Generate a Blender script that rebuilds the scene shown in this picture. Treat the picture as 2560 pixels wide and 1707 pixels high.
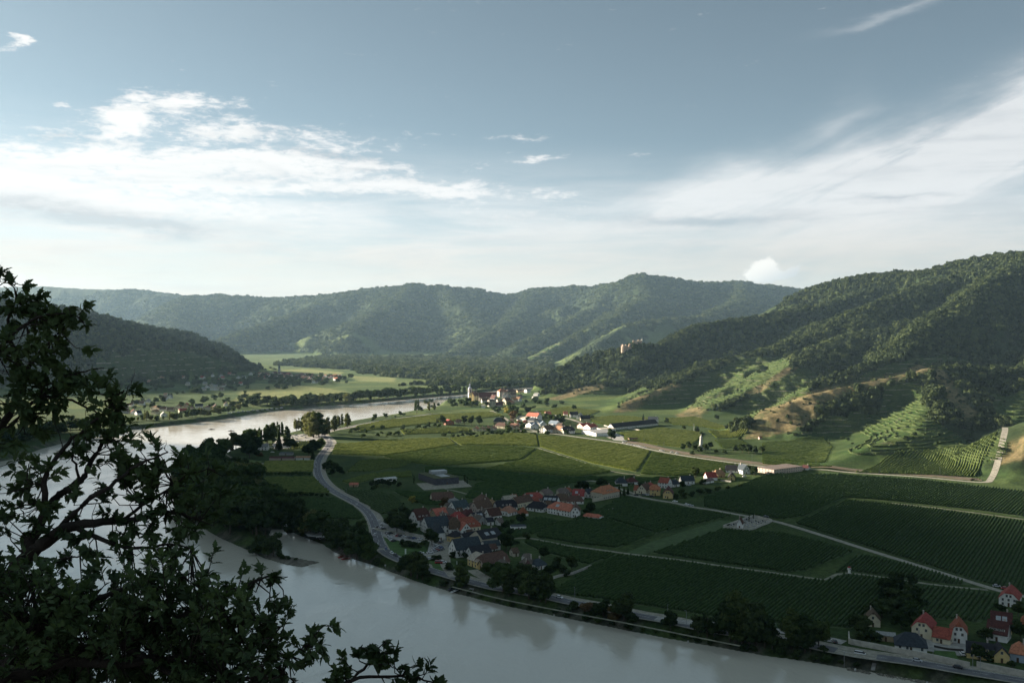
import bpy, math, random
import numpy as np
from mathutils import Vector, Matrix
R = math.radians
for o in list(bpy.data.objects): bpy.data.objects.remove(o)
SC = bpy.context.scene
COL = SC.collection
# ------------------------------------------------------------------ camera
FPX, CX, HZ, CAMZ = 2400.0, 1280.0, 815.0, 155.0       # focal length and principal column / horizon row, in photo pixels
cam = bpy.data.cameras.new('camera'); camo = bpy.data.objects.new('camera', cam); COL.objects.link(camo)
camo.location = (0, 0, CAMZ); camo.rotation_euler = (R(90), 0, 0)
cam.sensor_width = 36; cam.lens = 36*FPX/2560; cam.shift_y = -(853.5-HZ)/2560
cam.clip_start = 0.1; cam.clip_end = 60000
SC.camera = camo
# ------------------------------------------------------------------ light
SUN_AZ, SUN_EL = R(-70), R(14.5)                          # azimuth from +Y, clockwise positive
sdir = Vector((math.sin(SUN_AZ)*math.cos(SUN_EL), math.cos(SUN_AZ)*math.cos(SUN_EL), math.sin(SUN_EL)))
sl = bpy.data.lights.new('sun', 'SUN'); sl.energy = 5.0; sl.angle = R(2.8); sl.color = (1.0, 0.87, 0.70)
so = bpy.data.objects.new('sun', sl); COL.objects.link(so); so.rotation_euler = sdir.to_track_quat('Z', 'Y').to_euler()
so.location = sdir*3000
SC.view_settings.view_transform = 'Standard'; SC.view_settings.look = 'None'
SC.view_settings.exposure = 2.0; SC.view_settings.gamma = 1.0
SC.cycles.volume_bounces = 0; SC.cycles.volume_step_rate = 4; SC.cycles.max_bounces = 5
SC.cycles.transparent_max_bounces = 6

class NT:
    """small helper round a node tree"""
    def __init__(s, t): s.t = t; s.n = t.nodes; s.l = t.links
    def add(s, ty, **k):
        n = s.n.new(ty)
        for a, b in k.items(): setattr(n, a, b)
        return n
    def put(s, sock, v):
        if isinstance(v, bpy.types.NodeSocket): s.l.new(v, sock)
        elif v is not None: sock.default_value = v
    def m(s, op, a, b=None, c=None, clamp=False):
        n = s.add('ShaderNodeMath', operation=op, use_clamp=clamp)
        s.put(n.inputs[0], a)
        if b is not None: s.put(n.inputs[1], b)
        if c is not None: s.put(n.inputs[2], c)
        return n.outputs[0]
    def vm(s, op, a, b=None):
        n = s.add('ShaderNodeVectorMath', operation=op); s.put(n.inputs[0], a)
        if b is not None: s.put(n.inputs[1], b)
        return n.outputs[0]
    def xyz(s, x, y, z=0.0):
        n = s.add('ShaderNodeCombineXYZ'); s.put(n.inputs[0], x); s.put(n.inputs[1], y); s.put(n.inputs[2], z); return n.outputs[0]
    def sep(s, v):
        n = s.add('ShaderNodeSeparateXYZ'); s.put(n.inputs[0], v); return n.outputs
    def noise(s, v, scale, detail=4, rough=0.55, dist=0.0):
        n = s.add('ShaderNodeTexNoise'); s.put(n.inputs['Vector'], v)
        n.inputs['Scale'].default_value = scale; n.inputs['Detail'].default_value = detail
        n.inputs['Roughness'].default_value = rough; n.inputs['Distortion'].default_value = dist
        return n.outputs['Fac']
    def ramp(s, f, a, b, lo=0.0, hi=1.0, smooth=True):
        n = s.add('ShaderNodeMapRange', interpolation_type='SMOOTHSTEP' if smooth else 'LINEAR')
        s.put(n.inputs[0], f)
        for i, v in zip((1, 2, 3, 4), (a, b, lo, hi)): s.put(n.inputs[i], v)
        return n.outputs[0]
    def mix(s, f, a, b, mode='MIX'):
        n = s.add('ShaderNodeMix', data_type='RGBA', blend_type=mode)
        s.put(n.inputs[0], f)
        s.put(n.inputs[6], c4(a) if isinstance(a, tuple) else a); s.put(n.inputs[7], c4(b) if isinstance(b, tuple) else b)
        return n.outputs[2]
def c4(c): return (c[0], c[1], c[2], 1.0)

# ------------------------------------------------------------------ sky
W = bpy.data.worlds.new('World'); SC.world = W; W.use_nodes = True
w = NT(W.node_tree); w.n.clear()
sky = w.add('ShaderNodeTexSky', sky_type='NISHITA', sun_disc=False, sun_elevation=SUN_EL, sun_rotation=SUN_AZ)
sky.altitude = 300; sky.air_density = 0.55; sky.dust_density = 1.0; sky.ozone_density = 1.5
gen = w.add('ShaderNodeTexCoord').outputs['Generated']
sx, sy, sz = w.sep(gen)
az = w.m('ARCTAN2', sx, sy); el = w.m('ARCSINE', sz)
ccd = w.xyz(w.m('MULTIPLY', az, 1.0), w.m('MULTIPLY', el, 3.2))
warp = w.m('SUBTRACT', w.noise(ccd, 5.0, 6, 0.6), 0.5)
warp2 = w.m('SUBTRACT', w.noise(w.vm('ADD', ccd, (7.3, 2.1, 0)), 9.0, 6, 0.62), 0.5)
azw = w.m('MULTIPLY_ADD', warp, 0.10, az); elw = w.m('MULTIPLY_ADD', warp2, 0.045, el)
def blob(px, py, rx, ry, rot=0.0, amp=1.0, soft=False):
    """elliptic patch of cloud cover in azimuth / elevation"""
    ca = math.atan((px-CX)/FPX); ce = math.atan((HZ-py)/FPX*math.cos(ca))
    dx = w.m('SUBTRACT', az if soft else azw, ca); dy = w.m('SUBTRACT', el if soft else elw, ce)
    c, s_ = math.cos(rot), math.sin(rot)
    u = w.m('ADD', w.m('MULTIPLY', dx, c*FPX/rx), w.m('MULTIPLY', dy, s_*FPX/rx))
    v = w.m('SUBTRACT', w.m('MULTIPLY', dy, c*FPX/ry), w.m('MULTIPLY', dx, s_*FPX/ry))
    d = w.m('ADD', w.m('MULTIPLY', u, u), w.m('MULTIPLY', v, v))
    return w.m('MULTIPLY', w.m('EXPONENT', w.m('MULTIPLY', d, -1.0)), amp)
def total(l):
    a = l[0]
    for b in l[1:]: a = w.m('ADD', a, b)
    return a
cover = total([blob(-60, 440, 560, 80, 0, .95), blob(420, 400, 420, 62, 0, .62), blob(640, 335, 330, 30, -0.05, .72), blob(480, 258, 165, 30, 0.20, .95), blob(330, 290, 55, 26, 0.6, .5),
               blob(820, 412, 260, 22, 0, .8), blob(280, 520, 560, 34, 0, .7), blob(820, 470, 330, 16, 0, .7),
               blob(1190, 480, 260, 22, -0.06, .75), blob(1360, 400, 90, 16, 0, .8), blob(1230, 333, 130, 8, 0, .65), blob(1580, 389, 60, 7, 0, .6),
               blob(1480, 545, 420, 26, -0.04, .5), blob(45, 110, 34, 16, 0, 1.0), blob(165, 258, 30, 8, -.2, .6), blob(0, 205, 22, 10, 0, .6),
               blob(2480, 545, 140, 9, 0, .55), blob(2480, 500, 110, 22, 0, .55), blob(1900, 500, 300, 26, 0, .35)])
# streaky high cloud on the right
stq = w.m('ADD', w.m('MULTIPLY', az, 0.94), w.m('MULTIPLY', el, 0.35))
stp = w.m('SUBTRACT', w.m('MULTIPLY', el, 0.94), w.m('MULTIPLY', az, 0.35))
streak = w.noise(w.xyz(w.m('MULTIPLY', stq, 6.0), w.m('MULTIPLY', stp, 42.0)), 1.0, 7, 0.6, 0.4)
cir = total([blob(2420, 400, 560, 90, 0.42, 1.0), blob(2560, 260, 330, 70, 0.55, .75), blob(2100, 470, 420, 75, 0.15, .7), blob(1760, 500, 260, 55, 0.2, .85), blob(2130, 300, 70, 45, .8, .3), blob(2260, 25, 130, 12, .2, .3)])
cirm = w.m('MULTIPLY', cir, w.ramp(streak, .28, .68, .35, 1.25))
cp1 = w.xyz(w.m('MULTIPLY', az, 1.0), w.m('MULTIPLY', el, 2.6))
fine = w.noise(cp1, 16.0, 10, 0.64, .35)
fine2 = w.noise(w.xyz(w.m('MULTIPLY', az, 1.0), w.m('MULTIPLY', el, 3.4)), 70.0, 7, 0.62, .5)
fin = w.m('ADD', w.m('MULTIPLY', fine, .62), w.m('MULTIPLY', fine2, .38))
fdev = w.m('MULTIPLY', w.m('SUBTRACT', fin, .5), 3.6)
dens = w.ramp(w.m('ADD', cover, fdev), .36, 1.08)
dens = w.m('MAXIMUM', dens, w.m('MINIMUM', cirm, .88))
veil = w.ramp(el, w.m('MULTIPLY_ADD', w.ramp(az, -.5, .3), -.035, .225), 0.075, 0.0, 1.0)
band = w.noise(w.xyz(w.m('MULTIPLY', az, 2.2), w.m('MULTIPLY', el, 17.0)), 1.6, 8, .62, .5)
band2 = w.noise(w.xyz(w.m('MULTIPLY', az, 5.0), w.m('MULTIPLY', el, 62.0)), 1.3, 8, .64, .6)
bandm = w.m('ADD', w.m('MULTIPLY', band, .62), w.m('MULTIPLY', band2, .38))
veil = w.m('MULTIPLY', veil, w.ramp(bandm, .38, .60, w.ramp(el, .03, .12, .80, .38), 1.03))
veil = w.m('MAXIMUM', veil, w.ramp(el, .05, .01, 0, .9))
veil = w.m('MULTIPLY', veil, w.ramp(az, -.62, .62, 1.0, .86))
# 1-(1-a)(1-b): both layers together
dens = w.m('SUBTRACT', 1.0, w.m('MULTIPLY', w.m('SUBTRACT', 1.0, w.m('MINIMUM', w.m('MAXIMUM', dens, 0.0), 1.0)), w.m('SUBTRACT', 1.0, w.m('MINIMUM', veil, 1.0))))
grey = total([blob(840, 388, 150, 12, -.05, 1.0), blob(1740, 552, 230, 16, -.03, .95), blob(160, 530, 280, 26, -.1, .9), blob(930, 428, 60, 6, 0, .7), blob(2250, 492, 150, 8, 0, .6), blob(350, 565, 200, 14, 0, .6), blob(1980, 690, 40, 14, .4, .5), blob(130, 344, 60, 5, 0, .6)])
grey = w.m('MULTIPLY', grey, w.ramp(fin, .3, .6, .5, 1.2))
mott = w.noise(w.xyz(w.m('MULTIPLY', az, 1.0), w.m('MULTIPLY', el, 6.0)), 7.0, 8, .6, .4)
grey = w.m('MINIMUM', w.m('ADD', grey, w.m('MULTIPLY', w.ramp(w.m('ADD', w.m('MULTIPLY', mott, .6), w.m('MULTIPLY', band2, .4)), .47, .64), w.ramp(az, -.5, .3, .34, .50))), 1.0)
# cumulus head over the far range
cum = total([blob(1915, 668, 38, 26, 0, 1.1, True), blob(1885, 690, 42, 16, 0, 1.0, True), blob(1960, 690, 45, 12, .25, .8, True), blob(1995, 668, 22, 10, .5, .6, True)])
cum = w.ramp(w.m('ADD', cum, w.m('MULTIPLY', w.m('SUBTRACT', w.noise(w.xyz(az, el), 90.0, 7, .62), .5), 1.6)), .45, .8)
# glow of thin cloud round the low sun
glow = w.m('EXPONENT', w.m('MULTIPLY', w.m('MAXIMUM', w.m('ADD', az, 0.75), 0.0), -2.2))
cloudc = w.mix(w.ramp(az, -0.52, 0.45), (0.250, 0.248, 0.243), (0.211, 0.214, 0.216))
cloudc = w.mix(w.ramp(el, 0.03, 0.13), w.mix(w.ramp(az, -.5, .5), (0.208, 0.180, 0.152), (0.186, 0.164, 0.142)), cloudc)
cloudc = w.mix(w.m('MULTIPLY', grey, .62), cloudc, (0.101, 0.114, 0.127))
skyc = w.mix(1.0, sky.outputs[0], (1.0, 1.0, 1.0), 'MULTIPLY')
hs = w.add('ShaderNodeHueSaturation'); w.put(hs.inputs['Color'], skyc); hs.inputs['Saturation'].default_value = 0.60; hs.inputs['Value'].default_value = 1.0
SKY_S = 0.0505
tint = w.mix(1.0, hs.outputs[0], (SKY_S*.57, SKY_S*.66, SKY_S*.615), 'MULTIPLY')
fac = w.m('MULTIPLY', dens, 1.0)
allc = w.mix(fac, tint, cloudc)
allc = w.mix(w.m('MULTIPLY', cum, .8), allc, w.mix(w.ramp(w.m('SUBTRACT', w.m('MULTIPLY', el, 1.0), w.m('MULTIPLY', az, .5)), -.095, -.065), (0.156, 0.162, 0.169), (0.273, 0.260, 0.244)))
# out-of-view sky behind and overhead, dimmed and blued to set the fill light
back = w.ramp(sy, .55, -.25, 0.0, 1.0); allc = w.mix(w.m('MULTIPLY', back, .5), allc, (0.075, 0.098, 0.112))
allc = w.mix(w.m('MULTIPLY', w.ramp(el, .55, 1.1, 0, 1), .5), allc, (0.040, 0.060, 0.070))
bg = w.add('ShaderNodeBackground'); w.put(bg.inputs[0], allc); bg.inputs[1].default_value = 1.0
wo = w.add('ShaderNodeOutputWorld'); w.l.new(bg.outputs[0], wo.inputs[0])

# ------------------------------------------------------------------ pixels <-> world
def W0(px, py, z=0.0):
    """where the sight line through photo pixel (px,py) meets height z"""
    Y = FPX*(CAMZ-z)/(py-HZ); return ((px-CX)/FPX*Y, Y)
def P3(px, py, Y): return ((px-CX)/FPX*Y, Y, CAMZ-(py-HZ)/FPX*Y)

# ------------------------------------------------------------------ noise
_rs = np.random.RandomState(7); _perm = _rs.permutation(256); _perm = np.concatenate([_perm, _perm])
_ga = _rs.rand(256)*2*np.pi; _gx, _gy = np.cos(_ga), np.sin(_ga)
def perlin(x, y):
    x = np.asarray(x, float); y = np.asarray(y, float)
    xi = np.floor(x).astype(np.int64); yi = np.floor(y).astype(np.int64); xf = x-xi; yf = y-yi
    xi &= 255; yi &= 255; x1 = (xi+1) & 255; y1 = (yi+1) & 255
    u = xf*xf*xf*(xf*(xf*6-15)+10); v = yf*yf*yf*(yf*(yf*6-15)+10)
    def g(a, b, dx, dy):
        h = _perm[_perm[a]+b]; return _gx[h]*dx+_gy[h]*dy
    a = g(xi, yi, xf, yf); b = g(x1, yi, xf-1, yf); c = g(xi, y1, xf, yf-1); d = g(x1, y1, xf-1, yf-1)
    return (a+(b-a)*u)+((c+(d-c)*u)-(a+(b-a)*u))*v
def fbm(x, y, o=4, g=.5, off=0.0):
    s = 0; a = 1.0
    for i in range(o): s = s+a*perlin(x*2**i+off+i*17.3, y*2**i+off*1.7+i*5.1); a *= g
    return s
def ss(a, b, x): t = np.clip((x-a)/(b-a), 0, 1); return t*t*(3-2*t)
def inpoly(X, Y, poly):
    ins = np.zeros(X.shape, bool); n = len(poly)
    for i in range(n):
        x1, y1 = poly[i]; x2, y2 = poly[(i+1) % n]
        if y1 == y2: continue
        c = ((y1 > Y) != (y2 > Y)) & (X < (x2-x1)*(Y-y1)/(y2-y1)+x1); ins ^= c
    return ins
def polydist(X, Y, poly, closed=True):
    d = np.full(X.shape, 1e18); n = len(poly)
    for i in range(n if closed else n-1):
        x1, y1 = poly[i]; x2, y2 = poly[(i+1) % n]; dx, dy = x2-x1, y2-y1; L = dx*dx+dy*dy+1e-9
        t = np.clip(((X-x1)*dx+(Y-y1)*dy)/L, 0, 1); np.minimum(d, (X-x1-t*dx)**2+(Y-y1-t*dy)**2, out=d)
    return np.sqrt(d)

# ------------------------------------------------------------------ terrain
PL = 5.0                                   # level of the river plain
_lb = [(27,1149),(109,1120),(182,1102),(254,1084),(333,1073),(436,1062),(545,1049),(654,1031),(696,1026),(747,1023),(792,1016),(888,1009),(1002,999),(1155,986),(1240,976),(1330,967),(1380,960),(1400,945),(1375,930),(1370,926)]
_rb = [(1470,926),(1520,950),(1400,969),(1340,978),(1250,990),(1170,996),(1105,1006),(1094,1018),(1063,1026),(1033,1030),(976,1041),(925,1049),(875,1057),(839,1066),(733,1083),(698,1092),(620,1112),(563,1134),(530,1150),(497,1175),(470,1215),(430,1255),(439,1272),(469,1298),(551,1344),(607,1369),(663,1395),(714,1410),(755,1417),(801,1405),(765,1399),(709,1388),(702,1372),(690,1352),(673,1337),(679,1322),(714,1323),(765,1344),(806,1359),(837,1380),(867,1392),(934,1412),(1015,1443),(1071,1462),(1143,1483),(1200,1498),(1280,1517),(1385,1538),(1489,1559),(1594,1580),(1698,1600),(1803,1618),(1908,1637),(2012,1652),(2100,1666),(2240,1689),(2317,1704),(2600,1770),(3000,1850)]
RIVER = [(1800.,-200.),(800.,60.),(200.,205.),(-150.,225.),(-420.,400.),(-600.,650.),(-650.,930.)] + [W0(*p) for p in _lb] + [W0(*p) for p in _rb] + [(900., 230.), (1900., 60.)]
# ridges: (photo x, photo y, distance) of crest points, side slope, rounding radius
RG = [
 ([(1322,985,2290),(1360,955,2300),(1400,932,2300),(1450,898,2290),(1500,884,2270),(1545,876,2255),(1590,862,2250),(1640,866,2280),(1690,846,2330),(1750,812,2400),(1850,800,2450),(1950,782,2500),(2050,765,2550),(2150,735,2650),(2250,700,2700)], .70, 18, .45),
 ([(1880,800,3300),(1960,760,3150),(2010,735,3050),(2060,715,2950),(2100,703,2900),(2170,688,2820),(2230,684,2760),(2300,682,2700),(2350,672,2650),(2400,655,2600),(2500,639,2500),(2560,634,2450),(2700,615,2400),(3000,590,2300),(3600,560,2100),(4600,520,1900)], .70, 50, .5),
 ([(1525,1034,1660),(1568,1003,1740),(1684,958,1850),(1780,910,1950),(1898,882,2000),(2032,838,2100),(2150,778,2200),(2281,724,2350),(2400,690,2500)], .46, 14, .3),
 ([(1366,996,2010),(1420,975,2050),(1478,961,2080),(1568,958,2120),(1680,935,2200),(1800,880,2300)], .22, 25, .12),
 ([(1740,1040,1610),(1800,1004,1660),(1865,978,1700),(1967,920,1800),(2050,868,1930),(2150,838,2050),(2300,800,2150),(2420,750,2250)], .35, 12, .3),
 ([(2025,968,1560),(2185,914,1650),(2243,888,1700),(2281,838,1800),(2338,792,1900),(2396,762,2000),(2472,704,2150),(2560,650,2350)], .66, 15, .35),
 ([(1862,1092,1296),(1880,1066,1312),(1905,1044,1328),(1963,1011,1350),(2025,987,1375),(2074,974,1395),(2143,961,1420),(2243,940,1460),(2319,922,1490),(2396,922,1530),(2480,925,1570),(2560,920,1610),(2800,880,1680),(3200,800,1750),(3800,700,1800)], .50, 8, .38),
 ([(2335,950,1450),(2330,1010,1330),(2300,1062,1210),(2281,1085,1150),(2170,1120,1080),(2100,1152,1040),(2060,1172,1010)], .30, 12, .25),
 ([(2560,960,1500),(2540,1040,1300),(2500,1100,1150)], .30, 12, .25),
 ([(2512,1140,1010),(2530,1112,1000),(2600,1060,1000),(2700,1010,1010),(2900,960,1050),(3300,900,1100)], .55, 6, .3),
 ([(2560,650,2450),(2700,700,2100),(2760,800,1850),(2800,880,1500)], .45, 40, .5),
 # left bank hill
 ([(655,938,3120),(632,928,3160),(582,893,3200),(527,860,3150),(454,831,3100),(363,820,3000),(291,802,2900),(214,782,2800),(120,770,2700),(73,755,2650),(0,746,2600),(-300,710,2500),(-800,640,2450)], .56, 30, .30),
 # far ranges
 ([(-400,700,9500),(0,719,9300),(110,716,9200),(230,724,9000),(330,724,8800),(440,737,8600),(475,742,8500),(540,770,8300),(600,800,8000)], .60, 150, .5),
 ([(440,775,6900),(475,741,7400),(540,737,7400),(610,742,7300),(690,746,7200),(780,740,7000),(860,734,6800),(930,722,6600),(1030,712,6500),(1100,716,6500),(1180,722,6600),(1260,738,6700),(1340,724,6800),(1420,716,6700),(1490,716,6600),(1540,710,6400),(1600,687,6200),(1660,694,6300),(1750,707,6500),(1850,704,6800),(1900,712,7000),(2000,724,7200),(2090,726,7400),(2300,730,7600)], .60, 120, .5),
 ([(1030,712,6500),(1000,745,6100),(900,800,5500),(860,860,5100)], .60, 60, .5),
 ([(860,734,6800),(760,775,6200),(640,820,5600),(560,850,5200)], .60, 60, .5),
 ([(475,741,7400),(440,790,6800),(420,840,6000)], .60, 60, .5),
 ([(1100,716,6500),(1160,770,5900),(1200,815,5400),(1190,870,5000)], .60, 60, .5),
 ([(1340,724,6800),(1290,790,5700),(1230,830,5100),(1170,870,4700),(1120,890,4500)], .62, 50, .5),
 ([(1540,710,6400),(1480,772,5600),(1390,820,5000),(1300,860,4600)], .64, 40, .5),
 ([(1600,687,6200),(1620,740,5600),(1540,790,4900),(1440,840,4400),(1360,880,4050),(1320,900,3950)], .64, 40, .45),
 ([(1850,704,6800),(1850,750,5600),(1746,793,4700),(1640,800,4400),(1568,812,4250),(1523,838,4000),(1490,856,3900),(1443,886,3800),(1405,912,3700)], .66, 30, .45),
 # off-frame ridge on the left, added and shaped to shade the near plain
 ([(-1900,0,0)], 0, 0, 0),
]
RGW = [([P3(*p) for p in pts], s, r, n) for pts, s, r, n in RG[:-1]]
RGW.append(([(-1560.,-100.,680.),(-1460.,350.,650.),(-1320.,700.,530.),(-1230.,1120.,492.),(-1190.,1310.,445.),(-1180.,1390.,418.)], 2.0, 20, .10))  # unseen crest, placed so its shadow edge falls across the plain
RGW.append(([(-1500.,1100.,380.),(-1800.,1500.,330.),(-2300.,2300.,300.)], .7, 50, .2))
def terrain(X, Y):
    X = np.asarray(X, float); Y = np.asarray(Y, float)
    sd = polydist(X, Y, RIVER); sd = np.where(inpoly(X, Y, RIVER), -sd, sd)
    h = np.where(sd > 0, PL*ss(0, 11, sd+1.2*fbm(X/9, Y/9, 2)), -4*ss(0, 14, -sd))
    # lower shingle spit at the tip of the wooded tongue
    tip = W0(765, 1405); d = np.hypot(X-tip[0], Y-tip[1]); h = np.where(sd > 0, np.minimum(h, np.maximum(.5, (d-14)*.12)), h)
    cap = np.full(X.shape, -1e9)
    wn = {}
    for pts, s, r, n in RGW:
        a = np.array(pts); zm = a[:, 2].max(); rad = zm/(s*(1-n))+60
        m = (X > a[:, 0].min()-rad) & (X < a[:, 0].max()+rad) & (Y > a[:, 1].min()-rad) & (Y < a[:, 1].max()+rad)
        if not m.any(): continue
        x, y = X[m], Y[m]; best = np.full(x.shape, -1e9); dcr = np.zeros(x.shape)
        sc = 150. if a[:, 1].mean() < 3500 else 420.
        nz = fbm(x/sc, y/sc, 4, .55, off=3.3); rn = 1+n*np.clip(nz*1.5, -.6, 1.2)
        for i in range(len(a)-1):
            dx, dy = a[i+1, 0]-a[i, 0], a[i+1, 1]-a[i, 1]; L = dx*dx+dy*dy+1e-9
            t = np.clip(((x-a[i, 0])*dx+(y-a[i, 1])*dy)/L, 0, 1)
            dd = np.sqrt((x-a[i, 0]-t*dx)**2+(y-a[i, 1]-t*dy)**2+r*r)-r
            cnd = a[i, 2]+t*(a[i+1, 2]-a[i, 2])-s*dd*rn; dcr = np.where(cnd > best, dd, dcr); np.maximum(best, cnd, out=best)
        farr = a[:, 1].mean() >= 3500; lam, amp, f0, f1 = (620., 120., 120., 800.) if farr else (125., 24., 15., 150.)
        rg = np.clip(1-np.abs(fbm(x/lam, y/lam, 3, .45, off=51))*2.6, 0, 1); best -= np.minimum(amp, .22*np.maximum(best, 0))*(rg**1.5)*ss(f0, f1, dcr)*ss(20 if not farr else 5, 110 if not farr else 200, best)
        k = 9.0 if a[:, 1].mean() < 3500 else 30.
        c = cap[m]; cap[m] = np.maximum(best, c)+np.maximum(k-np.abs(best-c), 0)**2/(4*k)
    # hill foot meets the plain
    k = 8.0; hh = cap; land = sd > 0
    u = np.maximum(hh, h)+np.where(np.abs(hh-h) < k, (k-np.abs(hh-h))**2/(4*k), 0)
    h = np.where(land, u, h)
    # valley floor rises towards the far ranges, viewpoint hillside under the camera
    own = CAMZ-2.0-.74*np.maximum(Y-1.5, 0)-.25*np.abs(X)
    h = np.maximum(h, own)
    return h, sd, cap
TC = np.concatenate([-np.geomspace(7, .66, 110), np.linspace(-.64, .64, 1000), np.geomspace(.66, 7, 40)])
YR = np.concatenate([np.geomspace(1.0, 290, 60), np.geomspace(300, 1000, 330), np.geomspace(1001.8, 2400, 470), np.geomspace(2408, 3500, 100), np.geomspace(3515, 13000, 220)])
GY, GT = np.meshgrid(YR, TC, indexing='ij'); GX = GT*GY
GX = np.where(np.abs(GX) > 13000, np.sign(GX)*(13000+(np.abs(GX)-13000)*.008), GX)
GZ, GSD, GCAP = terrain(GX, GY)
_k = ss(2, 14, GCAP-PL)
GZ += _k*(2.2*fbm(GX/26, GY/26, 3, off=9)+np.where(GY > 3400, 7*fbm(GX/60, GY/60, 3, off=4), 0)*ss(3400, 4500, GY))
LY = np.log(YR); 
def gz(x, y):
    """terrain height at world (x,y), read from the sheet"""
    t = np.asarray(x, float)/np.asarray(y, float); c = np.clip(np.interp(t, TC, np.arange(len(TC))), 0, len(TC)-1.001); r = np.clip(np.interp(y, YR, np.arange(len(YR))), 0, len(YR)-1.001)
    ci = c.astype(int); ri = r.astype(int); cf = c-ci; rf = r-ri
    return (GZ[ri, ci]*(1-cf)+GZ[ri, ci+1]*cf)*(1-rf)+(GZ[ri+1, ci]*(1-cf)+GZ[ri+1, ci+1]*cf)*rf
def G(px, py, ymin=300):
    """first ground point on the sight line through photo pixel (px,py)"""
    t = (px-CX)/FPX; c = np.interp(t, TC, np.arange(len(TC))); ci = int(c); cf = c-ci
    z = GZ[:, ci]*(1-cf)+GZ[:, ci+1]*cf; rz = CAMZ-(py-HZ)/FPX*YR
    d = z-rz; ok = np.nonzero((d > 0) & (YR > ymin))[0]
    if len(ok) == 0: Y = 8000.0
    else:
        i = ok[0]; f = 0 if i == 0 or d[i-1] > 0 else -d[i-1]/(d[i]-d[i-1]); Y = YR[max(i-1, 0)]+(YR[i]-YR[max(i-1, 0)])*(f if i else 0)
    return (t*Y, Y, float(gz(t*Y, Y)))
def GW(pts, ymin=300): return [G(x, y, ymin)[:2] for x, y in pts]
# ------------------------------------------------------------------ object helpers
def tag(o, label=None, cat=None, group=None, kind=None):
    if label: o['label'] = label
    if cat: o['category'] = cat
    if group: o['group'] = group
    if kind: o['kind'] = kind
    return o
def mesh_np(name, V, F, mat=None, smooth=False, nv=None):
    """mesh from numpy arrays; F is (n,3) or (n,4)"""
    me = bpy.data.meshes.new(name); V = np.asarray(V, np.float32); F = np.asarray(F, np.int32)
    me.vertices.add(len(V)); me.vertices.foreach_set('co', V.ravel())
    k = F.shape[1]; me.loops.add(F.size); me.loops.foreach_set('vertex_index', F.ravel())
    me.polygons.add(len(F)); me.polygons.foreach_set('loop_start', np.arange(0, F.size, k, dtype=np.int32)); me.polygons.foreach_set('loop_total', np.full(len(F), k, np.int32))
    if smooth: me.polygons.foreach_set('use_smooth', np.ones(len(F), bool))
    if mat: me.materials.append(mat)
    me.update(calc_edges=True); me.validate(); return me
def ob(name, me, parent=None, loc=None, rz=0.0):
    o = bpy.data.objects.new(name, me); COL.objects.link(o)
    if parent: o.parent = parent
    if loc: o.location = loc
    if rz: o.rotation_euler[2] = rz
    return o
def vattr(me, name, arr, color=False):
    if color:
        a = me.attributes.new(name, 'FLOAT_COLOR', 'POINT'); b = np.ones((len(arr), 4), np.float32); b[:, :3] = arr; a.data.foreach_set('color', b.ravel())
    else:
        a = me.attributes.new(name, 'FLOAT', 'POINT'); a.data.foreach_set('value', np.asarray(arr, np.float32).ravel())
MATS = {}
def mat(name, col, rough=.85, var=.25, scale=1.5, bump=0.0, bscale=6.0, spec=.25, col2=None, metal=0, rnd=0.0, trans=0.0):
    """procedural material: noise-mottled colour with an optional bump"""
    if name in MATS: return MATS[name]
    m = bpy.data.materials.new(name); m.use_nodes = True; t = NT(m.node_tree); b = t.n['Principled BSDF']
    pos = t.add('ShaderNodeTexCoord').outputs['Object']
    n = t.noise(pos, scale, 5, .6)
    c2 = col2 or tuple(x*(1-var) for x in col); c1 = col if col2 else tuple(min(1, x*(1+var*.6)) for x in col)
    c = t.mix(t.ramp(n, .32, .68), c2, c1)
    if rnd:
        oi = t.add('ShaderNodeObjectInfo'); rr = t.m('MULTIPLY_ADD', oi.outputs['Random'], rnd*2, 1-rnd)
        hs = t.add('ShaderNodeHueSaturation'); t.put(hs.inputs['Color'], c); t.put(hs.inputs['Value'], rr)
        t.put(hs.inputs['Hue'], t.m('MULTIPLY_ADD', oi.outputs['Random'], -.04, .52)); c = hs.outputs[0]
    t.put(b.inputs['Base Color'], c); b.inputs['Roughness'].default_value = rough; b.inputs['Specular IOR Level'].default_value = spec; b.inputs['Metallic'].default_value = metal
    if trans:
        tr = t.add('ShaderNodeBsdfTranslucent'); t.put(tr.inputs[0], t.mix(1.0, c, (1.1, 1.25, .6), 'MULTIPLY')); mx = t.add('ShaderNodeMixShader'); mx.inputs[0].default_value = trans
        t.l.new(b.outputs[0], mx.inputs[1]); t.l.new(tr.outputs[0], mx.inputs[2]); t.l.new(mx.outputs[0], t.n['Material Output'].inputs[0])
    if bump:
        bp = t.add('ShaderNodeBump'); bp.inputs['Strength'].default_value = 1.0; bp.inputs['Distance'].default_value = bump
        t.put(bp.inputs['Height'], t.noise(pos, bscale, 4, .6)); t.put(b.inputs['Normal'], bp.outputs[0])
    MATS[name] = m; return m

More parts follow.
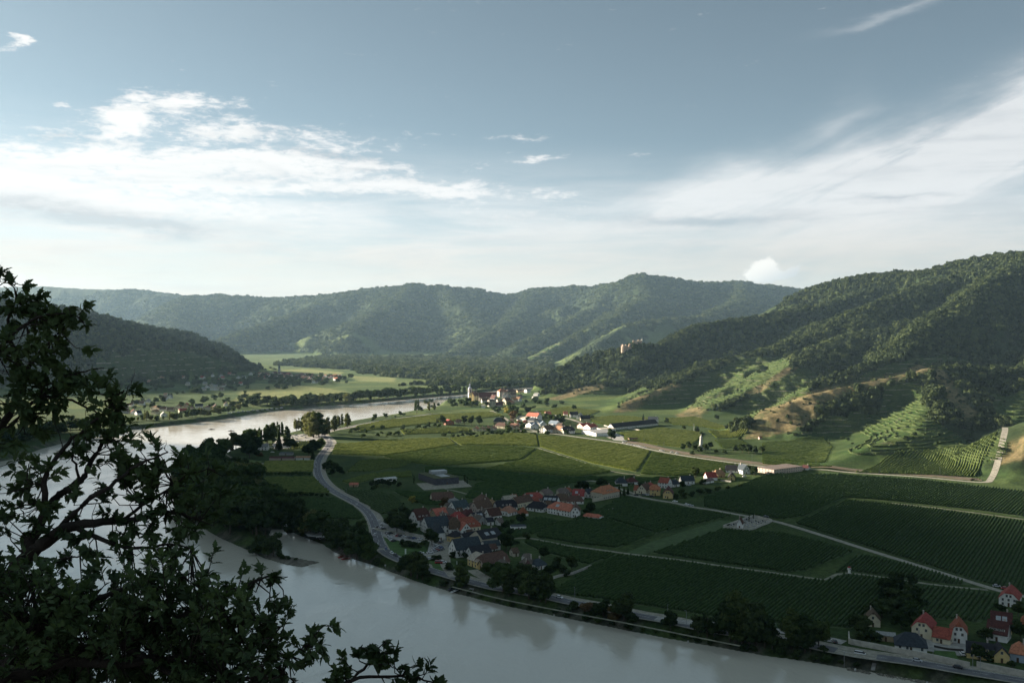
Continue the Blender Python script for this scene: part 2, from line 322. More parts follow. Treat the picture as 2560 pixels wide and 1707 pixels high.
# ------------------------------------------------------------------ land use zones, as polygons on the ground
TER = [[(1530,1032),(1590,1004),(1700,960),(1790,925),(1850,900),(1910,890),(1960,893),(1975,908),(1960,935),(1920,965),(1870,982),(1800,1006),(1745,1035),(1700,1055),(1600,1052)],
       [(1400,990),(1480,972),(1560,965),(1620,972),(1640,985),(1560,1005),(1500,1036),(1400,1040),(1340,1012)],
       [(1745,1045),(1870,988),(1990,922),(2030,925),(2045,948),(2025,975),(1960,1008),(1900,1045),(1850,1062),(1780,1055)],
       [(2147,944),(2197,918),(2243,906),(2377,891),(2434,902),(2415,912),(2319,914),(2243,930),(2166,952)],
       [(2210,965),(2295,952),(2315,1015),(2325,1050),(2400,1090),(2520,1125),(2500,1150),(2400,1180),(2080,1172),(1900,1152),(1880,1118),(2000,1085),(2060,1050),(2130,1030),(2200,1030)],
       [(2470,985),(2560,975),(2700,975),(2700,1030),(2480,1025)],
       [(240,905),(380,872),(470,880),(560,900),(590,925),(400,952),(250,965)],
       [(1300,905),(1345,882),(1400,850),(1405,862),(1370,903)]]
DRY = [[(1860,1096),(1878,1062),(1963,1006),(2025,982),(2074,968),(2150,955),(2243,935),(2330,918),(2330,936),(2240,951),(2150,976),(2090,992),(2060,1022),(2000,1065),(1920,1092)],
       [(1366,999),(1420,976),(1478,962),(1530,959),(1505,973),(1440,988),(1390,1000)],
       [(1530,1030),(1568,1003),(1684,957),(1702,962),(1620,1000),(1560,1032)],
       [(1860,985),(1967,920),(1995,918),(1905,980)],
       [(2330,925),(2360,925),(2420,1000),(2450,1050),(2420,1060),(2370,1000)],
       [(2505,1160),(2510,1120),(2540,1100),(2620,1060),(2800,1000),(2800,1160)],
       [(1690,1040),(1720,1020),(1760,1015),(1755,1042),(1700,1048)]]
TERW = [GW(p) for p in TER]; DRYW = [GW(p) for p in DRY]
def zone(X, Y, polys, soft=10.0, wob=8.0):
    X = X+wob*fbm(X/30, Y/30, 3, off=2); Y = Y+wob*fbm(X/30, Y/30, 3, off=8); out = np.zeros(X.shape)
    for p in polys:
        a = np.array(p); m = (X > a[:, 0].min()-soft) & (X < a[:, 0].max()+soft) & (Y > a[:, 1].min()-soft) & (Y < a[:, 1].max()+soft)
        if not m.any(): continue
        x, y = X[m], Y[m]; d = polydist(x, y, p); d = np.where(inpoly(x, y, p), d, -d); out[m] = np.maximum(out[m], ss(-soft/2, soft/2, d))
    return out
ZT = zone(GX, GY, TERW, 8, 5); ZD = zone(GX, GY, DRYW, 14, 10)
HILL = ss(3, 12, GCAP-PL)
ZT *= (1-ZD)
# real terrace steps: a gentle bench and a steep wall for every 4.5 m of height
DZ = 3.6
fr = (GZ+1.4*fbm(GX/90, GY/90, 2, off=6))/DZ; fr = fr-np.floor(fr)
ZSM = GZ.copy()
# ground colours
def C(*a): return np.array(a, float)
n1 = fbm(GX/40, GY/40, 4, off=1)[..., None]; n2 = fbm(GX/9, GY/9, 3, off=5)[..., None]; n3 = fbm(GX/200, GY/200, 3, off=7)[..., None]
def lerp(a, b, t): return a+(b-a)*t
grass = lerp(C(.036, .062, .022), C(.062, .090, .030), np.clip(.5+n1+.5*n2, 0, 1))
# parcels of the far plain: long strips with their own greens
ang = .35; u = GX*math.cos(ang)+GY*math.sin(ang); v = -GX*math.sin(ang)+GY*math.cos(ang)
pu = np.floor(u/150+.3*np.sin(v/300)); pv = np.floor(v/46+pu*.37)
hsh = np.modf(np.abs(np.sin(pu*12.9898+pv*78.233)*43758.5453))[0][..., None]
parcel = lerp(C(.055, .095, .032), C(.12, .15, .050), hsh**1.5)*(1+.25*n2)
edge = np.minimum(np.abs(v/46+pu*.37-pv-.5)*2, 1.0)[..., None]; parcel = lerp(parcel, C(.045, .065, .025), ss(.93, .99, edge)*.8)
LIT_PATCH = zone(GX, GY, [GW([(592,968),(640,958),(700,960),(800,968),(872,980),(860,988),(760,996),(690,1003),(640,1008),(560,1012),(600,990)]), GW([(640,920),(760,922),(860,930),(850,936),(700,932),(640,928)]), GW([(880,940),(990,945),(985,955),(890,952)])], 14, 8)[..., None]
parcel = lerp(parcel, lerp(C(.24, .24, .10), C(.16, .19, .07), np.clip(.5+n1+n2, 0, 1)), LIT_PATCH)  # sunlit patches between cloud shadows, painted into the field colour
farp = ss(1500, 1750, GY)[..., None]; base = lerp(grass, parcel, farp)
forest = lerp(C(.018, .030, .013), C(.034, .048, .020), np.clip(.5+n1+.6*n2, 0, 1))
rock = C(.16, .15, .13)
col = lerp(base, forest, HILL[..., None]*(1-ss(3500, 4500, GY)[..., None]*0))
rk = ss(.30, .5, fbm(GX/70, GY/70, 4, off=12))[..., None]*HILL[..., None]*ss(100, 160, GZ)[..., None]*(GX > 100)[..., None]*(GY < 3500)[..., None]
col = lerp(col, rock, rk*.55)
vine = lerp(C(.050, .105, .028), C(.105, .150, .042), np.clip(.5+n1*1.2+.3*n3, 0, 1))
wall = lerp(C(.16, .14, .095), C(.10, .10, .06), np.clip(.5+n2, 0, 1))
st = ss(.66, .82, fr)*(1-ss(.96, 1, fr)); tcol = lerp(vine*.62, wall*.7, (ss(.35, .6, fbm(GX/28, GY/28, 3, off=3)))[..., None]*.7)
col = lerp(col, tcol, (ZT*(.25+.75*HILL))[..., None]*.9)
dry = lerp(C(.20, .155, .080), C(.085, .085, .040), np.clip(.35+n2*1.6+n1, 0, 1))
col = lerp(col, dry, ZD[..., None]*.92)
# far slopes: lighter meadows and vineyards between the woods
fm = ss(.22, .40, fbm(GX/330, GY/330, 3, off=21))[..., None]*ss(3300, 3900, GY)[..., None]*(1-ss(90, 200, GZ))[..., None]
col = lerp(col, C(.11, .14, .05), fm*.75)
bank = (1-ss(2, 9, np.abs(GSD-3)))[..., None]*(1-HILL[..., None])
stone = lerp(C(.05, .052, .042), C(.13, .12, .10), np.clip(.5+n2*1.5, 0, 1))
col = lerp(col, stone, bank*ss(-.3, .3, fbm(GX/22, GY/22, 2, off=31))[..., None]*.8)
col = lerp(col, C(.17, .155, .13), ((GZ > 0) & (GZ < 2.2) & (GSD > 0))[..., None]*(np.hypot(GX-W0(765, 1405)[0], GY-W0(765, 1405)[1]) < 34)[..., None]*.9)
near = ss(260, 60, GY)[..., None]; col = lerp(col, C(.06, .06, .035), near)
nr, nc = GX.shape
ii = (np.arange(nr-1)[:, None]*nc+np.arange(nc-1)[None, :]).ravel()
Fq = np.stack([ii, ii+1, ii+nc+1, ii+nc], 1)
gm = bpy.data.materials.new('ground'); gm.use_nodes = True; t = NT(gm.node_tree); b = t.n['Principled BSDF']
ac = t.add('ShaderNodeAttribute', attribute_name='Col').outputs['Color']; af = t.add('ShaderNodeAttribute', attribute_name='forest').outputs['Fac']
pos = t.add('ShaderNodeNewGeometry').outputs['Position']
c = t.mix(t.m('MULTIPLY', t.ramp(t.noise(pos, .35, 5, .65), .3, .7), 1.0), t.mix(1.0, ac, (.68, .68, .70), 'MULTIPLY'), t.mix(1.0, ac, (1.3, 1.3, 1.25), 'MULTIPLY'))
ar = t.add('ShaderNodeAttribute', attribute_name='rows').outputs['Fac']; px_, py_, pz_ = t.sep(pos)
wob = t.m('MULTIPLY', t.noise(pos, .02, 3, .5), 9.0)
strp = t.m('SINE', t.m('ADD', t.m('ADD', t.m('MULTIPLY', py_, 1.55), t.m('MULTIPLY', px_, -.30)), wob))
strp = t.m('MULTIPLY', t.ramp(strp, -.5, .6), t.m('MULTIPLY', ar, t.ramp(t.noise(pos, .011, 2, .5), .38, .5)))
c = t.mix(t.m('MULTIPLY', strp, .62), c, t.mix(1.0, c, (.46, .52, .42), 'MULTIPLY'))
t.put(b.inputs['Base Color'], c); b.inputs['Roughness'].default_value = 1; b.inputs['Specular IOR Level'].default_value = .08
vo = t.add('ShaderNodeTexVoronoi'); t.put(vo.inputs['Vector'], pos); vo.inputs['Scale'].default_value = .075
hgt = t.m('MULTIPLY', t.m('SUBTRACT', 1.0, vo.outputs['Distance']), t.m('MULTIPLY', af, 9.0))
hgt = t.m('ADD', hgt, t.m('MULTIPLY', t.noise(pos, .9, 4, .6), .5))
bp = t.add('ShaderNodeBump'); bp.inputs['Distance'].default_value = 1.0; bp.inputs['Strength'].default_value = 1.0; t.put(bp.inputs['Height'], hgt); t.put(b.inputs['Normal'], bp.outputs[0])
me = mesh_np('ground', np.stack([GX, GY, GZ], -1).reshape(-1, 3), Fq, gm, True)
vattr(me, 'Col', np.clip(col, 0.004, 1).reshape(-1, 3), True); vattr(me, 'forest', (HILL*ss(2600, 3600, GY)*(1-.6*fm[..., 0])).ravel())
vattr(me, 'rows', (ss(1000, 1150, GY)*(1-ss(2100, 2600, GY))*(1-HILL)*(1-ZD)*ss(12, 25, GSD)).ravel())
tag(ob('ground', me), kind='structure')
print('ground', len(me.vertices))

# ------------------------------------------------------------------ river
wm = bpy.data.materials.new('river_water'); wm.use_nodes = True; t = NT(wm.node_tree); b = t.n['Principled BSDF']
pos = t.add('ShaderNodeNewGeometry').outputs['Position']
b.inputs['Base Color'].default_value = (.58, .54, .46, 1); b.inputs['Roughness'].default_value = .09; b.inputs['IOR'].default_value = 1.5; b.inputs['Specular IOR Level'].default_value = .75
mp = t.add('ShaderNodeMapping'); t.put(mp.inputs[0], pos); mp.inputs['Rotation'].default_value = (0, 0, .5); mp.inputs['Scale'].default_value = (1, .45, 1)
swirl = t.ramp(t.noise(pos, .012, 5, .6, 1.5), .35, .65, .55, 1.35)
h1 = t.noise(mp.outputs[0], .42, 5, .62, .4); h2 = t.noise(mp.outputs[0], .06, 3, .55, .8)
hh = t.m('ADD', t.m('MULTIPLY', t.m('MULTIPLY', h1, swirl), .42), t.m('MULTIPLY', h2, .8))
bp = t.add('ShaderNodeBump'); bp.inputs['Strength'].default_value = 1.0; bp.inputs['Distance'].default_value = .42; t.put(bp.inputs['Height'], hh); t.put(b.inputs['Normal'], bp.outputs[0])
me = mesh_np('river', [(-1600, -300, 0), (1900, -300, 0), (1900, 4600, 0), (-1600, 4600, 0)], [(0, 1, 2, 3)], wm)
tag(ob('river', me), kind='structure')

# ------------------------------------------------------------------ haze
hm = bpy.data.materials.new('haze'); hm.use_nodes = True; hm.node_tree.nodes.clear(); t = NT(hm.node_tree)
pv_ = t.add('ShaderNodeVolumePrincipled'); pv_.inputs['Color'].default_value = (.52, .78, 1.0, 1); pv_.inputs['Density'].default_value = 2.6e-5; pv_.inputs['Anisotropy'].default_value = .25
o_ = t.add('ShaderNodeOutputMaterial'); t.l.new(pv_.outputs[0], o_.inputs['Volume'])
x0, x1, y0, y1, z0, z1 = -14500, 14500, -400, 13500, -20, 760
me = mesh_np('haze', [(x0, y0, z0), (x1, y0, z0), (x1, y1, z0), (x0, y1, z0), (x0, y0, z1), (x1, y0, z1), (x1, y1, z1), (x0, y1, z1)],
             [(0, 3, 2, 1), (4, 5, 6, 7), (0, 1, 5, 4), (1, 2, 6, 5), (2, 3, 7, 6), (3, 0, 4, 7)], hm)
tag(ob('haze', me), kind='stuff')
# ------------------------------------------------------------------ foliage
def ico(sub):
    import bmesh
    bm = bmesh.new(); bmesh.ops.create_icosphere(bm, subdivisions=sub, radius=1.0)
    V = np.array([v.co[:] for v in bm.verts]); F = np.array([[v.index for v in f.verts] for f in bm.faces]); bm.free(); return V, F
ICO1, ICO2 = ico(1), ico(2)
def foliage_mat(name, a, b, trans=.25, rnd=.28): return mat(name, b, .8, scale=.55, col2=a, trans=trans, rnd=rnd, spec=.12)
M_LEAF = {'dark': foliage_mat('dark_foliage', (.018, .034, .013), (.052, .076, .026)),
          'mid': foliage_mat('green_foliage', (.030, .055, .018), (.070, .100, .032)),
          'pale': foliage_mat('pale_foliage', (.075, .088, .036), (.15, .155, .070), .3),
          'yellow': foliage_mat('yellow_foliage', (.17, .17, .04), (.27, .25, .07), .3),
          'brown': foliage_mat('brown_foliage', (.09, .065, .03), (.15, .10, .05), .2)}
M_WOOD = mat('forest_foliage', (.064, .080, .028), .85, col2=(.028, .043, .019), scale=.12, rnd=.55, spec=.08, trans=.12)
M_BARK = mat('bark', (.09, .075, .055), .95, .4, 3)
def leaves(rs, C, Rr, n, size, rot=1.0):
    """n leaf clumps as small bent quads on and inside an ellipsoid"""
    d = rs.normal(size=(n, 3)); d /= np.linalg.norm(d, axis=1)[:, None]
    rad = np.where(rs.rand(n) < .75, .88+.22*rs.rand(n), .45+.45*rs.rand(n))[:, None]
    P = C+d*rad*Rr; nrm = d+rs.normal(size=(n, 3))*.55; nrm /= np.linalg.norm(nrm, axis=1)[:, None]
    a = np.cross(nrm, rs.normal(size=(n, 3))); a /= np.linalg.norm(a, axis=1)[:, None]; b = np.cross(nrm, a)
    s = (size*(.6+.8*rs.rand(n)))[:, None]; a = a*s; b = b*s*(.6+.4*rs.rand(n))[:, None]
    V = np.stack([P-a-b*.6, P+a*.4-b, P+a+b*.5, P-a*.3+b], 1).reshape(-1, 3)
    F = np.arange(n*4).reshape(n, 4); return V, F
def crown(name, lobes, m, dens=1.1, size=.7, seed=1, hull=.86):
    rs = np.random.RandomState(seed); VV = []; FF = []; k = 0
    for (x, y, z, rx, rz) in lobes:
        v, f = ICO1; v = v*(hull+.16*rs.rand(len(v), 1))*np.array([rx, rx, rz])*.93+np.array([x, y, z])
        VV.append(v); FF.append(np.concatenate([f, f[:, 2:]], 1)+k); k += len(v)
        n = int(dens*4*np.pi*rx*(rx+2*rz)/3/(size*size*1.6))
        v, f = leaves(rs, np.array([x, y, z]), np.array([rx, rx, rz]), max(n, 12), size); VV.append(v); FF.append(f+k); k += len(v)
    V = np.concatenate(VV); F = np.concatenate(FF); tri = F[:, 2] == F[:, 3]
    me = bpy.data.meshes.new(name); polys = [tuple(q[:3]) if t_ else tuple(q) for q, t_ in zip(F.tolist(), tri)]
    me.from_pydata(V.tolist(), [], polys); me.materials.append(m); me.update(); return me
def tube(pts, rad, seg=6):
    """tapered tube along a polyline -> vertices, quads"""
    P = [Vector(p) for p in pts]; V = []; F = []
    for i, p in enumerate(P):
        d = (P[min(i+1, len(P)-1)]-P[max(i-1, 0)]).normalized(); a = d.orthogonal().normalized(); b = d.cross(a)
        for j in range(seg):
            an = 2*math.pi*j/seg; V.append((p+(a*math.cos(an)+b*math.sin(an))*rad[i])[:])
    for i in range(len(P)-1):
        for j in range(seg): k = i*seg; F.append((k+j, k+(j+1) % seg, k+seg+(j+1) % seg, k+seg+j))
    return V, F
def joinm(parts):
    V = []; F = []
    for v, f in parts:
        k = len(V); V += [tuple(q) for q in v]; F += [tuple(i+k for i in q) for q in f]
    return V, F
def pymesh(name, parts, m, smooth=False):
    V, F = joinm(parts); me = bpy.data.meshes.new(name); me.from_pydata(V, [], F); me.materials.append(m)
    if smooth: me.polygons.foreach_set('use_smooth', [True]*len(F))
    me.update(); return me
def lobes_round(rs, H, Wd, n=9, base=.25):
    L = [(0, 0, H*.58, Wd*.30, H*.26)]
    for i in range(n):
        a = i*2.4+rs.rand(); r = Wd*.5*(.35+.4*rs.rand()); z = H*(base+.10+.62*rs.rand()); q = 1-.5*abs(z/H-.5)
        L.append((math.cos(a)*r*q, math.sin(a)*r*q, z, Wd*(.15+.11*rs.rand()), H*(.10+.09*rs.rand())))
    return L
def lobes_tall(rs, H, Wd, n=12):
    L = []
    for i in range(n):
        f = i/(n-1); z = H*(.17+.74*f); env = Wd*.5*(math.sin(math.pi*(.22+.66*f))**.7); a = i*2.4+rs.rand()
        L.append((math.cos(a)*env*.45, math.sin(a)*env*.45, z, env*(.50+.25*rs.rand()), H*(.07+.05*rs.rand())))
    L.append((0, 0, H*.92, Wd*.13, H*.07)); return L
def lobes_cone(rs, H, Wd, n=8):
    return [(rs.randn()*.1, rs.randn()*.1, H*(.14+.80*i/(n-1)), Wd*.5*(1-.88*i/(n-1))+.2, H*.09) for i in range(n)]
def lobes_split(rs, H, Wd):
    """open crown: separate upright masses with sky between them"""
    L = []
    for i in range(5):
        a = i*1.256+rs.rand()*.5; x, y = math.cos(a)*Wd*.3, math.sin(a)*Wd*.3; h = H*(.65+.3*rs.rand())
        for j in range(4): f = j/3; L.append((x*(1-.15*f)+rs.randn()*.3, y*(1-.15*f), h*(.38+.58*f), Wd*(.13-.05*f+.03*rs.rand()), H*.085))
    return L
PROT = {}
def proto(kind, leaf, var):
    key = (kind, leaf, var)
    if key in PROT: return PROT[key]
    rs = np.random.RandomState(abs(hash((kind, var, 3))) % 9999 if False else sum(map(ord, kind+leaf))*7+var*31)
    dims = dict(poplar=(26, 13), round=(14, 14), split=(24, 13), conifer=(16, 6.5), bush=(5, 6.5), column=(12, 3.2), willow=(12, 12))[kind]
    H, Wd = dims
    L = {'poplar': lambda: lobes_tall(rs, H, Wd), 'round': lambda: lobes_round(rs, H, Wd, 11), 'split': lambda: lobes_split(rs, H, Wd), 'conifer': lambda: lobes_cone(rs, H, Wd),
         'bush': lambda: lobes_round(rs, H, Wd, 6, .05), 'column': lambda: lobes_tall(rs, H, Wd, 7), 'willow': lambda: lobes_round(rs, H, Wd, 13, .1)}[kind]()
    size = dict(bush=.42, column=.4, conifer=.45).get(kind, .62)
    cm = crown(kind+'_crown', L, M_LEAF[leaf], 1.0, size, var*13+5)
    r = H*.018+.1
    top = H*(.85 if kind in ('poplar', 'conifer', 'column', 'split') else .6)
    parts = [tube([(0, 0, -.6), (.1, 0, H*.2), (.0, .15, H*.45), (.1, .1, top)], [r*1.25, r, r*.7, r*.25])]
    for i in range(4 if kind != 'bush' else 3):
        a = i*1.7+var; z = H*(.22+.12*i); l = Wd*.33
        parts.append(tube([(0, .1, z), (math.cos(a)*l*.5, math.sin(a)*l*.5, z+l*.5), (math.cos(a)*l, math.sin(a)*l, z+l*1.0)], [r*.5, r*.3, r*.12], 5))
    tm = pymesh('trunk', parts, M_BARK, True)
    PROT[key] = (tm, cm, dims); return PROT[key]
KNAME = dict(poplar=('poplar_tree', 'tree'), round=('broadleaf_tree', 'tree'), split=('open_crowned_tree', 'tree'), conifer=('conifer_tree', 'tree'), bush=('bush', 'bush'), column=('cypress_tree', 'tree'), willow=('willow_tree', 'tree'))
KWORD = dict(poplar='tall poplar', round='rounded broadleaf tree', split='open crowned tree', conifer='pointed conifer', bush='low bush', column='narrow upright tree', willow='spreading willow')
LWORD = dict(dark='dark', mid='green', pale='pale sunlit', yellow='yellow', brown='rusty brown')
ORD = ['first','second','third','fourth','fifth','sixth','seventh','eighth','ninth','tenth','eleventh','twelfth','thirteenth','fourteenth','fifteenth','sixteenth','seventeenth','eighteenth','nineteenth']
TENS = ['','','twentieth','thirtieth','fortieth','fiftieth','sixtieth','seventieth','eightieth']
TEN2 = ['','','twenty','thirty','forty','fifty','sixty','seventy','eighty']
def ordinal(n):
    if n <= 19: return ORD[n-1]
    return TENS[n//10] if n % 10 == 0 else TEN2[n//10]+'-'+ORD[n % 10-1]
LAB = []      # (object, description, place) waiting for labels
def later(o, desc, place): LAB.append((o, desc, place))
rt = random.Random(11)
def tree(px, py, kind, h, leaf='mid', place='', wf=1.0, xyz=None, group=None):
    x, y, z = xyz or G(px, py)
    tm, cm, (H, Wd) = proto(kind, leaf, rt.randrange(3))
    nm, cat = KNAME[kind]; o = ob(nm, None, loc=(x, y, z-.15)); o.empty_display_size = .5
    s = h/H; o.scale = (s*wf*rt.uniform(.9, 1.12), s*wf*rt.uniform(.9, 1.12), s*rt.uniform(.95, 1.05)); o.rotation_euler[2] = rt.uniform(0, 6.28)
    ob('crown', cm, o)
    if kind != 'bush' or y < 900: ob('trunk', tm, o)
    tag(o, None, cat, group or (('bushes ' if kind == 'bush' else 'trees ')+place))
    later(o, LWORD[leaf]+' '+KWORD[kind], place); return o
def grow(lst, place, leaf='mid'):
    for e in lst: tree(e[0], e[1], e[2], e[3], e[4] if len(e) > 4 else leaf, place, e[5] if len(e) > 5 else 1.0)
def scatter_px(poly, sp, seed, jit=.4):
    W_ = GW(poly); a = np.array(W_); rs = np.random.RandomState(seed)
    xs = np.arange(a[:, 0].min(), a[:, 0].max(), sp); ys = np.arange(a[:, 1].min(), a[:, 1].max(), sp)
    X, Y = np.meshgrid(xs, ys); X = X+(np.arange(len(ys)) % 2)[:, None]*sp/2+rs.uniform(-jit, jit, X.shape)*sp; Y = Y+rs.uniform(-jit, jit, X.shape)*sp
    m = inpoly(X, Y, W_); return X[m], Y[m], rs
def wood(poly, sp, seed, kinds, place, h0, h1):
    X, Y, rs = scatter_px(poly, sp, seed)
    for x, y in zip(X, Y):
        z = float(gz(x, y))
        if z < 1.0: continue
        k, lf = kinds[rs.randint(len(kinds))]; tree(0, 0, k, rs.uniform(h0, h1), lf, place, 1.1, (x, y, z))

# ------------------------------------------------------------------ woods too many to count
def gn_scatter(name, P, S, rz, protos, label, cat, pick=None):
    me = bpy.data.meshes.new(name); me.vertices.add(len(P)); me.vertices.foreach_set('co', np.asarray(P, np.float32).ravel())
    a = me.attributes.new('scl', 'FLOAT_VECTOR', 'POINT'); a.data.foreach_set('vector', np.asarray(S, np.float32).ravel())
    a = me.attributes.new('rot', 'FLOAT_VECTOR', 'POINT'); R_ = np.zeros((len(P), 3), np.float32); R_[:, 2] = rz; a.data.foreach_set('vector', R_.ravel())
    a = me.attributes.new('pick', 'INT', 'POINT'); a.data.foreach_set('value', (np.arange(len(P), dtype=np.int32) % len(protos)) if pick is None else np.asarray(pick, np.int32))
    o = ob(name, me); g = bpy.data.node_groups.new(name, 'GeometryNodeTree')
    g.interface.new_socket('Geometry', in_out='INPUT', socket_type='NodeSocketGeometry'); g.interface.new_socket('Geometry', in_out='OUTPUT', socket_type='NodeSocketGeometry')
    N = g.nodes; L = g.links; gi = N.new('NodeGroupInput'); go = N.new('NodeGroupOutput'); ip = N.new('GeometryNodeInstanceOnPoints'); gt = N.new('GeometryNodeGeometryToInstance')
    for p in protos[::-1]:
        oi = N.new('GeometryNodeObjectInfo'); oi.inputs['Object'].default_value = p; oi.inputs['As Instance'].default_value = False
        g2 = N.new('GeometryNodeGeometryToInstance'); L.new(oi.outputs['Geometry'], g2.inputs[0]); 
        if 'jn' not in locals(): jn = N.new('GeometryNodeJoinGeometry')
        L.new(g2.outputs[0], jn.inputs[0])
    L.new(gi.outputs[0], ip.inputs['Points']); L.new(jn.outputs[0], ip.inputs['Instance']); ip.inputs['Pick Instance'].default_value = True
    def at(n, ty):
        q = N.new('GeometryNodeInputNamedAttribute'); q.data_type = ty; q.inputs['Name'].default_value = n; return q.outputs['Attribute']
    L.new(at('pick', 'INT'), ip.inputs['Instance Index']); L.new(at('rot', 'FLOAT_VECTOR'), ip.inputs['Rotation']); L.new(at('scl', 'FLOAT_VECTOR'), ip.inputs['Scale'])
    L.new(ip.outputs[0], go.inputs[0]); md = o.modifiers.new('scatter', 'NODES'); md.node_group = g
    N.remove(gt); tag(o, label, cat, None, 'stuff'); print(name, len(P)); return o
def wood_proto(seed, m=M_WOOD, n=150, size=.19):
    rs = np.random.RandomState(seed); L = [(0, 0, .55, .62, .5)]+[(math.cos(i*2.1+seed)*.42, math.sin(i*2.1+seed)*.42, .45+.3*rs.rand(), .42, .36) for i in range(4)]
    me = crown('woodland_crown', L, m, .0, size, seed); 
    rs = np.random.RandomState(seed+50); VV = []; k = 0
    V0 = np.array([v.co[:] for v in me.vertices]); F0 = [tuple(p.vertices) for p in me.polygons]
    for (x, y, z, rx, rz_) in L:
        v, f = leaves(rs, np.array([x, y, z]), np.array([rx, rx, rz_])*.95, n//5, size); F0 += [tuple(int(i)+len(V0)+k for i in q) for q in f]; VV.append(v); k += len(v)
    V = np.concatenate([V0]+VV); me = bpy.data.meshes.new('woodland_crown'); me.from_pydata(V.tolist(), [], F0); me.materials.append(m); me.update()
    return bpy.data.objects.new('woodland_tree', me)
WP = [wood_proto(i) for i in range(4)]
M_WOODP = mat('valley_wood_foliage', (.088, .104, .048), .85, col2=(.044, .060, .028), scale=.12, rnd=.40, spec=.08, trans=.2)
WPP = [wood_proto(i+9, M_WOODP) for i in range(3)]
# horizon of the sheet, to leave out what no nearby viewpoint can see
_sl = (GZ+14-CAMZ)/GY; _hz = np.maximum.accumulate((GZ-CAMZ)/GY, axis=0)
def seen(X, Y, H=16):
    t = X/Y; c = np.clip(np.interp(t, TC, np.arange(len(TC))), 0, len(TC)-1).astype(int); r = np.clip(np.interp(Y, YR, np.arange(len(YR))), 3, len(YR)-1).astype(int)
    return (gz(X, Y)+H-CAMZ)/Y > _hz[r-3, c]-.012
def gridpts(x0, x1, y0, y1, sp, seed):
    rs = np.random.RandomState(seed); X, Y = np.meshgrid(np.arange(x0, x1, sp), np.arange(y0, y1, sp))
    X = (X+rs.uniform(-.5, .5, X.shape)*sp).ravel(); Y = (Y+rs.uniform(-.5, .5, Y.shape)*sp).ravel(); m = np.abs(X/Y) < .60; return X[m], Y[m], rs
def gat(A, X, Y):
    c = np.clip(np.interp(X/Y, TC, np.arange(len(TC))), 0, len(TC)-1).round().astype(int); r = np.clip(np.interp(Y, YR, np.arange(len(YR))), 0, len(YR)-1).round().astype(int); return A[r, c]
def woods(name, box, sp, r0, r1, seed, label, extra=None, pr=None, sink=.3, flat=1.0):
    X, Y, rs = gridpts(*box, sp, seed)
    f = gat(HILL, X, Y) if extra is None else extra(X, Y)
    f = f*(1-np.clip(gat(ZT, X, Y)*1.15, 0, .975))*(1-.80*gat(ZD, X, Y))
    clear = fbm(X/55, Y/55, 3, off=40); f = f*np.where((clear > .42) & (Y < 3400), .35, 1)
    m = (rs.rand(len(X)) < f) & seen(X, Y); X, Y = X[m], Y[m]
    big = np.where((gat(ZD, X, Y) > .3) | (gat(ZT, X, Y) > .4), .42, 1.0)
    s = (r0*.75+(r1*1.25-r0*.75)*rs.rand(len(X))**1.6)*big*(1+.25*fbm(X/60, Y/60, 2, off=3)); hz_ = s*rs.uniform(1.0, 1.7, len(X))*flat
    gn_scatter(name, np.stack([X, Y, gz(X, Y)-sink*s], 1), np.stack([s, s, hz_], 1), rs.rand(len(X))*6.28, pr or WP, label, 'forest')
woods('hillside_forest', (60, 1500, 1230, 3050), 7.3, 3.9, 7.2, 5, 'dense dark green forest covering the rocky hills on the right', sink=.5)
woods('far_bank_forest', (-1750, -400, 2250, 3250), 10.5, 5.5, 8.5, 6, 'hazy forest on the long low hill behind the left bank')
FPW = GW([(880,1001),(1000,996),(1150,983),(1240,974),(1325,965),(1370,945),(1385,905),(1300,900),(1100,893),(900,893),(700,897),(640,903),(640,912),(760,918),(880,925),(900,935),(1000,945),(1080,950),(1060,960),(960,965),(900,968),(872,985)], 2400)
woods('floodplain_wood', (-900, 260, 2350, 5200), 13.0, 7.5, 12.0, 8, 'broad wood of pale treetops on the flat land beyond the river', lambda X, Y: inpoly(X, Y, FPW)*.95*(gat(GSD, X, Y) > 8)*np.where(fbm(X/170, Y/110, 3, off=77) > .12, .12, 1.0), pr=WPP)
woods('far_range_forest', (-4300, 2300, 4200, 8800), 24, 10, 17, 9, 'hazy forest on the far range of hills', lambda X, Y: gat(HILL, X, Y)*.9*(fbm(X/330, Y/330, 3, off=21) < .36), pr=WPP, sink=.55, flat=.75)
# ------------------------------------------------------------------ roads and paths
M_ASPH = mat('asphalt', (.135, .135, .145), .9, .22, .25); M_GRAV = mat('pale_gravel', (.30, .28, .23), .95, .3, .4); M_WHITE = mat('road_paint', (.62, .62, .60), .8, .15, 1)
M_PATH = mat('farm_track', (.23, .225, .165), .95, .35, .3); M_EMB = mat('dry_embankment', (.17, .125, .085), .95, .4, .15, col2=(.11, .10, .055)); M_CONC = mat('concrete', (.33, .32, .30), .9, .25, .5)
M_LAWN = mat('lawn', (.060, .120, .030), .95, .3, .2); M_LAWN2 = mat('meadow', (.105, .150, .045), .95, .3, .12); M_STRIP = mat('grass_strip', (.055, .095, .030), .95, .3, .3); M_RUB = mat('rubble', (.20, .185, .15), .95, .5, .9, bump=.3)
M_TRACKS = mat('rail_ballast', (.16, .13, .115), .95, .3, 1.0)
def smooth_line(P, step=6.0):
    P = [np.array(p[:2], float) for p in P]; out = []
    for i in range(len(P)-1):
        p0, p1, p2, p3 = P[max(i-1, 0)], P[i], P[i+1], P[min(i+2, len(P)-1)]
        n = max(2, int(np.linalg.norm(p2-p1)/step))
        for k in range(n):
            t_ = k/n; out.append(.5*((2*p1)+(-p0+p2)*t_+(2*p0-5*p1+4*p2-p3)*t_**2+(-p0+3*p1-3*p2+p3)*t_**3))
    out.append(P[-1]); return np.array(out)
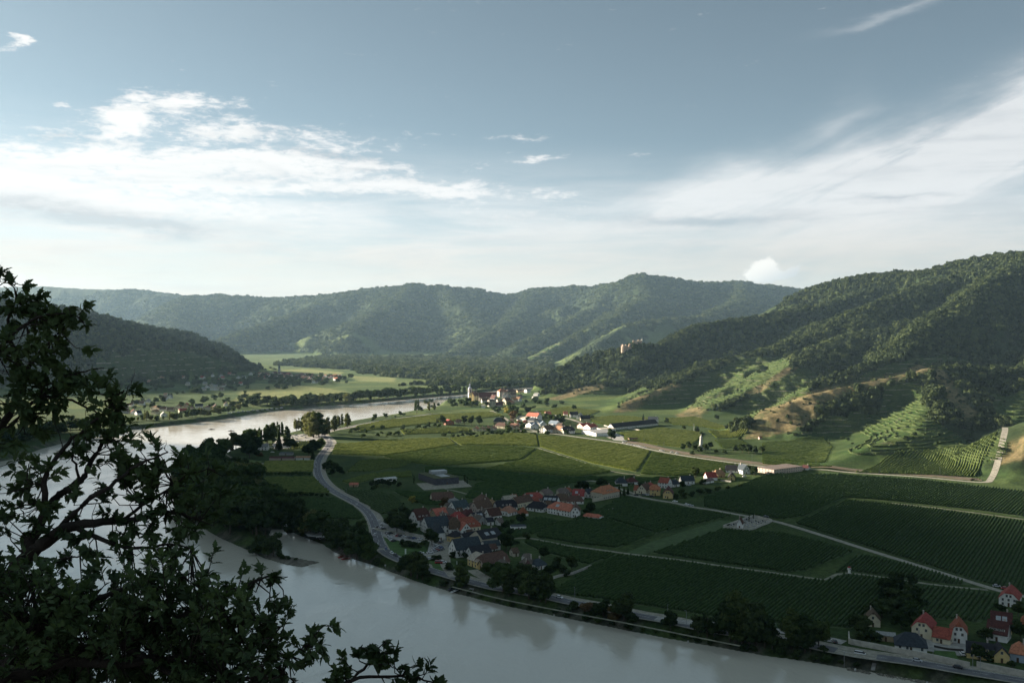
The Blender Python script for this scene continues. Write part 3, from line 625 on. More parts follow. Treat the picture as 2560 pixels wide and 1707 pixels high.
def offs(L, d):
    T = np.gradient(L, axis=0); T /= np.linalg.norm(T, axis=1)[:, None]+1e-9; return L+np.stack([-T[:, 1], T[:, 0]], 1)*d
def strip(name, L, w, m, lift, off=0.0, label=None, kind='structure'):
    a = offs(L, off-w/2); b = offs(L, off+w/2); c_ = offs(L, off)
    z = np.maximum(np.maximum(gz(a[:, 0], a[:, 1]), gz(b[:, 0], b[:, 1])), gz(c_[:, 0], c_[:, 1])); z = np.maximum(z, PL-.05)+lift
    V = np.concatenate([np.c_[a, z], np.c_[b, z]]); n = len(L); i = np.arange(n-1)
    F = np.stack([i, i+n, i+n+1, i+1], 1)
    o = ob(name, mesh_np(name, V, F, m)); tag(o, label, None, None, kind); return o
def road(name, px, w, m, lift=.08, step=6, **k):
    L = smooth_line([W0(x, y, PL) for x, y in px], step); strip(name, L, w, m, lift, **k); return L
RA = [(1090,1034),(1010,1044),(930,1056),(870,1068),(830,1075),(806,1084),(818,1096),(825,1107),(816,1122),(802,1140),(794,1159),(795,1183),(806,1204),(827,1223),(851,1237),(887,1256),(912,1273),(927,1290),(937,1312),(943,1338),(953,1365),(973,1384),(1008,1401),(1074,1423),(1137,1442),(1184,1455),(1242,1469),(1310,1480),(1371,1491),(1418,1502),(1500,1517),(1594,1537),(1681,1552),(1751,1568),(1820,1580),(1908,1592),(2000,1607),(2062,1619),(2149,1635),(2292,1655),(2394,1673),(2560,1701),(2760,1738),(3100,1800)]
LA = road('riverside_road', RA, 7.6, M_ASPH)
strip('verge', LA, 13.5, M_GRAV, .04, 1.6, kind='structure')
for d in (-3.4, 3.4): strip('edge_line', LA, .22, M_WHITE, .086, d)
# broken centre line
seg = []; q = 0
Vc = []; Fc = []
for i in range(0, len(LA)-1, 2):
    a, b_ = LA[i], LA[i+1]; d = (b_-a)/(np.linalg.norm(b_-a)+1e-9); nn = np.array([-d[1], d[0]])*.09; k = len(Vc)
    for p in (a-nn, a+nn, b_+nn, b_-nn): Vc.append((p[0], p[1], PL+.086))
    Fc.append((k, k+1, k+2, k+3))
tag(ob('centre_line', mesh_np('centre_line', Vc, Fc, M_WHITE)), kind='structure')
LB = road('vineyard_road', [(1540,1228),(1574,1237),(1643,1250),(1682,1256),(1733,1267),(1780,1274),(1835,1284),(1886,1293),(1950,1306),(2050,1336),(2150,1368),(2253,1400),(2343,1428),(2432,1456),(2503,1477),(2600,1500),(2800,1560)], 5.2, M_GRAV)
LCc = road('vineyard_path', [(1236,1352),(1278,1346),(1324,1345),(1350,1350),(1418,1363),(1500,1374),(1580,1385),(1707,1400),(1789,1412),(1880,1424),(1960,1435),(2040,1446),(2067,1448),(2087,1438),(2118,1432),(2190,1440),(2292,1455),(2380,1466),(2470,1474)], 3.4, M_PATH)
LD = road('valley_road', [(1290,1076),(1340,1080),(1400,1086),(1450,1093),(1552,1107),(1629,1124),(1705,1138),(1807,1153),(1896,1164),(2021,1174),(2100,1179),(2300,1192),(2450,1205),(2482,1196),(2508,1176),(2512,1158),(2498,1142),(2490,1128)], 6, M_GRAV, .09)
L2 = offs(LD, 15); n_ = [i for i in range(len(L2)) if 1560 < CX+FPX*L2[i][0]/L2[i][1] < 2440 and L2[i][1] > 880]
LR = L2[n_[0]:n_[-1]]; strip('railway_embankment', LR, 17, M_EMB, .35); strip('railway_track', LR, 3.2, M_TRACKS, .60, 3)
for d in (2.3, 3.7): strip('rail', LR, .15, mat('rusty_rail', (.12, .085, .065), .6), .72, d)
road('field_path', [(2226,1257),(2330,1268),(2440,1282),(2560,1298),(2700,1315)], 3, M_PATH)
road('field_path', [(1345,1120),(1400,1137),(1480,1163),(1530,1178),(1600,1188)], 2.8, M_PATH)
road('field_path', [(1090,1218),(1130,1225),(1180,1238)], 2.5, M_PATH)
road('meadow_path', [(560,1132),(585,1148),(600,1158),(640,1160),(657,1157),(640,1178),(625,1200)], 2.8, M_PATH)
road('village_street', [(1137,1442),(1118,1418),(1112,1396),(1118,1368),(1124,1340),(1122,1318),(1118,1302)], 7, M_GRAV, .10)
road('village_street', [(1010,1402),(1060,1392),(1095,1386),(1116,1376)], 6, M_GRAV, .11)
road('village_street', [(938,1318),(975,1330),(1010,1336),(1050,1346),(1090,1352),(1120,1362)], 8, M_GRAV, .12)
road('village_street', [(1242,1468),(1226,1452),(1198,1436),(1180,1424)], 7, M_GRAV, .10)
road('village_street', [(1320,1214),(1400,1208),(1480,1202),(1560,1225),(1600,1240)], 4, M_GRAV, .10)
road('town_street', [(1228,1027),(1245,1036),(1262,1046),(1285,1058),(1300,1066),(1340,1078)], 7, M_GRAV, .12)
road('town_street', [(1410,1044),(1440,1052),(1470,1066),(1500,1080),(1530,1096)], 7, M_GRAV, .12)
road('layby', [(1640,1545),(1720,1556),(1790,1560),(1900,1571),(2000,1584),(2060,1595),(2110,1606)], 7, M_CONC, .13)
road('riverbank_path', [(1130,1466),(1250,1496),(1400,1526),(1560,1556),(1700,1584),(1850,1614)], 1.8, M_PATH, .10)
road('camp_road', [(806,1084),(775,1090),(745,1098),(715,1110),(690,1122)], 9, M_GRAV, .12)
road('hill_track', [(1895,1100),(1960,1103),(2040,1096),(2120,1088),(2210,1078)], 3, M_PATH, .3) if False else None
def area(name, px, m, lift, kind='structure'):
    P = [W0(x, y, PL) for x, y in px]; me = bpy.data.meshes.new(name); me.from_pydata([(x, y, PL+lift) for x, y in P], [], [list(range(len(P)))]); me.materials.append(m); me.update()
    o = ob(name, me); tag(o, kind=kind); return o
area('car_park', [(930,1300),(965,1305),(1015,1330),(1060,1342),(1070,1352),(1045,1358),(1000,1352),(955,1338),(938,1325)], M_CONC, .06)
area('car_park', [(1075,1352),(1118,1352),(1120,1385),(1080,1392),(1020,1398),(1022,1390),(1068,1382)], M_CONC, .064)
area('car_park', [(700,1092),(760,1084),(806,1086),(800,1100),(760,1112),(690,1124),(680,1112)], M_CONC, .06)
area('car_park', [(745,1318),(830,1316),(835,1345),(770,1340)], M_CONC, .06)
area('car_park', [(1520,1072),(1555,1090),(1570,1104),(1535,1100),(1505,1084)], M_CONC, .06)
area('yard', [(2300,1590),(2345,1590),(2420,1610),(2410,1640),(2290,1622)], M_CONC, .07)
area('village_green', [(958,1342),(1000,1356),(1060,1364),(1070,1380),(1010,1394),(978,1378)], M_LAWN, .05)
area('village_green', [(1075,1402),(1108,1400),(1122,1424),(1130,1436),(1085,1424)], M_LAWN, .05)
area('garden_lawn', [(1290,1305),(1312,1300),(1340,1312),(1338,1325),(1300,1320)], M_LAWN, .05)
area('garden_lawn', [(2335,1625),(2388,1628),(2396,1650),(2338,1640)], M_LAWN, .09)
area('meadow', [(566,1143),(600,1146),(655,1152),(640,1170),(612,1168),(580,1156)], M_LAWN2, .04)
area('grass_strip', [(1560,1384),(1625,1355),(1800,1300),(1872,1305),(1700,1358),(1600,1388)], M_STRIP, .04)
area('gravel_yard', [(1040,1208),(1160,1200),(1180,1216),(1060,1225)], M_GRAV, .05)

# ------------------------------------------------------------------ vineyards: every row is real foliage
M_VINE = {}  # lit, mid and deep tones put sun and shade into the leaf colour
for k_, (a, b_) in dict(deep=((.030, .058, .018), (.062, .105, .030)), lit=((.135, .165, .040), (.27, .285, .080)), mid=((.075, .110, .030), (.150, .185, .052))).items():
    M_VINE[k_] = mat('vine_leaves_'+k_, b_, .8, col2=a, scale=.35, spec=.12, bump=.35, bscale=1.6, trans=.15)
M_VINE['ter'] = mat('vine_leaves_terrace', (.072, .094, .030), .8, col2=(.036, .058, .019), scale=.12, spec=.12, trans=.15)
M_SOIL = {k_: mat('row_grass_'+k_, c_, .95, .35, .4) for k_, c_ in dict(deep=(.085, .120, .050), lit=(.16, .175, .065), mid=(.12, .145, .055)).items()}  # row grass likewise: sun and shade of each field in its colour
def vineyard(px, ang, sp, label, tone='deep', h=1.7, w=.9, seg=2.2, gap=.012, world=None):
    P = np.array(world if world is not None else [W0(x, y, PL) for x, y in px]); c, s = math.cos(R(ang)), math.sin(R(ang))
    Q = np.stack([P[:, 0]*c+P[:, 1]*s, -P[:, 0]*s+P[:, 1]*c], 1); rs = np.random.RandomState(int(abs(P[0, 0]*7+P[0, 1])) % 9999)
    VV = []; FF = []; k = 0
    for v in np.arange(Q[:, 1].min()+sp/2, Q[:, 1].max(), sp):
        xs = []
        for i in range(len(Q)):
            (x1, y1), (x2, y2) = Q[i], Q[(i+1) % len(Q)]
            if (y1 > v) != (y2 > v): xs.append(x1+(x2-x1)*(v-y1)/(y2-y1))
        xs.sort()
        for a, b_ in zip(xs[::2], xs[1::2]):
            a += rs.uniform(0, 1.5); b_ -= rs.uniform(0, 1.5)
            if b_-a < 4: continue
            n = max(3, int((b_-a)/seg)); u = np.linspace(a, b_, n); X = u*c-v*s; Y = u*s+v*c; Z = gz(X, Y)
            hh = h*(1+.28*rs.uniform(-1, 1, n)); hh *= np.where(rs.rand(n) < gap, .25, 1); ww = w/2*(1+.35*rs.uniform(-1, 1, n)); off = rs.uniform(-.12, .12, n)
            cols = []
            for du, dz in ((-1.0, .15), (-.85, .8), (0, 1.0), (.85, .8), (1.0, .15)):
                o_ = off+ww*du; cols.append(np.stack([X-s*o_, Y+c*o_, Z+hh*dz], 1))
            V = np.stack(cols, 1).reshape(-1, 3); i = np.arange(n-1)*5
            for j in range(4): FF.append(np.stack([i+j, i+j+1, i+5+j+1, i+5+j], 1)+k)
            VV.append(V); k += len(V)
    # grass between the rows, one sheet under the field
    V = np.concatenate(VV); F = np.concatenate(FF); o = ob('vineyard', mesh_np('vineyard', V, F, M_VINE[tone]))
    tag(o, label, 'vineyard', 'vineyards on the river plain', 'stuff')
    if world is None:
        g = bpy.data.meshes.new('vineyard_grass'); g.from_pydata([(x, y, PL+.02) for x, y in P], [], [list(range(len(P)))]); g.materials.append(M_SOIL[tone]); g.update()
        tag(ob('vineyard_grass', g), kind='structure')
    return o
A1 = 57
vineyard([(1375,1482),(1477,1420),(1545,1388),(1580,1390),(1707,1405),(1789,1417),(1880,1429),(1960,1440),(2060,1453),(2090,1443),(2118,1436),(2190,1444),(2292,1460),(2245,1490),(2170,1545),(2126,1572),(1960,1560),(1800,1545),(1650,1520),(1500,1498)], A1, 2.3, 'large vineyard of straight dark rows between the riverside road and the middle path')
vineyard([(1300,1352),(1350,1354),(1452,1374),(1540,1386),(1470,1412),(1420,1398),(1350,1378)], A1, 2.3, 'narrow vineyard below the path, behind the village gardens')
vineyard([(2300,1464),(2380,1471),(2432,1477),(2490,1484),(2478,1530),(2450,1556),(2330,1546),(2288,1536),(2285,1510)], A1-2, 2.6, 'small vineyard of widely spaced rows above the red roofed houses at lower right')
vineyard([(1350,1332),(1395,1305),(1510,1296),(1640,1335),(1540,1370),(1452,1361),(1340,1343)], A1, 2.4, 'vineyard above the middle path, left of the grass strip')
vineyard([(1425,1300),(1500,1272),(1560,1243),(1640,1257),(1730,1273),(1830,1289),(1640,1333),(1530,1300)], A1, 2.4, 'vineyard below the road of the row houses, running up to the orange roofed manor', 'deep')
vineyard([(1260,1352),(1240,1330),(1350,1292),(1392,1303),(1345,1330)], A1, 2.5, 'little vineyard patch right behind the village roofs', 'deep')
vineyard([(1630,1382),(1810,1322),(1875,1328),(1950,1332),(2040,1352),(2135,1376),(2020,1425),(1960,1431),(1880,1419),(1780,1406)], A1, 2.3, 'vineyard in front of the small walled cemetery')
vineyard([(2085,1434),(2150,1385),(2253,1406),(2340,1432),(2430,1460),(2380,1462),(2292,1450),(2190,1436),(2118,1428)], A1, 2.3, 'wedge shaped vineyard where the two vineyard ways meet at right')
vineyard([(1760,1243),(1930,1184),(2100,1186),(2300,1199),(2450,1216),(2560,1228),(2680,1245),(2680,1306),(2560,1291),(2440,1275),(2226,1252),(2110,1243),(2010,1290),(1950,1298),(1830,1279),(1760,1268)], A1-3, 2.6, 'broad vineyard between the row of houses and the railway embankment', 'deep')
vineyard([(2118,1250),(2226,1260),(2330,1272),(2440,1287),(2560,1303),(2700,1322),(2700,1520),(2503,1470),(2432,1449),(2343,1421),(2253,1393),(2150,1361),(2050,1329),(1985,1308)], A1, 2.4, 'very large vineyard at right, below the narrow field path', 'deep')
# middle of the plain
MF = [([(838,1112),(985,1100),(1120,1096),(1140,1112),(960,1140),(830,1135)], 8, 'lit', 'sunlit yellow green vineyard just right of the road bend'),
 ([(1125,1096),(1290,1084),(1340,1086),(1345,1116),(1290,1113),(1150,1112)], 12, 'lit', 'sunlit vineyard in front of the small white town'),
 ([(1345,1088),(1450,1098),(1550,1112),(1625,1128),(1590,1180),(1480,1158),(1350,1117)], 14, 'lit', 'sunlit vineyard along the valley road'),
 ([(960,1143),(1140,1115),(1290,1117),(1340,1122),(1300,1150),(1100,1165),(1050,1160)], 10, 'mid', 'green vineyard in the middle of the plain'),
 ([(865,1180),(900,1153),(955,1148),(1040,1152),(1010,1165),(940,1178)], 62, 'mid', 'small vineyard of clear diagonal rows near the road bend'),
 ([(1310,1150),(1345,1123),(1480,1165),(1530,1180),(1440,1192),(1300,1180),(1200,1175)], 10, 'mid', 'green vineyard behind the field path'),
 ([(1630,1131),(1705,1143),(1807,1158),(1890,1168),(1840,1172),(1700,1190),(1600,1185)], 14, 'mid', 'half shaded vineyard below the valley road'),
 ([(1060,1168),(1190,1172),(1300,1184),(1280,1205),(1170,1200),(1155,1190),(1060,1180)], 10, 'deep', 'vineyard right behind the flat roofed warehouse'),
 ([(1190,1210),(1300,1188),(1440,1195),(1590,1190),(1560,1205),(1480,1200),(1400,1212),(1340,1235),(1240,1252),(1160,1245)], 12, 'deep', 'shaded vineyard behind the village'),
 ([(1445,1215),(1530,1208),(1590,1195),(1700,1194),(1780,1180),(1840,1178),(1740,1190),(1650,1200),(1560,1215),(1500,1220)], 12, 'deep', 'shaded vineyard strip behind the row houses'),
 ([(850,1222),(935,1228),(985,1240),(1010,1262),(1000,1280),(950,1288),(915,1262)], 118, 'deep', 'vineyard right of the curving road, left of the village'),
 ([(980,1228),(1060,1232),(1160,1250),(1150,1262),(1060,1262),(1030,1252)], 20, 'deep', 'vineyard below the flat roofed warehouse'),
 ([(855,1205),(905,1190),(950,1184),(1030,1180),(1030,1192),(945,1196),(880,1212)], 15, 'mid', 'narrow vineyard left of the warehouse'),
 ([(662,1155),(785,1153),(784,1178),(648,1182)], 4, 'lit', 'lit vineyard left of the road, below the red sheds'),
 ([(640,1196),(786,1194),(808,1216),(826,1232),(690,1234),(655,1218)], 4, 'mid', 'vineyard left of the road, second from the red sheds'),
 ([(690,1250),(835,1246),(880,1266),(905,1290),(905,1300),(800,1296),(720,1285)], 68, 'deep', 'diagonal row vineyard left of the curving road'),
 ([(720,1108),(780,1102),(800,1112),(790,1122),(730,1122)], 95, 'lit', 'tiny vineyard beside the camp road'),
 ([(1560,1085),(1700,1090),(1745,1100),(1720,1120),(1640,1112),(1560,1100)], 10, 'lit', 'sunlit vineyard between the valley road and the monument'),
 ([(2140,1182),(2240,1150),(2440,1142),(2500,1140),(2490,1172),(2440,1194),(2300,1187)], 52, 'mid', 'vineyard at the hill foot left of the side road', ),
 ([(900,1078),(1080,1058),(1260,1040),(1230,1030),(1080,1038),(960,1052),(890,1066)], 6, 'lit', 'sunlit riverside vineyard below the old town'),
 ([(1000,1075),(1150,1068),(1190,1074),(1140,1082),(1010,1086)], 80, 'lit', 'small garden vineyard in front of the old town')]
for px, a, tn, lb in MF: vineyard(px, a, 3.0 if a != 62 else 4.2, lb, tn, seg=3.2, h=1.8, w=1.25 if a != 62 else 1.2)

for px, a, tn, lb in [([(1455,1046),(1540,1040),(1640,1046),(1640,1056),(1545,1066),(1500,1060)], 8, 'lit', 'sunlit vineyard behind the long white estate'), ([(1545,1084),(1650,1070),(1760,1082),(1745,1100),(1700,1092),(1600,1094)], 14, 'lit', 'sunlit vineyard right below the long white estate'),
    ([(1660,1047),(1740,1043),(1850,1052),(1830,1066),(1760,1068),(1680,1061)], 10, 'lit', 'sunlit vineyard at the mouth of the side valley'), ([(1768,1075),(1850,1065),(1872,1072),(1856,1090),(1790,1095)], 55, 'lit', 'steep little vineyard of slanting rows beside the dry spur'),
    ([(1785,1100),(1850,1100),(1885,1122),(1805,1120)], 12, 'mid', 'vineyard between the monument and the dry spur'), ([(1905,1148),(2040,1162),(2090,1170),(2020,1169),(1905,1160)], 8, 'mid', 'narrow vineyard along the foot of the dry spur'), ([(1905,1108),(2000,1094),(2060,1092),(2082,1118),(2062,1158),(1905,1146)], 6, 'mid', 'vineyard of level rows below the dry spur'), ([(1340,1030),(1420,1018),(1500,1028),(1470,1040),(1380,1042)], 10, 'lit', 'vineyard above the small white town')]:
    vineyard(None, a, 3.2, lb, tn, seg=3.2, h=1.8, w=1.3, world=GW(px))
# terraced slopes: vine rows that follow the contours, dry stone walls below every few rows
def contours(mask, dz, h, w, drop=0.0, keep=1.0, seed=0, wob=.0):
    rs = np.random.RandomState(seed); rr_, cc_ = np.nonzero(mask[:-1, :-1]); Z4 = [ZSM[rr_, cc_], ZSM[rr_, cc_+1], ZSM[rr_+1, cc_+1], ZSM[rr_+1, cc_]]
    X4 = [GX[rr_, cc_], GX[rr_, cc_+1], GX[rr_+1, cc_+1], GX[rr_+1, cc_]]; Y4 = [GY[rr_, cc_], GY[rr_, cc_+1], GY[rr_+1, cc_+1], GY[rr_+1, cc_]]; out = []
    for T in ((0, 1, 2), (0, 2, 3)):
        z = np.stack([Z4[i] for i in T], 1); x = np.stack([X4[i] for i in T], 1); y = np.stack([Y4[i] for i in T], 1)
        lo, hi = z.min(1), z.max(1); k = np.ceil(lo/dz)
        for e in range(6):
            lv = (k+e)*dz; m = (lv < hi) & (lv > lo)
            if not m.any(): continue
            zz, xx, yy, L = z[m], x[m], y[m], lv[m][:, None]; P = []
            pts = np.full((len(L), 2, 2), np.nan); cnt = np.zeros(len(L), int)
            for a, b_ in ((0, 1), (1, 2), (2, 0)):
                da = zz[:, a]-L[:, 0]; db = zz[:, b_]-L[:, 0]; c = da*db < 0; f = np.where(c, da/(da-db+1e-12), 0)
                px_, py_ = xx[:, a]+(xx[:, b_]-xx[:, a])*f, yy[:, a]+(yy[:, b_]-yy[:, a])*f; ok = c & (cnt < 2); i = np.nonzero(ok)[0]
                pts[i, cnt[i], 0] = px_[i]; pts[i, cnt[i], 1] = py_[i]; cnt[i] += 1
            g = cnt == 2; out.append(np.concatenate([pts[g].reshape(-1, 4), L[g]], 1))
    S = np.concatenate(out)
    if keep < 1: S = S[(fbm(S[:, 0]/24, S[:, 1]/24, 2, off=seed) > np.percentile(fbm(S[:, 0]/24, S[:, 1]/24, 2, off=seed), 100*(1-keep)))]
    a, b_, z = S[:, 0:2], S[:, 2:4], S[:, 4]; d = b_-a; l = np.linalg.norm(d, axis=1)[:, None]+1e-6; n = np.stack([-d[:, 1], d[:, 0]], 1)/l*w/2; d = d/l*.12; a = a-d; b_ = b_+d
    hh = h*(1+.3*rs.uniform(-1, 1, len(z))); V = []
    for p in (a-n, b_-n, b_+n, a+n): V.append(np.c_[p, z-.9-drop])
    for p in (a-n*.6, b_-n*.6, b_+n*.6, a+n*.6): V.append(np.c_[p, z+hh-drop])
    V = np.stack(V, 1).reshape(-1, 3); k = np.arange(len(z))[:, None]*8; F = np.concatenate([k+np.array([q]) for q in ((4, 5, 6, 7), (0, 1, 5, 4), (1, 2, 6, 5), (2, 3, 7, 6), (3, 0, 4, 7))]); return V, F
M_DWALL = mat('dry_stone_wall', (.26, .235, .18), .95, .4, .5)
TN = ['steep terraced vineyard on the hillside above the long white estate', 'terraced vineyard behind the old town under the castle hill', 'terraced vineyard left of the dry grassy spur', 'high terraced vineyard behind the dry grassy spur', 'broad terraced vineyard on the front of the dry grassy spur', 'terraced vineyard on the shaded slope at the right edge', 'faint terraced vineyard on the hill behind the left bank', 'sunlit terraced vineyard on the distant valley slope']
for i_, W_ in enumerate(TERW):
    zz = zone(GX, GY, [W_], 8, 5)*(1-ZD)*HILL; far_ = i_ in (6, 7)
    m_ = zz > .45
    if not m_.any(): continue
    V, F = contours(m_, 2.3 if not far_ else 5.0, 1.5 if not far_ else 2.2, 1.5 if not far_ else 3.0, 0, .93, i_); V_ = V
    tag(ob('terraced_vineyard', mesh_np('terraced_vineyard', V, F, M_VINE['ter'])), TN[i_], 'vineyard', 'terraced vineyards', 'stuff')
    V, F = contours(m_, 6.9 if not far_ else 15., .35 if not far_ else 1.0, .7 if not far_ else 1.5, .55, .62, i_+20)
    V[:, 1] -= 1.2 if not far_ else 2.5
    tag(ob('terrace_wall', mesh_np('terrace_wall', V, F, M_DWALL)), 'dry stone walls of the '+TN[i_].split(' on ')[0].split(' above ')[0].split(' behind ')[0].split(' left ')[0]+f' ({ordinal(i_+1)} slope)', 'wall', 'dry stone terrace walls', 'stuff')
    print('terrace', i_, len(V_)//8, len(V)//8)

# ------------------------------------------------------------------ single trees
grow([(742,1079,'split',21),(757,1080,'poplar',23),(818,1086,'poplar',25),(850,1070,'split',23),(868,1068,'poplar',22),(836,1077,'poplar',22),(771,1090,'poplar',33,'pale',1.1),(784,1094,'poplar',35,'pale',1.15),(797,1093,'poplar',34,'mid',1.1),(812,1090,'round',9,'dark')], 'beside the road bend', 'pale')
grow([(700,1100,'split',25),(718,1106,'poplar',22,'dark',.9),(682,1108,'poplar',27),(668,1108,'poplar',26),(655,1110,'split',24),(641,1108,'split',21),(625,1112,'round',19),(608,1118,'split',20,'pale'),(590,1124,'round',20,'pale'),(575,1134,'split',22,'pale'),(560,1140,'round',20,'pale'),
      (618,1136,'round',25,'dark',1.15),(638,1134,'round',20,'dark'),(624,1146,'round',20,'dark',1.1),(697,1125,'conifer',20,'dark'),(720,1124,'round',14,'dark'),(734,1122,'round',12,'dark'),(651,1140,'bush',6,'brown')], 'on the riverside campsite', 'mid')
grow([(772,1142,'round',15),(784,1138,'round',17),(795,1128,'round',15),(803,1118,'round',11),(762,1130,'bush',6),(782,1150,'conifer',12)], 'inside the road bend', 'dark')
grow([(492,1182,'round',28),(508,1178,'poplar',32),(524,1176,'poplar',34),(538,1178,'round',30),(550,1186,'poplar',30),(512,1198,'round',30),(530,1202,'round',28),(492,1205,'round',27)], 'at the upper end of the wooded tongue', 'mid')
grow([(578,1190,'round',18),(592,1188,'round',17),(606,1194,'round',18),(618,1196,'round',15),(584,1205,'round',20)], 'below the little meadow', 'dark')
wood([(448,1262),(470,1222),(520,1205),(600,1205),(650,1228),(690,1262),(705,1300),(690,1318),(668,1340),(660,1362),(600,1350),(545,1325),(480,1290)], 15, 3, [('round','dark'),('round','mid'),('split','mid'),('willow','mid'),('poplar','mid'),('willow','pale'),('round','mid')], 'in the wooded river tongue', 17, 27)
grow([(640,1388,'willow',9),(668,1392,'round',9,'mid'),(684,1390,'round',14),(697,1392,'bush',4),(720,1398,'bush',3),(740,1401,'bush',2.4),(652,1382,'round',12),(706,1396,'bush',3.4),(622,1376,'bush',4)], 'on the low tip of the river tongue', 'dark')
grow([(738,1330,'poplar',24),(752,1338,'poplar',27),(776,1345,'round',20,'pale',.9),(790,1348,'round',19,'mid'),(762,1345,'bush',6),(832,1366,'round',18),(848,1374,'round',20),(862,1382,'round',18),(878,1390,'round',17),(892,1397,'round',14,'mid'),(910,1402,'round',16,'mid'),(925,1408,'round',13,'mid'),(820,1340,'round',12),(902,1335,'round',9),(905,1375,'round',13),(850,1350,'round',14),(940,1412,'bush',5),(720,1335,'bush',7),(705,1322,'round',12)], 'along the inlet shore', 'dark')
grow([(1028,1441,'round',15),(1043,1446,'round',14),(1056,1450,'round',10),(1154,1474,'poplar',17,'mid',1.1),(1146,1472,'bush',6),(1258,1482,'round',15,'mid'),(1272,1490,'poplar',16),(1282,1478,'round',13),(1322,1498,'round',14,'mid'),(1336,1500,'poplar',18),(1352,1502,'round',16),(1364,1506,'round',12),(1310,1462,'round',12),(1298,1488,'round',13)], 'between the village and the river', 'dark')
grow([(1432,1532,'round',7),(1470,1538,'willow',8,'brown'),(1488,1540,'bush',7),(1508,1542,'round',9),(1540,1550,'willow',9,'brown'),(1560,1552,'round',13),(1574,1556,'bush',7),(1676,1576,'round',10),(1745,1585,'round',9),(1768,1592,'split',13),(1786,1590,'bush',8),(1990-152,1606,'poplar',26,'mid',1.1),(1825,1602,'round',18),(1856,1608,'poplar',22,'mid'),(1872,1612,'round',19),(1890,1612,'willow',13),(1912,1618,'round',14),(1930,1622,'bush',8),(1978,1620,'poplar',19,'mid'),(1994,1626,'poplar',17),(2012,1630,'poplar',18,'mid'),(2026,1628,'round',14),(2046,1618,'round',12,'mid'),(1960,1628,'bush',7),(2060,1640,'bush',5)], 'on the river bank below the vineyards', 'dark')
for i in range(34):
    f = i/33; px = 960+1180*f; py = np.interp(px, [960,1071,1280,1489,1698,1908,2100,2200], [1412,1456,1512,1553,1594,1632,1660,1678]); tree(px+rt.uniform(-8, 8), py+rt.uniform(-2, 2), 'bush', rt.uniform(2.0, 4.5), rt.choice(['dark', 'mid', 'dark']), 'on the stony river bank')
wood([(2196,1545),(2190,1500),(2225,1470),(2290,1462),(2300,1478),(2285,1510),(2285,1560),(2240,1582)], 9.5, 5, [('round','dark'),('round','dark'),('bush','dark'),('conifer','dark')], 'in the thicket between two vineyards', 6, 11)
grow([(2140,1575,'round',8),(2158,1590,'round',9),(2172,1598,'bush',5),(2190,1602,'bush',5),(2150,1602,'bush',5),(2275,1552,'round',10,'mid'),(2470,1600,'round',6),(2455,1590,'bush',4),(2478,1650,'bush',5),(2530,1670,'bush',4),(2445,1650,'round',7),(2500,1530,'bush',5),(2545,1540,'round',7),(2552,1600,'round',9),(2310,1545,'bush',5)], 'around the red roofed houses at lower right', 'dark')
grow([(980,1318,'round',12),(992,1330,'round',12),(1005,1322,'round',12),(1016,1334,'round',10),(1030,1338,'round',9),(985,1300,'round',9),(1030,1304,'round',10),(1010,1300,'round',10),(1030,1259,'round',7,'yellow'),(973,1314,'round',6,'yellow'),(1080,1362,'round',11),(1006,1362,'bush',4.5),(1020,1365,'bush',5),(1034,1368,'bush',5),(1050,1372,'bush',5),(1060,1362,'bush',4),(1012,1368,'bush',4),(1086,1400,'bush',4),(1098,1398,'bush',3.5),(1122,1424,'bush',5),(1146,1392,'bush',5),(1162,1394,'bush',4),(1133,1392,'bush',4)], 'around the village green', 'dark')
grow([(1266,1378,'round',12),(1276,1372,'round',9),(1303,1312,'round',9),(1275,1336,'bush',5),(1316,1346,'bush',5),(1360,1398,'round',8),(1395,1408,'bush',5),(1430,1428,'round',9),(1376,1442,'round',8),(1406,1430,'bush',5),(1418,1440,'bush',4),(1390,1420,'bush',5),(1474,1288,'round',10),(1200,1268,'bush',5),(1232,1262,'bush',5),(1112,1270,'round',8,'brown'),(1250,1330,'bush',5),(1262,1318,'bush',5),(1236,1390,'bush',4.5),(1250,1396,'bush',4),(1215,1438,'round',8,'mid'),(1232,1430,'bush',6),(1244,1442,'round',9,'mid')], 'in the village gardens', 'dark')
grow([(1450,1226,'round',9),(1463,1228,'round',10),(1500,1216,'round',8),(1512,1212,'bush',6),(1548,1238,'conifer',9),(1560,1238,'conifer',8),(1570,1236,'conifer',7),(1738,1194,'round',10),(1757,1210,'bush',6),(1707,1222,'round',7),(1886,1188,'round',9),(1878,1184,'round',8),(1690,1246,'bush',5),(1710,1244,'bush',5),(1730,1240,'bush',5),(1750,1236,'bush',6),(1770,1232,'bush',5),(1795,1228,'bush',5),(1820,1224,'bush',4),(1850,1219,'bush',4),(1704,1236,'bush',5),(1600,1215,'bush',4)], 'around the row of houses', 'dark')
grow([(1107,1062,'round',14,'dark',.85),(1161,1062,'round',14,'dark',.85),(1178,1063,'round',13,'dark',.85),(1198,1064,'round',14,'dark',.9),(1093,1060,'split',11),(1042,1033,'split',27,'mid',.8),(1052,1029,'round',10,'dark'),(1072,1026,'poplar',15,'pale',.9),(1086,1025,'poplar',14,'pale',.9),(938,1050,'round',9),(932,1051,'bush',5),(964,1046,'round',9),(1001,1040,'round',8),(1010,1039,'bush',5),(988,1043,'bush',4)], 'on the fields below the old town', 'mid')
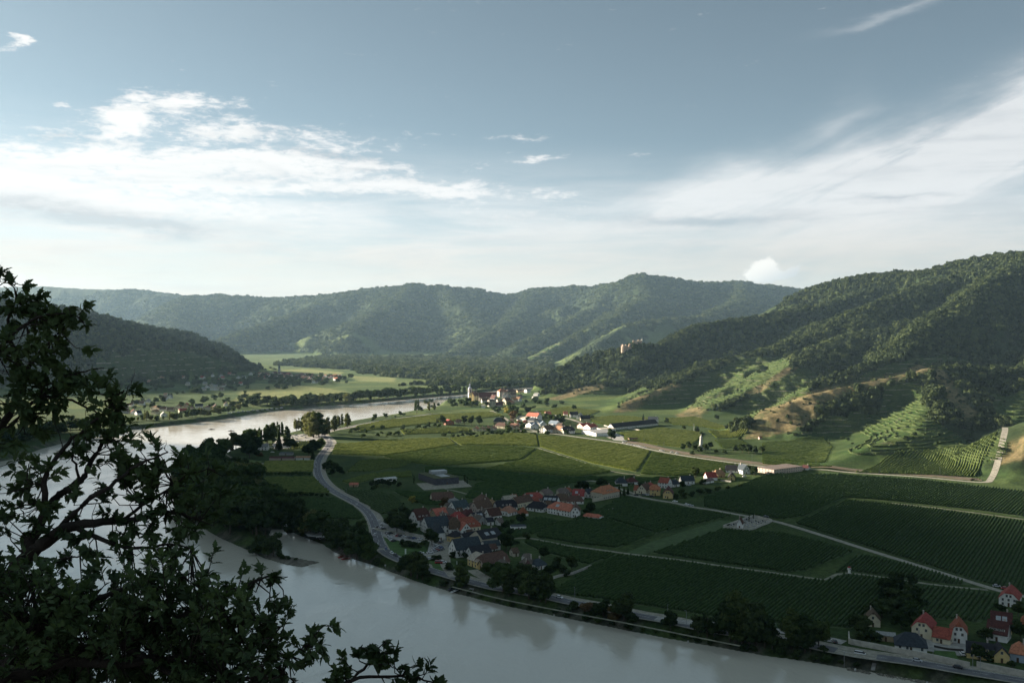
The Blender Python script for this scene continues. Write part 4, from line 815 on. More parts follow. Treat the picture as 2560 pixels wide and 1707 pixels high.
grow([(1270,1037,'round',15,'yellow'),(1279,1038,'round',16),(1288,1040,'round',13,'dark'),(1283,1050,'round',13,'brown'),(1378,1058,'round',13,'mid'),(1390,1062,'round',12,'mid'),(1403,1062,'round',13),(1396,1052,'round',10),(1366,1048,'round',9),(1337,1088,'bush',5),(1529,1101,'round',15,'dark',.85),(1268,1084,'bush',6),(1302,1062,'bush',6),(1480,1046,'bush',6),(1345,1040,'bush',6),(1240,1066,'bush',6),(1416,1070,'bush',5)], 'among the houses of the small white town', 'mid')
grow([(1608,1052,'conifer',11,'dark'),(1667,1058,'round',9),(1710,1075,'round',7),(1742,1083,'round',9,'dark'),(1754,1088,'bush',5),(1792,1050,'round',9),(1850,1100,'bush',6),(1708,1126,'round',8),(1722,1122,'round',9),(1737,1130,'round',9),(1750,1132,'round',8),(1764,1128,'round',9),(1776,1122,'round',8),(1730,1136,'bush',5),(1790,1132,'bush',5),(1812,1134,'bush',5),(1838,1130,'round',9),(1856,1132,'round',10),(1872,1134,'round',11),(1888,1136,'round',9),(1905,1132,'round',8)], 'around the white monument', 'dark')
for i in range(26):
    f = i/25; tree(1105+185*f+rt.uniform(-4, 4), 1084-8*f+rt.choice([0, 8, 14])*(.4+.6*math.sin(3.1*f)), 'bush', rt.uniform(4, 6.5), rt.choice(['dark', 'mid']), 'in the hedge in front of the small white town')
for i in range(30):
    f = i/29; tree(872+225*f+rt.uniform(-5, 5), 1082-14*f+rt.uniform(-8, 14), 'bush', rt.uniform(3.5, 6.5), rt.choice(['dark', 'mid', 'mid']), 'in the scattered scrub right of the road bend')
for i in range(13): tree(646+10.6*i, 1187+rt.uniform(-1, 1), 'bush', rt.uniform(3, 4.5), 'mid', 'in the upper hedge left of the road')
for i in range(11): tree(688+13*i, 1240+rt.uniform(-2, 2), 'bush', rt.uniform(3, 5), 'dark', 'in the lower hedge left of the road')
grow([(812,1175,'round',8),(822,1172,'round',9),(836,1178,'round',9),(848,1184,'round',8),(830,1190,'round',8),(856,1186,'bush',5),(842,1168,'bush',5),(930,1218,'round',6),(944,1216,'round',7),(958,1214,'round',7),(972,1218,'round',7),(985,1214,'round',6),(998,1216,'bush',5),(935,1226,'bush',5),(1035,1212,'column',9),(1162,1205,'column',8),(1168,1210,'column',7)], 'around the fields right of the road', 'dark')
bx = [(310,1056,8),(328,1053,7),(345,1052,8),(356,1050,10),(366,1052,19),(378,1050,8),(392,1051,9),(408,1050,8),(424,1051,14),(434,1050,12),(443,1049,13),(452,1048,14),(468,1043,13),(481,1044,12),(490,1044,14),(500,1042,18),(511,1042,11),(522,1040,10),(535,1037,13),(546,1036,13),(558,1034,11),(570,1032,11),(582,1030,11),(596,1027,12),(612,1020,11),(685,1007,14),(700,1012,10),(718,1013,14),(730,1014,10),(744,1014,13),(758,1014,12),(772,1014,14),(788,1012,15),(804,1012,20),(820,1010,17),(836,1008,19),(852,1006,17),(868,1006,18)]
for x, y, h in bx: tree(x, y, 'column' if x == 424 else rt.choice(['round', 'round', 'willow', 'split']), h, rt.choice(['mid', 'mid', 'dark', 'pale']), 'along the far left bank')
for x, y, h in [(0,1128,16),(22,1118,18),(45,1112,15),(62,1104,18),(85,1100,16),(108,1092,18),(130,1088,15),(152,1084,17),(176,1078,15),(200,1074,17),(222,1070,15),(246,1066,14),(270,1062,13),(292,1060,11),(10,1100,14),(60,1085,14),(120,1072,14),(180,1060,13),(240,1052,12)]: tree(x, y, rt.choice(['round', 'willow']), h, 'dark', 'on the shaded left bank', 1.15)
for i in range(40):
    f = i/39; tree(880+440*f+rt.uniform(-4, 4), np.interp(880+440*f, [880,1002,1155,1240,1330], [1005,996,984,975,966])-rt.uniform(0, 3), rt.choice(['round', 'round', 'poplar']), rt.uniform(16, 23), rt.choice(['mid', 'mid', 'dark']), 'in the long row on the opposite river bank', 1.1)

rl = random.Random(8)
for i in range(46):
    f = rl.random(); px = 290+400*f; py = rl.uniform(950, 1030)-30*f; tree(px, py, 'round' if rl.random() < .6 else 'bush', rl.uniform(6, 12), rl.choice(['dark', 'mid']), 'between the fields on the left bank', 1.2)
for i in range(30):
    px = rl.uniform(300, 620); tree(px, rl.uniform(1002, 1040)-.03*(px-300), 'round', rl.uniform(6, 11), rl.choice(['dark', 'mid', 'mid']), 'in the gardens of the left bank village', 1.1)
for i in range(24):
    px = rl.uniform(1230, 1440); tree(px, 1000+rl.uniform(0, 32), rl.choice(['round', 'bush']), rl.uniform(5, 10), rl.choice(['dark', 'mid']), 'on the slope between the old town and the white town', 1.2)
for i in range(26):
    px = rl.uniform(1060, 1240); tree(px, rl.uniform(1008, 1021), rl.choice(['round', 'round', 'column']), rl.uniform(6, 12), rl.choice(['dark', 'mid']), 'in the gardens below the old town', 1.1)
for i in range(30):
    px = rl.uniform(1240, 1420); tree(px, rl.uniform(1040, 1088), rl.choice(['round', 'bush', 'bush']), rl.uniform(4, 9), rl.choice(['dark', 'mid', 'mid']), 'in the gardens of the small white town', 1.1)
for i in range(30):
    f = rl.random(); tree(1900+600*f+rl.uniform(-8, 8), 1100+rl.uniform(-18, 40), 'bush', rl.uniform(2.5, 5), rl.choice(['dark', 'mid']), 'scattered over the front of the dry spur', 1.1)
for i in range(26):
    tree(rl.uniform(1030, 1330), rl.uniform(1255, 1400) , 'bush', rl.uniform(2.2, 3.8), rl.choice(['dark', 'mid']), 'in the small yards of the village', 1.0)

for i in range(90):
    px = rl.uniform(300, 880); k = (px-300)/580; tree(px, (965-22*k)+rl.choice([0, 0, 14, 30])*(1-.5*k)+rl.uniform(-4, 4), rl.choice(['round', 'round', 'bush', 'willow']), rl.uniform(7, 14), rl.choice(['dark', 'mid', 'mid']), 'in the tree belts of the left bank plain', 1.25)
for i in range(44):
    px = rl.uniform(620, 880); tree(px, np.interp(px, [620, 747, 880], [1020, 1017, 1004])-rl.uniform(1, 9), rl.choice(['round', 'round', 'willow']), rl.uniform(11, 18), rl.choice(['dark', 'mid', 'mid']), 'in the wooded strip behind the far shore', 1.15)
# ------------------------------------------------------------------ buildings
WALLC = dict(white=(.74, .72, .69), cream=(.68, .60, .44), yellow=(.66, .50, .23), beige=(.47, .42, .33), grey=(.36, .36, .35), pink=(.50, .40, .34), tan=(.40, .31, .20), bluegrey=(.36, .42, .50), brick=(.30, .14, .09))
ROOFC = dict(red=(.30, .085, .055), orange=(.46, .185, .10), darkred=(.095, .040, .034), brown=(.125, .078, .055), slate=(.040, .050, .062), black=(.030, .030, .036), teal=(.055, .075, .085), greybrown=(.16, .13, .11), grey=(.27, .27, .26), tan=(.34, .20, .12), pale=(.42, .38, .30), bluegrey=(.20, .25, .30), whiteroof=(.62, .62, .60))
RNAME = dict(red='red', orange='orange', darkred='dark red', brown='brown', slate='slate', black='black', teal='blue grey', greybrown='grey brown', grey='grey', tan='tan', pale='pale grey', bluegrey='light blue grey', whiteroof='white')
def wallm(k): return mat('plaster_'+k, WALLC[k], .9, .10, .5)
def roofm(k):
    n = 'roof_tiles_'+k
    if n in MATS: return MATS[n]
    m = mat(n, ROOFC[k], .85, .30, .9, rnd=.10); t = NT(m.node_tree); b = t.n['Principled BSDF']; pos = t.add('ShaderNodeTexCoord').outputs['Object']
    x, y, z = t.sep(pos); s_ = t.m('SINE', t.m('MULTIPLY', z, 22.0)); bp = t.add('ShaderNodeBump'); bp.inputs['Distance'].default_value = .05; t.put(bp.inputs['Height'], s_); t.put(b.inputs['Normal'], bp.outputs[0]); return m
M_GLASS = mat('window_glass', (.030, .036, .042), .15, .2, 2, spec=.6); M_FRAME = mat('window_frame', (.50, .48, .44), .6, .1); M_DOOR = mat('wooden_door', (.10, .06, .035), .6, .3)
M_CHIM = mat('chimney_plaster', (.45, .40, .35), .9, .2); M_METAL = mat('zinc_sheet', (.38, .40, .42), .45, .15, .6, metal=.3); M_SHUT = mat('green_shutter', (.04, .09, .06), .6)
def box(x0, x1, y0, y1, z0, z1):
    V = [(x, y, z) for z in (z0, z1) for x, y in ((x0, y0), (x1, y0), (x1, y1), (x0, y1))]
    return V, [(0, 3, 2, 1), (4, 5, 6, 7), (0, 1, 5, 4), (1, 2, 6, 5), (2, 3, 7, 6), (3, 0, 4, 7)]
def rot90(VF): V, F = VF; return [(-y, x, z) for x, y, z in V], F
def roofVF(L, Wd, h, rh, f, oh=.45, th=.22):
    e = Wd/2+oh; Lo = L/2+oh*.9; sl = rh/(Wd/2); ze = h-oh*sl; y1 = (1-f)*e; z1 = ze+f*(e*sl); rl = max(Lo-(1-f)*e*.9, .05); zr = ze+e*sl
    T = [(-Lo, -e, ze), (Lo, -e, ze), (Lo, -y1, z1), (Lo, y1, z1), (Lo, e, ze), (-Lo, e, ze), (-Lo, y1, z1), (-Lo, -y1, z1), (rl, 0, zr), (-rl, 0, zr)]
    T = [(x, y, z+.08) for x, y, z in T]; V = T+[(x, y, z-th) for x, y, z in T]
    tf = [(0, 1, 2, 8, 9, 7), (4, 5, 6, 9, 8, 3), (2, 3, 8), (6, 7, 9)]; F = tf+[tuple(i+10 for i in q[::-1]) for q in tf]
    for i in range(8): j = (i+1) % 8; F.append((i, i+10, j+10, j))
    return V, F
def wallVF(L, Wd, h, rh, f):
    a, b_ = L/2, Wd/2; sl = rh/b_; y1 = (1-f)*b_; z1 = h+f*rh-.02
    V = [(-a, -b_, -.8), (a, -b_, -.8), (a, b_, -.8), (-a, b_, -.8), (-a, -b_, h), (a, -b_, h), (a, b_, h), (-a, b_, h), (a, -y1, z1), (a, y1, z1), (-a, -y1, z1), (-a, y1, z1)]
    return V, [(0, 1, 5, 4), (2, 3, 7, 6), (1, 2, 6, 9, 8, 5), (3, 0, 4, 10, 11, 7), (4, 5, 8, 10), (6, 7, 11, 9)]
_win = {}
def winmesh(w_, h_):
    k = (w_, h_)
    if k not in _win:
        me = bpy.data.meshes.new('window'); fr = .09; V, F = joinm([box(-w_/2, w_/2, -.03, .05, 0, h_)]); n = len(F)
        V2, F2 = joinm([(V, F), box(-w_/2-fr, -w_/2, -.07, .05, -fr, h_+fr), box(w_/2, w_/2+fr, -.07, .05, -fr, h_+fr), box(-w_/2, w_/2, -.07, .05, h_, h_+fr), box(-w_/2, w_/2, -.12, .05, -fr, 0), box(-.03, .03, -.05, -.03, 0, h_)])
        me.from_pydata(V2, [], F2); me.materials.append(M_GLASS); me.materials.append(M_FRAME)
        for i, p in enumerate(me.polygons): p.material_index = 0 if i < n else 1
        me.update(); _win[k] = me
    return _win[k]
def pyob(name, parts, m, parent): return ob(name, pymesh(name, parts, m), parent)
PLACES = {}
def house(A, B, depth, h, rh, f=1.0, ridge='p', wall='white', roof='red', place='', desc='', dorm=0, sky=0, chim=1, win=True, cat='house', name='house', door=True, off=None, flat=False, group=None, storeys=None):
    a = np.array(G(*A)[:2] if A[1] < 1070 else W0(A[0], A[1], PL)); b_ = np.array(G(*B)[:2] if B[1] < 1070 else W0(B[0], B[1], PL))
    d = b_-a; L = float(np.linalg.norm(d)); an = math.atan2(d[1], d[0]); n = np.array([-d[1], d[0]])/L; c = (a+b_)/2+n*depth/2
    z = float(gz(c[0], c[1])); zz = float(gz((a+b_)[0]/2, (a+b_)[1]/2)); z = min(z, zz) if abs(z-zz) < 3 else zz
    root = ob(name, None, loc=(c[0], c[1], z), rz=an); root.empty_display_size = 2
    if ridge == 'p': RL, RW, tr = L, depth, (lambda q: q)
    else: RL, RW, tr = depth, L, rot90
    if flat:
        pyob('wall', [box(-L/2, L/2, -depth/2, depth/2, -.8, h)], wallm(wall), root)
        r = pyob('roof', [box(-L/2-.25, L/2+.25, -depth/2-.25, depth/2+.25, h+.004, h+.30)], roofm(roof), root)
    else:
        pyob('wall', [tr(wallVF(RL, RW, h, rh, f))], wallm(wall), root)
        r = pyob('roof', [tr(roofVF(RL, RW, h, rh, f))], roofm(roof), root)
    far = c[1] > 1500
    if chim and not flat:
        for i in range(chim):
            x = RL*(.28 if i == 0 else -.22); V = tr(box(x-.35, x+.35, .5, 1.1, h+rh*.55, h+rh+1.0)); V2 = tr(box(x-.42, x+.42, .43, 1.17, h+rh+1.0, h+rh+1.12)); pyob('chimney', [V, V2], M_CHIM, r)
    sl = rh/(RW/2) if not flat else 0
    if dorm:
        for i in range(dorm):
            x = (i-(dorm-1)/2)*min(3.2, RL*.8/dorm); y0 = -RW/2+RW*.10; z0 = h+(RW/2+y0)*sl; pts = [box(x-.65, x+.65, y0, y0+1.6, z0-.2, z0+1.15)]
            dm = pyob('dormer', [tr(q) for q in pts], wallm(wall), r); pyob('dormer_roof', [tr(box(x-.85, x+.85, y0-.2, y0+2.0, z0+1.154, z0+1.32))], roofm(roof), r)
            if not far: wn = ob('window', winmesh(.7, .7), root); q = tr(([(x, y0-.01, z0+.2)], []))[0][0]; wn.location = q; wn.rotation_euler[2] = 0 if ridge == 'p' else R(90)
    if sky:
        for i in range(sky):
            x = RL*(-.15+.3*i-(.15 if sky > 2 else 0)); y0, y1 = -RW*.36, -RW*.18; za, zb = h+(RW/2+y0)*sl+.14, h+(RW/2+y1)*sl+.14; w_ = min(1.6, RL*.12) if sky < 5 else .6
            V = [(x-w_, y0, za), (x+w_, y0, za), (x+w_, y1, zb), (x-w_, y1, zb)]; V = V+[(p[0], p[1], p[2]+.06) for p in V]
            pyob('roof_window' if w_ < 1.2 else 'solar_panel', [tr((V, [(0, 3, 2, 1), (4, 5, 6, 7), (0, 1, 5, 4), (1, 2, 6, 5), (2, 3, 7, 6), (3, 0, 4, 7)]))], M_METAL, r)
    if win:
        ns = storeys or max(1, int(round((h-.3)/2.7))); step = 2.7 if c[1] < 900 else (3.4 if not far else 5.0); ww, wh = (.95, 1.25) if not far else (1.2, 1.5)
        me = winmesh(ww, wh); sh = h/ns
        def put(x, y, z_, ro): o = ob('window', me, root); o.location = (x, y, z_); o.rotation_euler[2] = ro
        for si in range(ns):
            zq = si*sh+min(.95, sh*.33)
            nf = max(1, int((L-1.2)/step))
            for i in range(nf):
                x = (i-(nf-1)/2)*(L-1.0)/nf
                if si == 0 and door and i == nf//2: continue
                put(x, -depth/2, zq, 0)
            nd = max(1, int((depth-1.5)/step))
            for i in range(nd):
                y = (i-(nd-1)/2)*(depth-1.2)/nd
                put(-L/2, y, zq, R(-90))
                if not far: put(L/2, y, zq, R(90))
        if ridge == 'x' and f > .5 and not flat:
            for x in ((-.9, .9) if L > 7 else (0,)): put(x, -depth/2, h+rh*.12, 0)
        if ridge == 'p' and f > .5 and not flat: put(-L/2, 0, h+rh*.15, R(-90))
    if door and not far:
        nf = max(1, int((L-1.2)/2.7)); pyob('door', [box(-.5, .5, -depth/2-.06, -depth/2+.05, 0, 2.1)], M_DOOR, root)
    st = {1.0: 'gabled', 0.0: 'hipped'}.get(f, 'half hipped')
    tag(root, None, cat, group or ('houses '+place))
    later(root, desc or f'{wall} {name.replace("_", " ")} with {RNAME[roof]} {"flat" if flat else st} roof', place); return root
def Z(ox, oy, s): return lambda x, y: (ox+x/s, oy+y/s)
ZA, ZB, ZC, ZD_, ZE, ZF, ZG, ZH, ZI, ZJ, ZK, ZL = Z(1020,1230,9.8), Z(1240,1180,7.84), Z(1100,1310,7.84), Z(1220,1010,7.84), Z(1540,1140,6.533), Z(1960,1400,3.92), Z(1140,940,10.69), Z(290,960,7.587), Z(440,900,5.113), Z(450,980,4.238), Z(1450,930,3.92), Z(1000,930,3.92)
def H(z, a, b_, c, d, *r, **k): return house(z(a, b_), z(c, d), *r, **k)
P1 = 'in the riverside village'
H(ZA,1190,1610,1810,1530,12,5.2,6,1,'p','white','slate',P1,'long white inn with steep slate roof beside the village street')
H(ZA,1830,1335,2330,1245,15,5.2,4.6,1,'p','beige','black',P1,'big beige barn with skylights behind the white inn',sky=2,win=False)
H(ZA,1130,1240,1365,1195,8,4.2,3.2,0,'p','yellow','black',P1,'small yellow house with black hipped roof above the inn')
H(ZA,1400,1240,1790,1165,8,2.8,3.2,1,'p','grey','black',P1,'long low dark barn behind the small yellow house',win=False)
H(ZA,310,935,490,1040,17,5.6,5.5,1,'x','white','slate',P1,'white house with tall slate roof facing the green')
H(ZA,700,1190,920,1168,15,4.2,7,.25,'x','white','slate',P1,'white corner house with steep slate roof beside the village street',chim=0)
H(ZA,235,858,560,808,12,5.6,7,.75,'p','white','darkred',P1,'tall white house with huge dark red roof at the left edge of the village',dorm=3)
H(ZA,700,700,980,650,9,4,4.6,1,'p','tan','orange',P1,'house whose bright orange roof carries two dormers',dorm=2)
H(ZA,885,745,1050,722,8,3.4,3.4,1,'x','tan','greybrown',P1,'small timber gabled house below the bright orange roof')
H(ZA,1160,528,1500,478,10,4.4,5,1,'p','white','teal',P1,'white house with blue grey roof on the upper side of the village')
H(ZA,1590,335,1795,408,11,5.2,5,.1,'p','cream','brown',P1,'tall cream house with brown hipped roof and two chimneys',chim=2)
H(ZA,600,262,1130,236,12,2.9,5,.7,'p','cream','brown',P1,'long low house with wide dark brown roof, topmost at left of the village')
H(ZA,1000,378,1280,338,8,3.2,3.2,.5,'p','white','grey',P1,'low white house with grey roof under the topmost brown one')
H(ZA,990,645,1190,606,9,3.4,4,.4,'p','beige','greybrown',P1)
H(ZA,1420,690,1610,655,9,3.6,4.4,0,'p','pink','darkred',P1,'house with deep red pyramid roof in the village centre')
H(ZA,1160,788,1430,738,9,3.8,4.6,.2,'p','white','red',P1,'white walled house with red hipped roof left of the village centre')
H(ZA,1000,865,1160,838,9,3.8,4.2,1,'x','white','darkred',P1,'small white gabled house with dark red roof by the narrow street')
H(ZA,1010,1015,1270,1010,12,3.8,7,.5,'p','white','brown',P1,'white house with towering dark brown roof by the narrow street')
H(ZA,1290,995,1780,940,13,3.8,6,.3,'p','cream','red',P1,'wide house with large red tiled roof and dormers in the village centre',dorm=3)
H(ZA,1300,1030,1560,1000,7,3.2,4.6,1,'x','white','orange',P1,'white gabled wing with orange roof in front of the wide red roof',chim=0)
H(ZA,1640,750,1880,708,9,3.4,3.6,1,'p','cream','black',P1,'cream house with pale solar panels on its roof',sky=3)
H(ZA,1720,808,1925,778,10,3,3.8,1,'x','grey','greybrown',P1,'grey gabled barn below the house with solar panels',win=False)
H(ZA,1880,672,2010,655,9,3.4,4.2,1,'x','white','greybrown',P1)
H(ZA,2010,700,2300,655,9,3.6,5,1,'p','white','darkred',P1,'white house with dark red roof and white gable facing the gardens')
H(ZA,1950,815,2105,803,7,2.9,2.4,1,'p','white','black',P1)
H(ZA,1700,510,2080,448,10,3.8,4.8,.8,'p','pink','brown',P1,'wide house with dark brown roof in the upper row')
H(ZA,2025,408,2195,376,8,3.4,3.4,.2,'p','cream','tan',P1,'small house with tan hipped roof in the upper row')
H(ZC,540,800,732,868,10,4.4,4,.5,'p','yellow','pale',P1,'yellow house with pale grey roof near the road fork')
H(ZC,870,905,1370,800,11,3,5.6,.6,'p','pink','brown',P1,'very long barn with brown roof beside the yellow house',win=False,chim=0)
H(ZC,750,885,850,880,6,3.4,2.8,1,'x','yellow','brown',P1,'little yellow gabled porch house next to the long brown barn',chim=0)
H(ZC,640,690,1010,628,9,3.4,4,1,'p','white','black',P1,'white house with black roof in front of the inn')
H(ZC,880,526,1185,500,9,3.4,2.4,1,'p','white','teal',P1,'white shed with flat pitched blue grey roof behind the inn')
H(ZC,1150,975,1405,935,9,3.2,4.2,.2,'p','white','greybrown',P1,'low house with grey brown roof half hidden by riverside trees')
H(ZC,1545,870,1720,905,9,3.2,4.6,.2,'p','white','greybrown',P1,'white house with weathered grey brown hipped roof at the lower end of the village')
H(ZC,1880,905,2090,865,8,2.8,3.2,.2,'p','white','teal',P1,'low white house with blue grey roof at the lower end of the village')
H(ZC,1590,1125,1788,1130,12,5.6,4.8,.65,'x','beige','darkred',P1,'tall beige gabled house behind the riverside trees')
H(ZC,1400,122,1690,112,6,2.8,0,1,'p','white','slate',P1,'white flat roofed garage alone at the vineyard edge',flat=True,win=False)
P2 = 'in the upper street of the village'
H(ZB,1005,800,1455,880,13,4.6,4.4,.3,'p','white','orange',P2,'long white winery with bright orange roof',sky=1)
H(ZB,1470,890,1640,893,14,5.4,4.2,.7,'x','white','brown',P2,'white half hipped house with brown roof joined to the orange roofed winery')
H(ZB,1715,908,2015,945,6,2.3,1.8,.4,'p','white','orange',P2,'low white garage with orange roof, last building before the vineyard',win=False,chim=0)
H(ZB,600,748,920,790,10,3,4.4,.2,'p','white','black',P2,'low white house with wide black hipped roof')
H(ZB,900,650,1180,668,11,3,4.8,.8,'p','white','black',P2,'house with black roof and pale solar panels',sky=3)
H(ZB,1170,618,1400,622,12,3.2,4.4,.6,'p','beige','brown',P2)
H(ZB,1400,628,1720,622,9,2.6,4,.2,'p','white','brown',P2,'low house with red brown hipped roof beside the small gardens')
H(ZB,1495,528,1720,535,10,3.2,5,.8,'p','white','red',P2,'white gabled house with red roof and roof window',sky=1)
H(ZB,1800,505,1935,488,8,3.8,3.4,.5,'p','white','slate',P2)
H(ZB,1385,448,1500,440,8,3,3,.5,'p','pink','red',P2)
H(ZB,2095,548,2420,482,14,5.4,5.2,.15,'p','beige','orange',P2,'beige manor with large orange hipped roof at the end of the upper street',dorm=3,door=False,storeys=1)
H(ZB,590,590,920,572,11,3.2,4,.5,'p','pink','red',P2,'house with red roof and grey roof panel',sky=1)
H(ZB,420,706,725,645,9,4.2,4.4,1,'p','cream','brown',P2,'long cream house with dark brown roof')
H(ZB,20,768,420,742,10,3,5,.6,'p','white','black',P2,'white house with black brown roof and three dormers',dorm=3)
H(ZB,240,866,415,825,10,2.9,4,.3,'p','white','tan',P2)
H(ZB,480,866,635,855,7,2.6,4,0,'p','white','red',P2,'little white house with pointed red roof')
H(ZB,180,620,420,600,8,3.2,3,1,'p','grey','pale',P2)
H(ZB,1240,480,1440,470,9,3.2,3.6,.5,'p','beige','greybrown',P2); H(ZB,950,500,1120,480,9,3.2,3.6,.5,'p','beige','greybrown',P2)
P3_ = 'in the row among the vineyards'
H(ZE,345,608,492,622,13,3.8,4.6,1,'x','cream','brown',P3_,'cream gabled house with brown roof, first above the parked cars')
H(ZE,288,604,343,608,8,3.2,3.4,1,'p','cream','red',P3_,'small red roofed annex on the left of the cream gabled house',chim=0)
H(ZE,560,565,655,545,8,3.4,3.4,.1,'p','pink','red',P3_,'little house with red pyramid roof behind the yellow ones')
H(ZE,556,642,725,645,9,5.4,3.8,.3,'p','yellow','orange',P3_,'yellow two storey house with orange roof')
H(ZE,766,690,925,696,15,4.2,5,.65,'x','yellow','darkred',P3_,'yellow half hipped house with dark red roof and balcony')
H(ZE,692,512,845,528,9,5.2,4,1,'p','white','red',P3_,'tall white house with red gabled roof')
H(ZE,930,506,1038,496,7,3,3.4,.5,'p','white','slate',P3_)
H(ZE,1075,460,1285,455,9,3.4,4,.9,'p','white','slate',P3_,'white gabled house with slate roof by the lone dark tree')
H(ZE,1492,402,1655,396,9,3.4,4.4,.8,'p','white','red',P3_,'white house with deep red roof at the far end')
H(ZE,1475,452,1600,428,6,2.4,2,1,'p','white','greybrown',P3_,'long low white shed in front of the deep red roof',chim=0,win=False)
H(ZE,1655,352,1782,342,9,3.2,4,.5,'p','tan','tan',P3_)
H(ZE,1832,388,1945,392,12,2.7,4.6,.65,'x','yellow','black',P3_,'yellow gabled house under a black half hipped roof')
H(ZE,1785,268,1990,275,10,3,4.4,.6,'p','white','black',P3_)
H(ZE,2070,296,2192,290,13,4.4,5,1,'x','white','teal',P3_,'pale gabled house with blue grey roof, farthest of the row')
H(ZE,0,488,188,488,10,3.2,4.2,.1,'p','white','slate',P3_,'white bungalow with slate pyramid roof beside the manor')
H(ZE,200,466,362,460,9,2.8,3.4,.1,'p','white','darkred',P3_,'bungalow with dark red hipped roof behind the slate one')
P4 = 'at lower right near the river'
H(ZF,1090,880,1402,912,11,2.8,4.6,.1,'p','white','slate',P4,'long low white house with slate hipped roof above the road wall')
H(ZF,1250,748,1447,780,13,5.2,4.6,.6,'x','cream','red',P4,'cream house with red half hipped roof, left end of the linked farm')
H(ZF,1455,800,1625,832,9,3,3.6,1,'p','cream','red',P4,'red roofed carriage barn between the cream and the white house',chim=0,sky=0)
H(ZF,1632,802,1795,822,12,5.4,4.6,.6,'x','white','red',P4,'white house with red half hipped roof, right end of the linked farm')
H(ZF,800,645,945,658,9,3.4,4,.8,'x','cream','brown',P4,'small cream gabled house alone at the vineyard edge')
H(ZF,2105,440,2298,468,14,4.4,4.8,.6,'x','white','red',P4,'big white house with red roof at the right end of the vineyard road')
H(ZF,1982,775,2185,812,10,3.8,5,1,'p','white','darkred',P4,'white house with long dark red roof and a line of dormers',dorm=4)
H(ZF,2030,700,2235,726,10,3.8,5.4,1,'p','yellow','darkred',P4,'yellow house with dark red roof and skylights, behind the white one',sky=2)
H(ZF,1790,955,2055,990,9,2.8,3.8,1,'p','yellow','black',P4,'long yellow house with black roof and three dormers',dorm=3)
H(ZF,2060,998,2212,1012,9,3.4,3.4,1,'x','yellow','black',P4,'yellow gabled porch house with black roof',chim=0)
H(ZF,2212,985,2370,1012,11,4,4,.1,'p','bluegrey','orange',P4,'blue grey house with orange hipped roof at the photo edge')
H(ZF,905,785,1092,805,6,2.6,0,1,'p','tan','grey',P4,'low flat roofed shed with yellow door',flat=True,win=False,cat='shed',name='shed')
H(ZF,2320,700,2440,720,10,4,4,.5,'p','white','red',P4)
P5 = 'in the small white town'
for a in [(110,392,322,392,13,4,5.5,.3,'p','beige','slate','grey beige house with steep slate roof at the left end'),(135,470,330,482,10,4,4,.3,'p','cream','brown',''),(370,405,470,408,12,4,4,1,'x','white','tan',''),(405,475,585,482,10,3.5,3.8,.5,'p','tan','tan',''),
          (560,318,735,335,11,4.2,3,1,'p','white','pale',''),(742,305,965,322,13,6.5,5,.7,'p','white','orange','tall white house with sunlit orange roof, highest building'),(960,285,1045,250,11,6,4,.5,'p','white','pale',''),(1140,262,1245,258,9,4.6,5,.8,'p','cream','orange','cream house with orange roof alone behind trees'),
          (735,452,865,470,12,4,4,1,'x','white','bluegrey',''),(832,485,985,486,12,4,4,1,'x','white','bluegrey',''),(915,420,1010,425,12,4,4,1,'x','white','bluegrey',''),(1020,445,1145,445,12,4,4,1,'x','white','bluegrey',''),(1180,425,1335,440,12,4,4,1,'p','white','bluegrey',''),
          (1000,560,1145,570,14,5.8,4.4,.6,'x','white','pale','white half hipped house at the field edge'),(1145,572,1300,552,13,5.2,4.6,.6,'p','white','brown',''),(1250,552,1470,582,14,4.8,4.4,.2,'p','cream','tan',''),(1480,584,1705,574,13,4.4,5.4,.5,'p','white','black','white house with dark roof and dormers by the valley road'),
          (1745,470,1860,490,16,4,4,1,'x','pink','red',''),(1865,492,2005,508,16,4,4,1,'x','white','red',''),(1485,245,1565,245,11,4.2,4.5,.7,'p','white','orange',''),(1610,258,1765,258,10,4.4,4.6,1,'p','white','black',''),(1730,290,1835,294,11,4.4,4.6,1,'x','white','grey',''),
          (1815,328,2005,328,11,3.6,5,.8,'p','cream','black','cream gabled house with long black roof on the right'),(690,400,770,400,9,3.4,3.4,.5,'p','cream','orange',''),(570,400,640,400,9,3.4,3.4,.5,'p','white','orange',''),(780,360,905,370,11,4,3.6,.5,'p','grey','slate',''),(1330,470,1430,478,10,3.5,3.5,.5,'p','grey','brown',''),
          (1240,300,1330,305,10,3.5,3.5,.5,'p','beige','grey',''),(440,300,540,300,9,3.5,3.5,.5,'p','cream','tan','')]:
    H(ZD_, *a[:4], *a[4:7], a[7], a[8], a[9], a[10], P5, a[11], dorm=2 if 'dormers' in a[11] else 0, chim=1)
H(ZD_,1835,575,2120,635,30,4.6,1.2,1,'x','white','grey','beside the valley road','big white warehouse hall with low pitched grey roof',win=False,chim=0,cat='warehouse',name='warehouse')
H(ZD_,2110,505,2225,535,22,3,0,1,'p','white','pale','beside the valley road','flat roofed white wine cellar building',flat=True,cat='building',name='cellar_building')
H(ZK,330,566,765,520,13,3.4,5.4,.8,'p','white','black','at the foot of the terraced hill','very long white estate building with black roof',dorm=0,sky=0,chim=2,cat='estate',name='estate_building')
H(ZK,665,492,757,495,11,4.8,4,1,'p','white','slate','at the foot of the terraced hill','white gabled house standing behind the long black roof')
H(ZL,447,518,530,514,10,3.4,4.4,1,'x','brick','red','between the round dark trees','brick red gabled farmhouse')
H(ZL,545,500,600,500,8,3,3,.4,'p','beige','brown','between the round dark trees','small brown roofed barn')
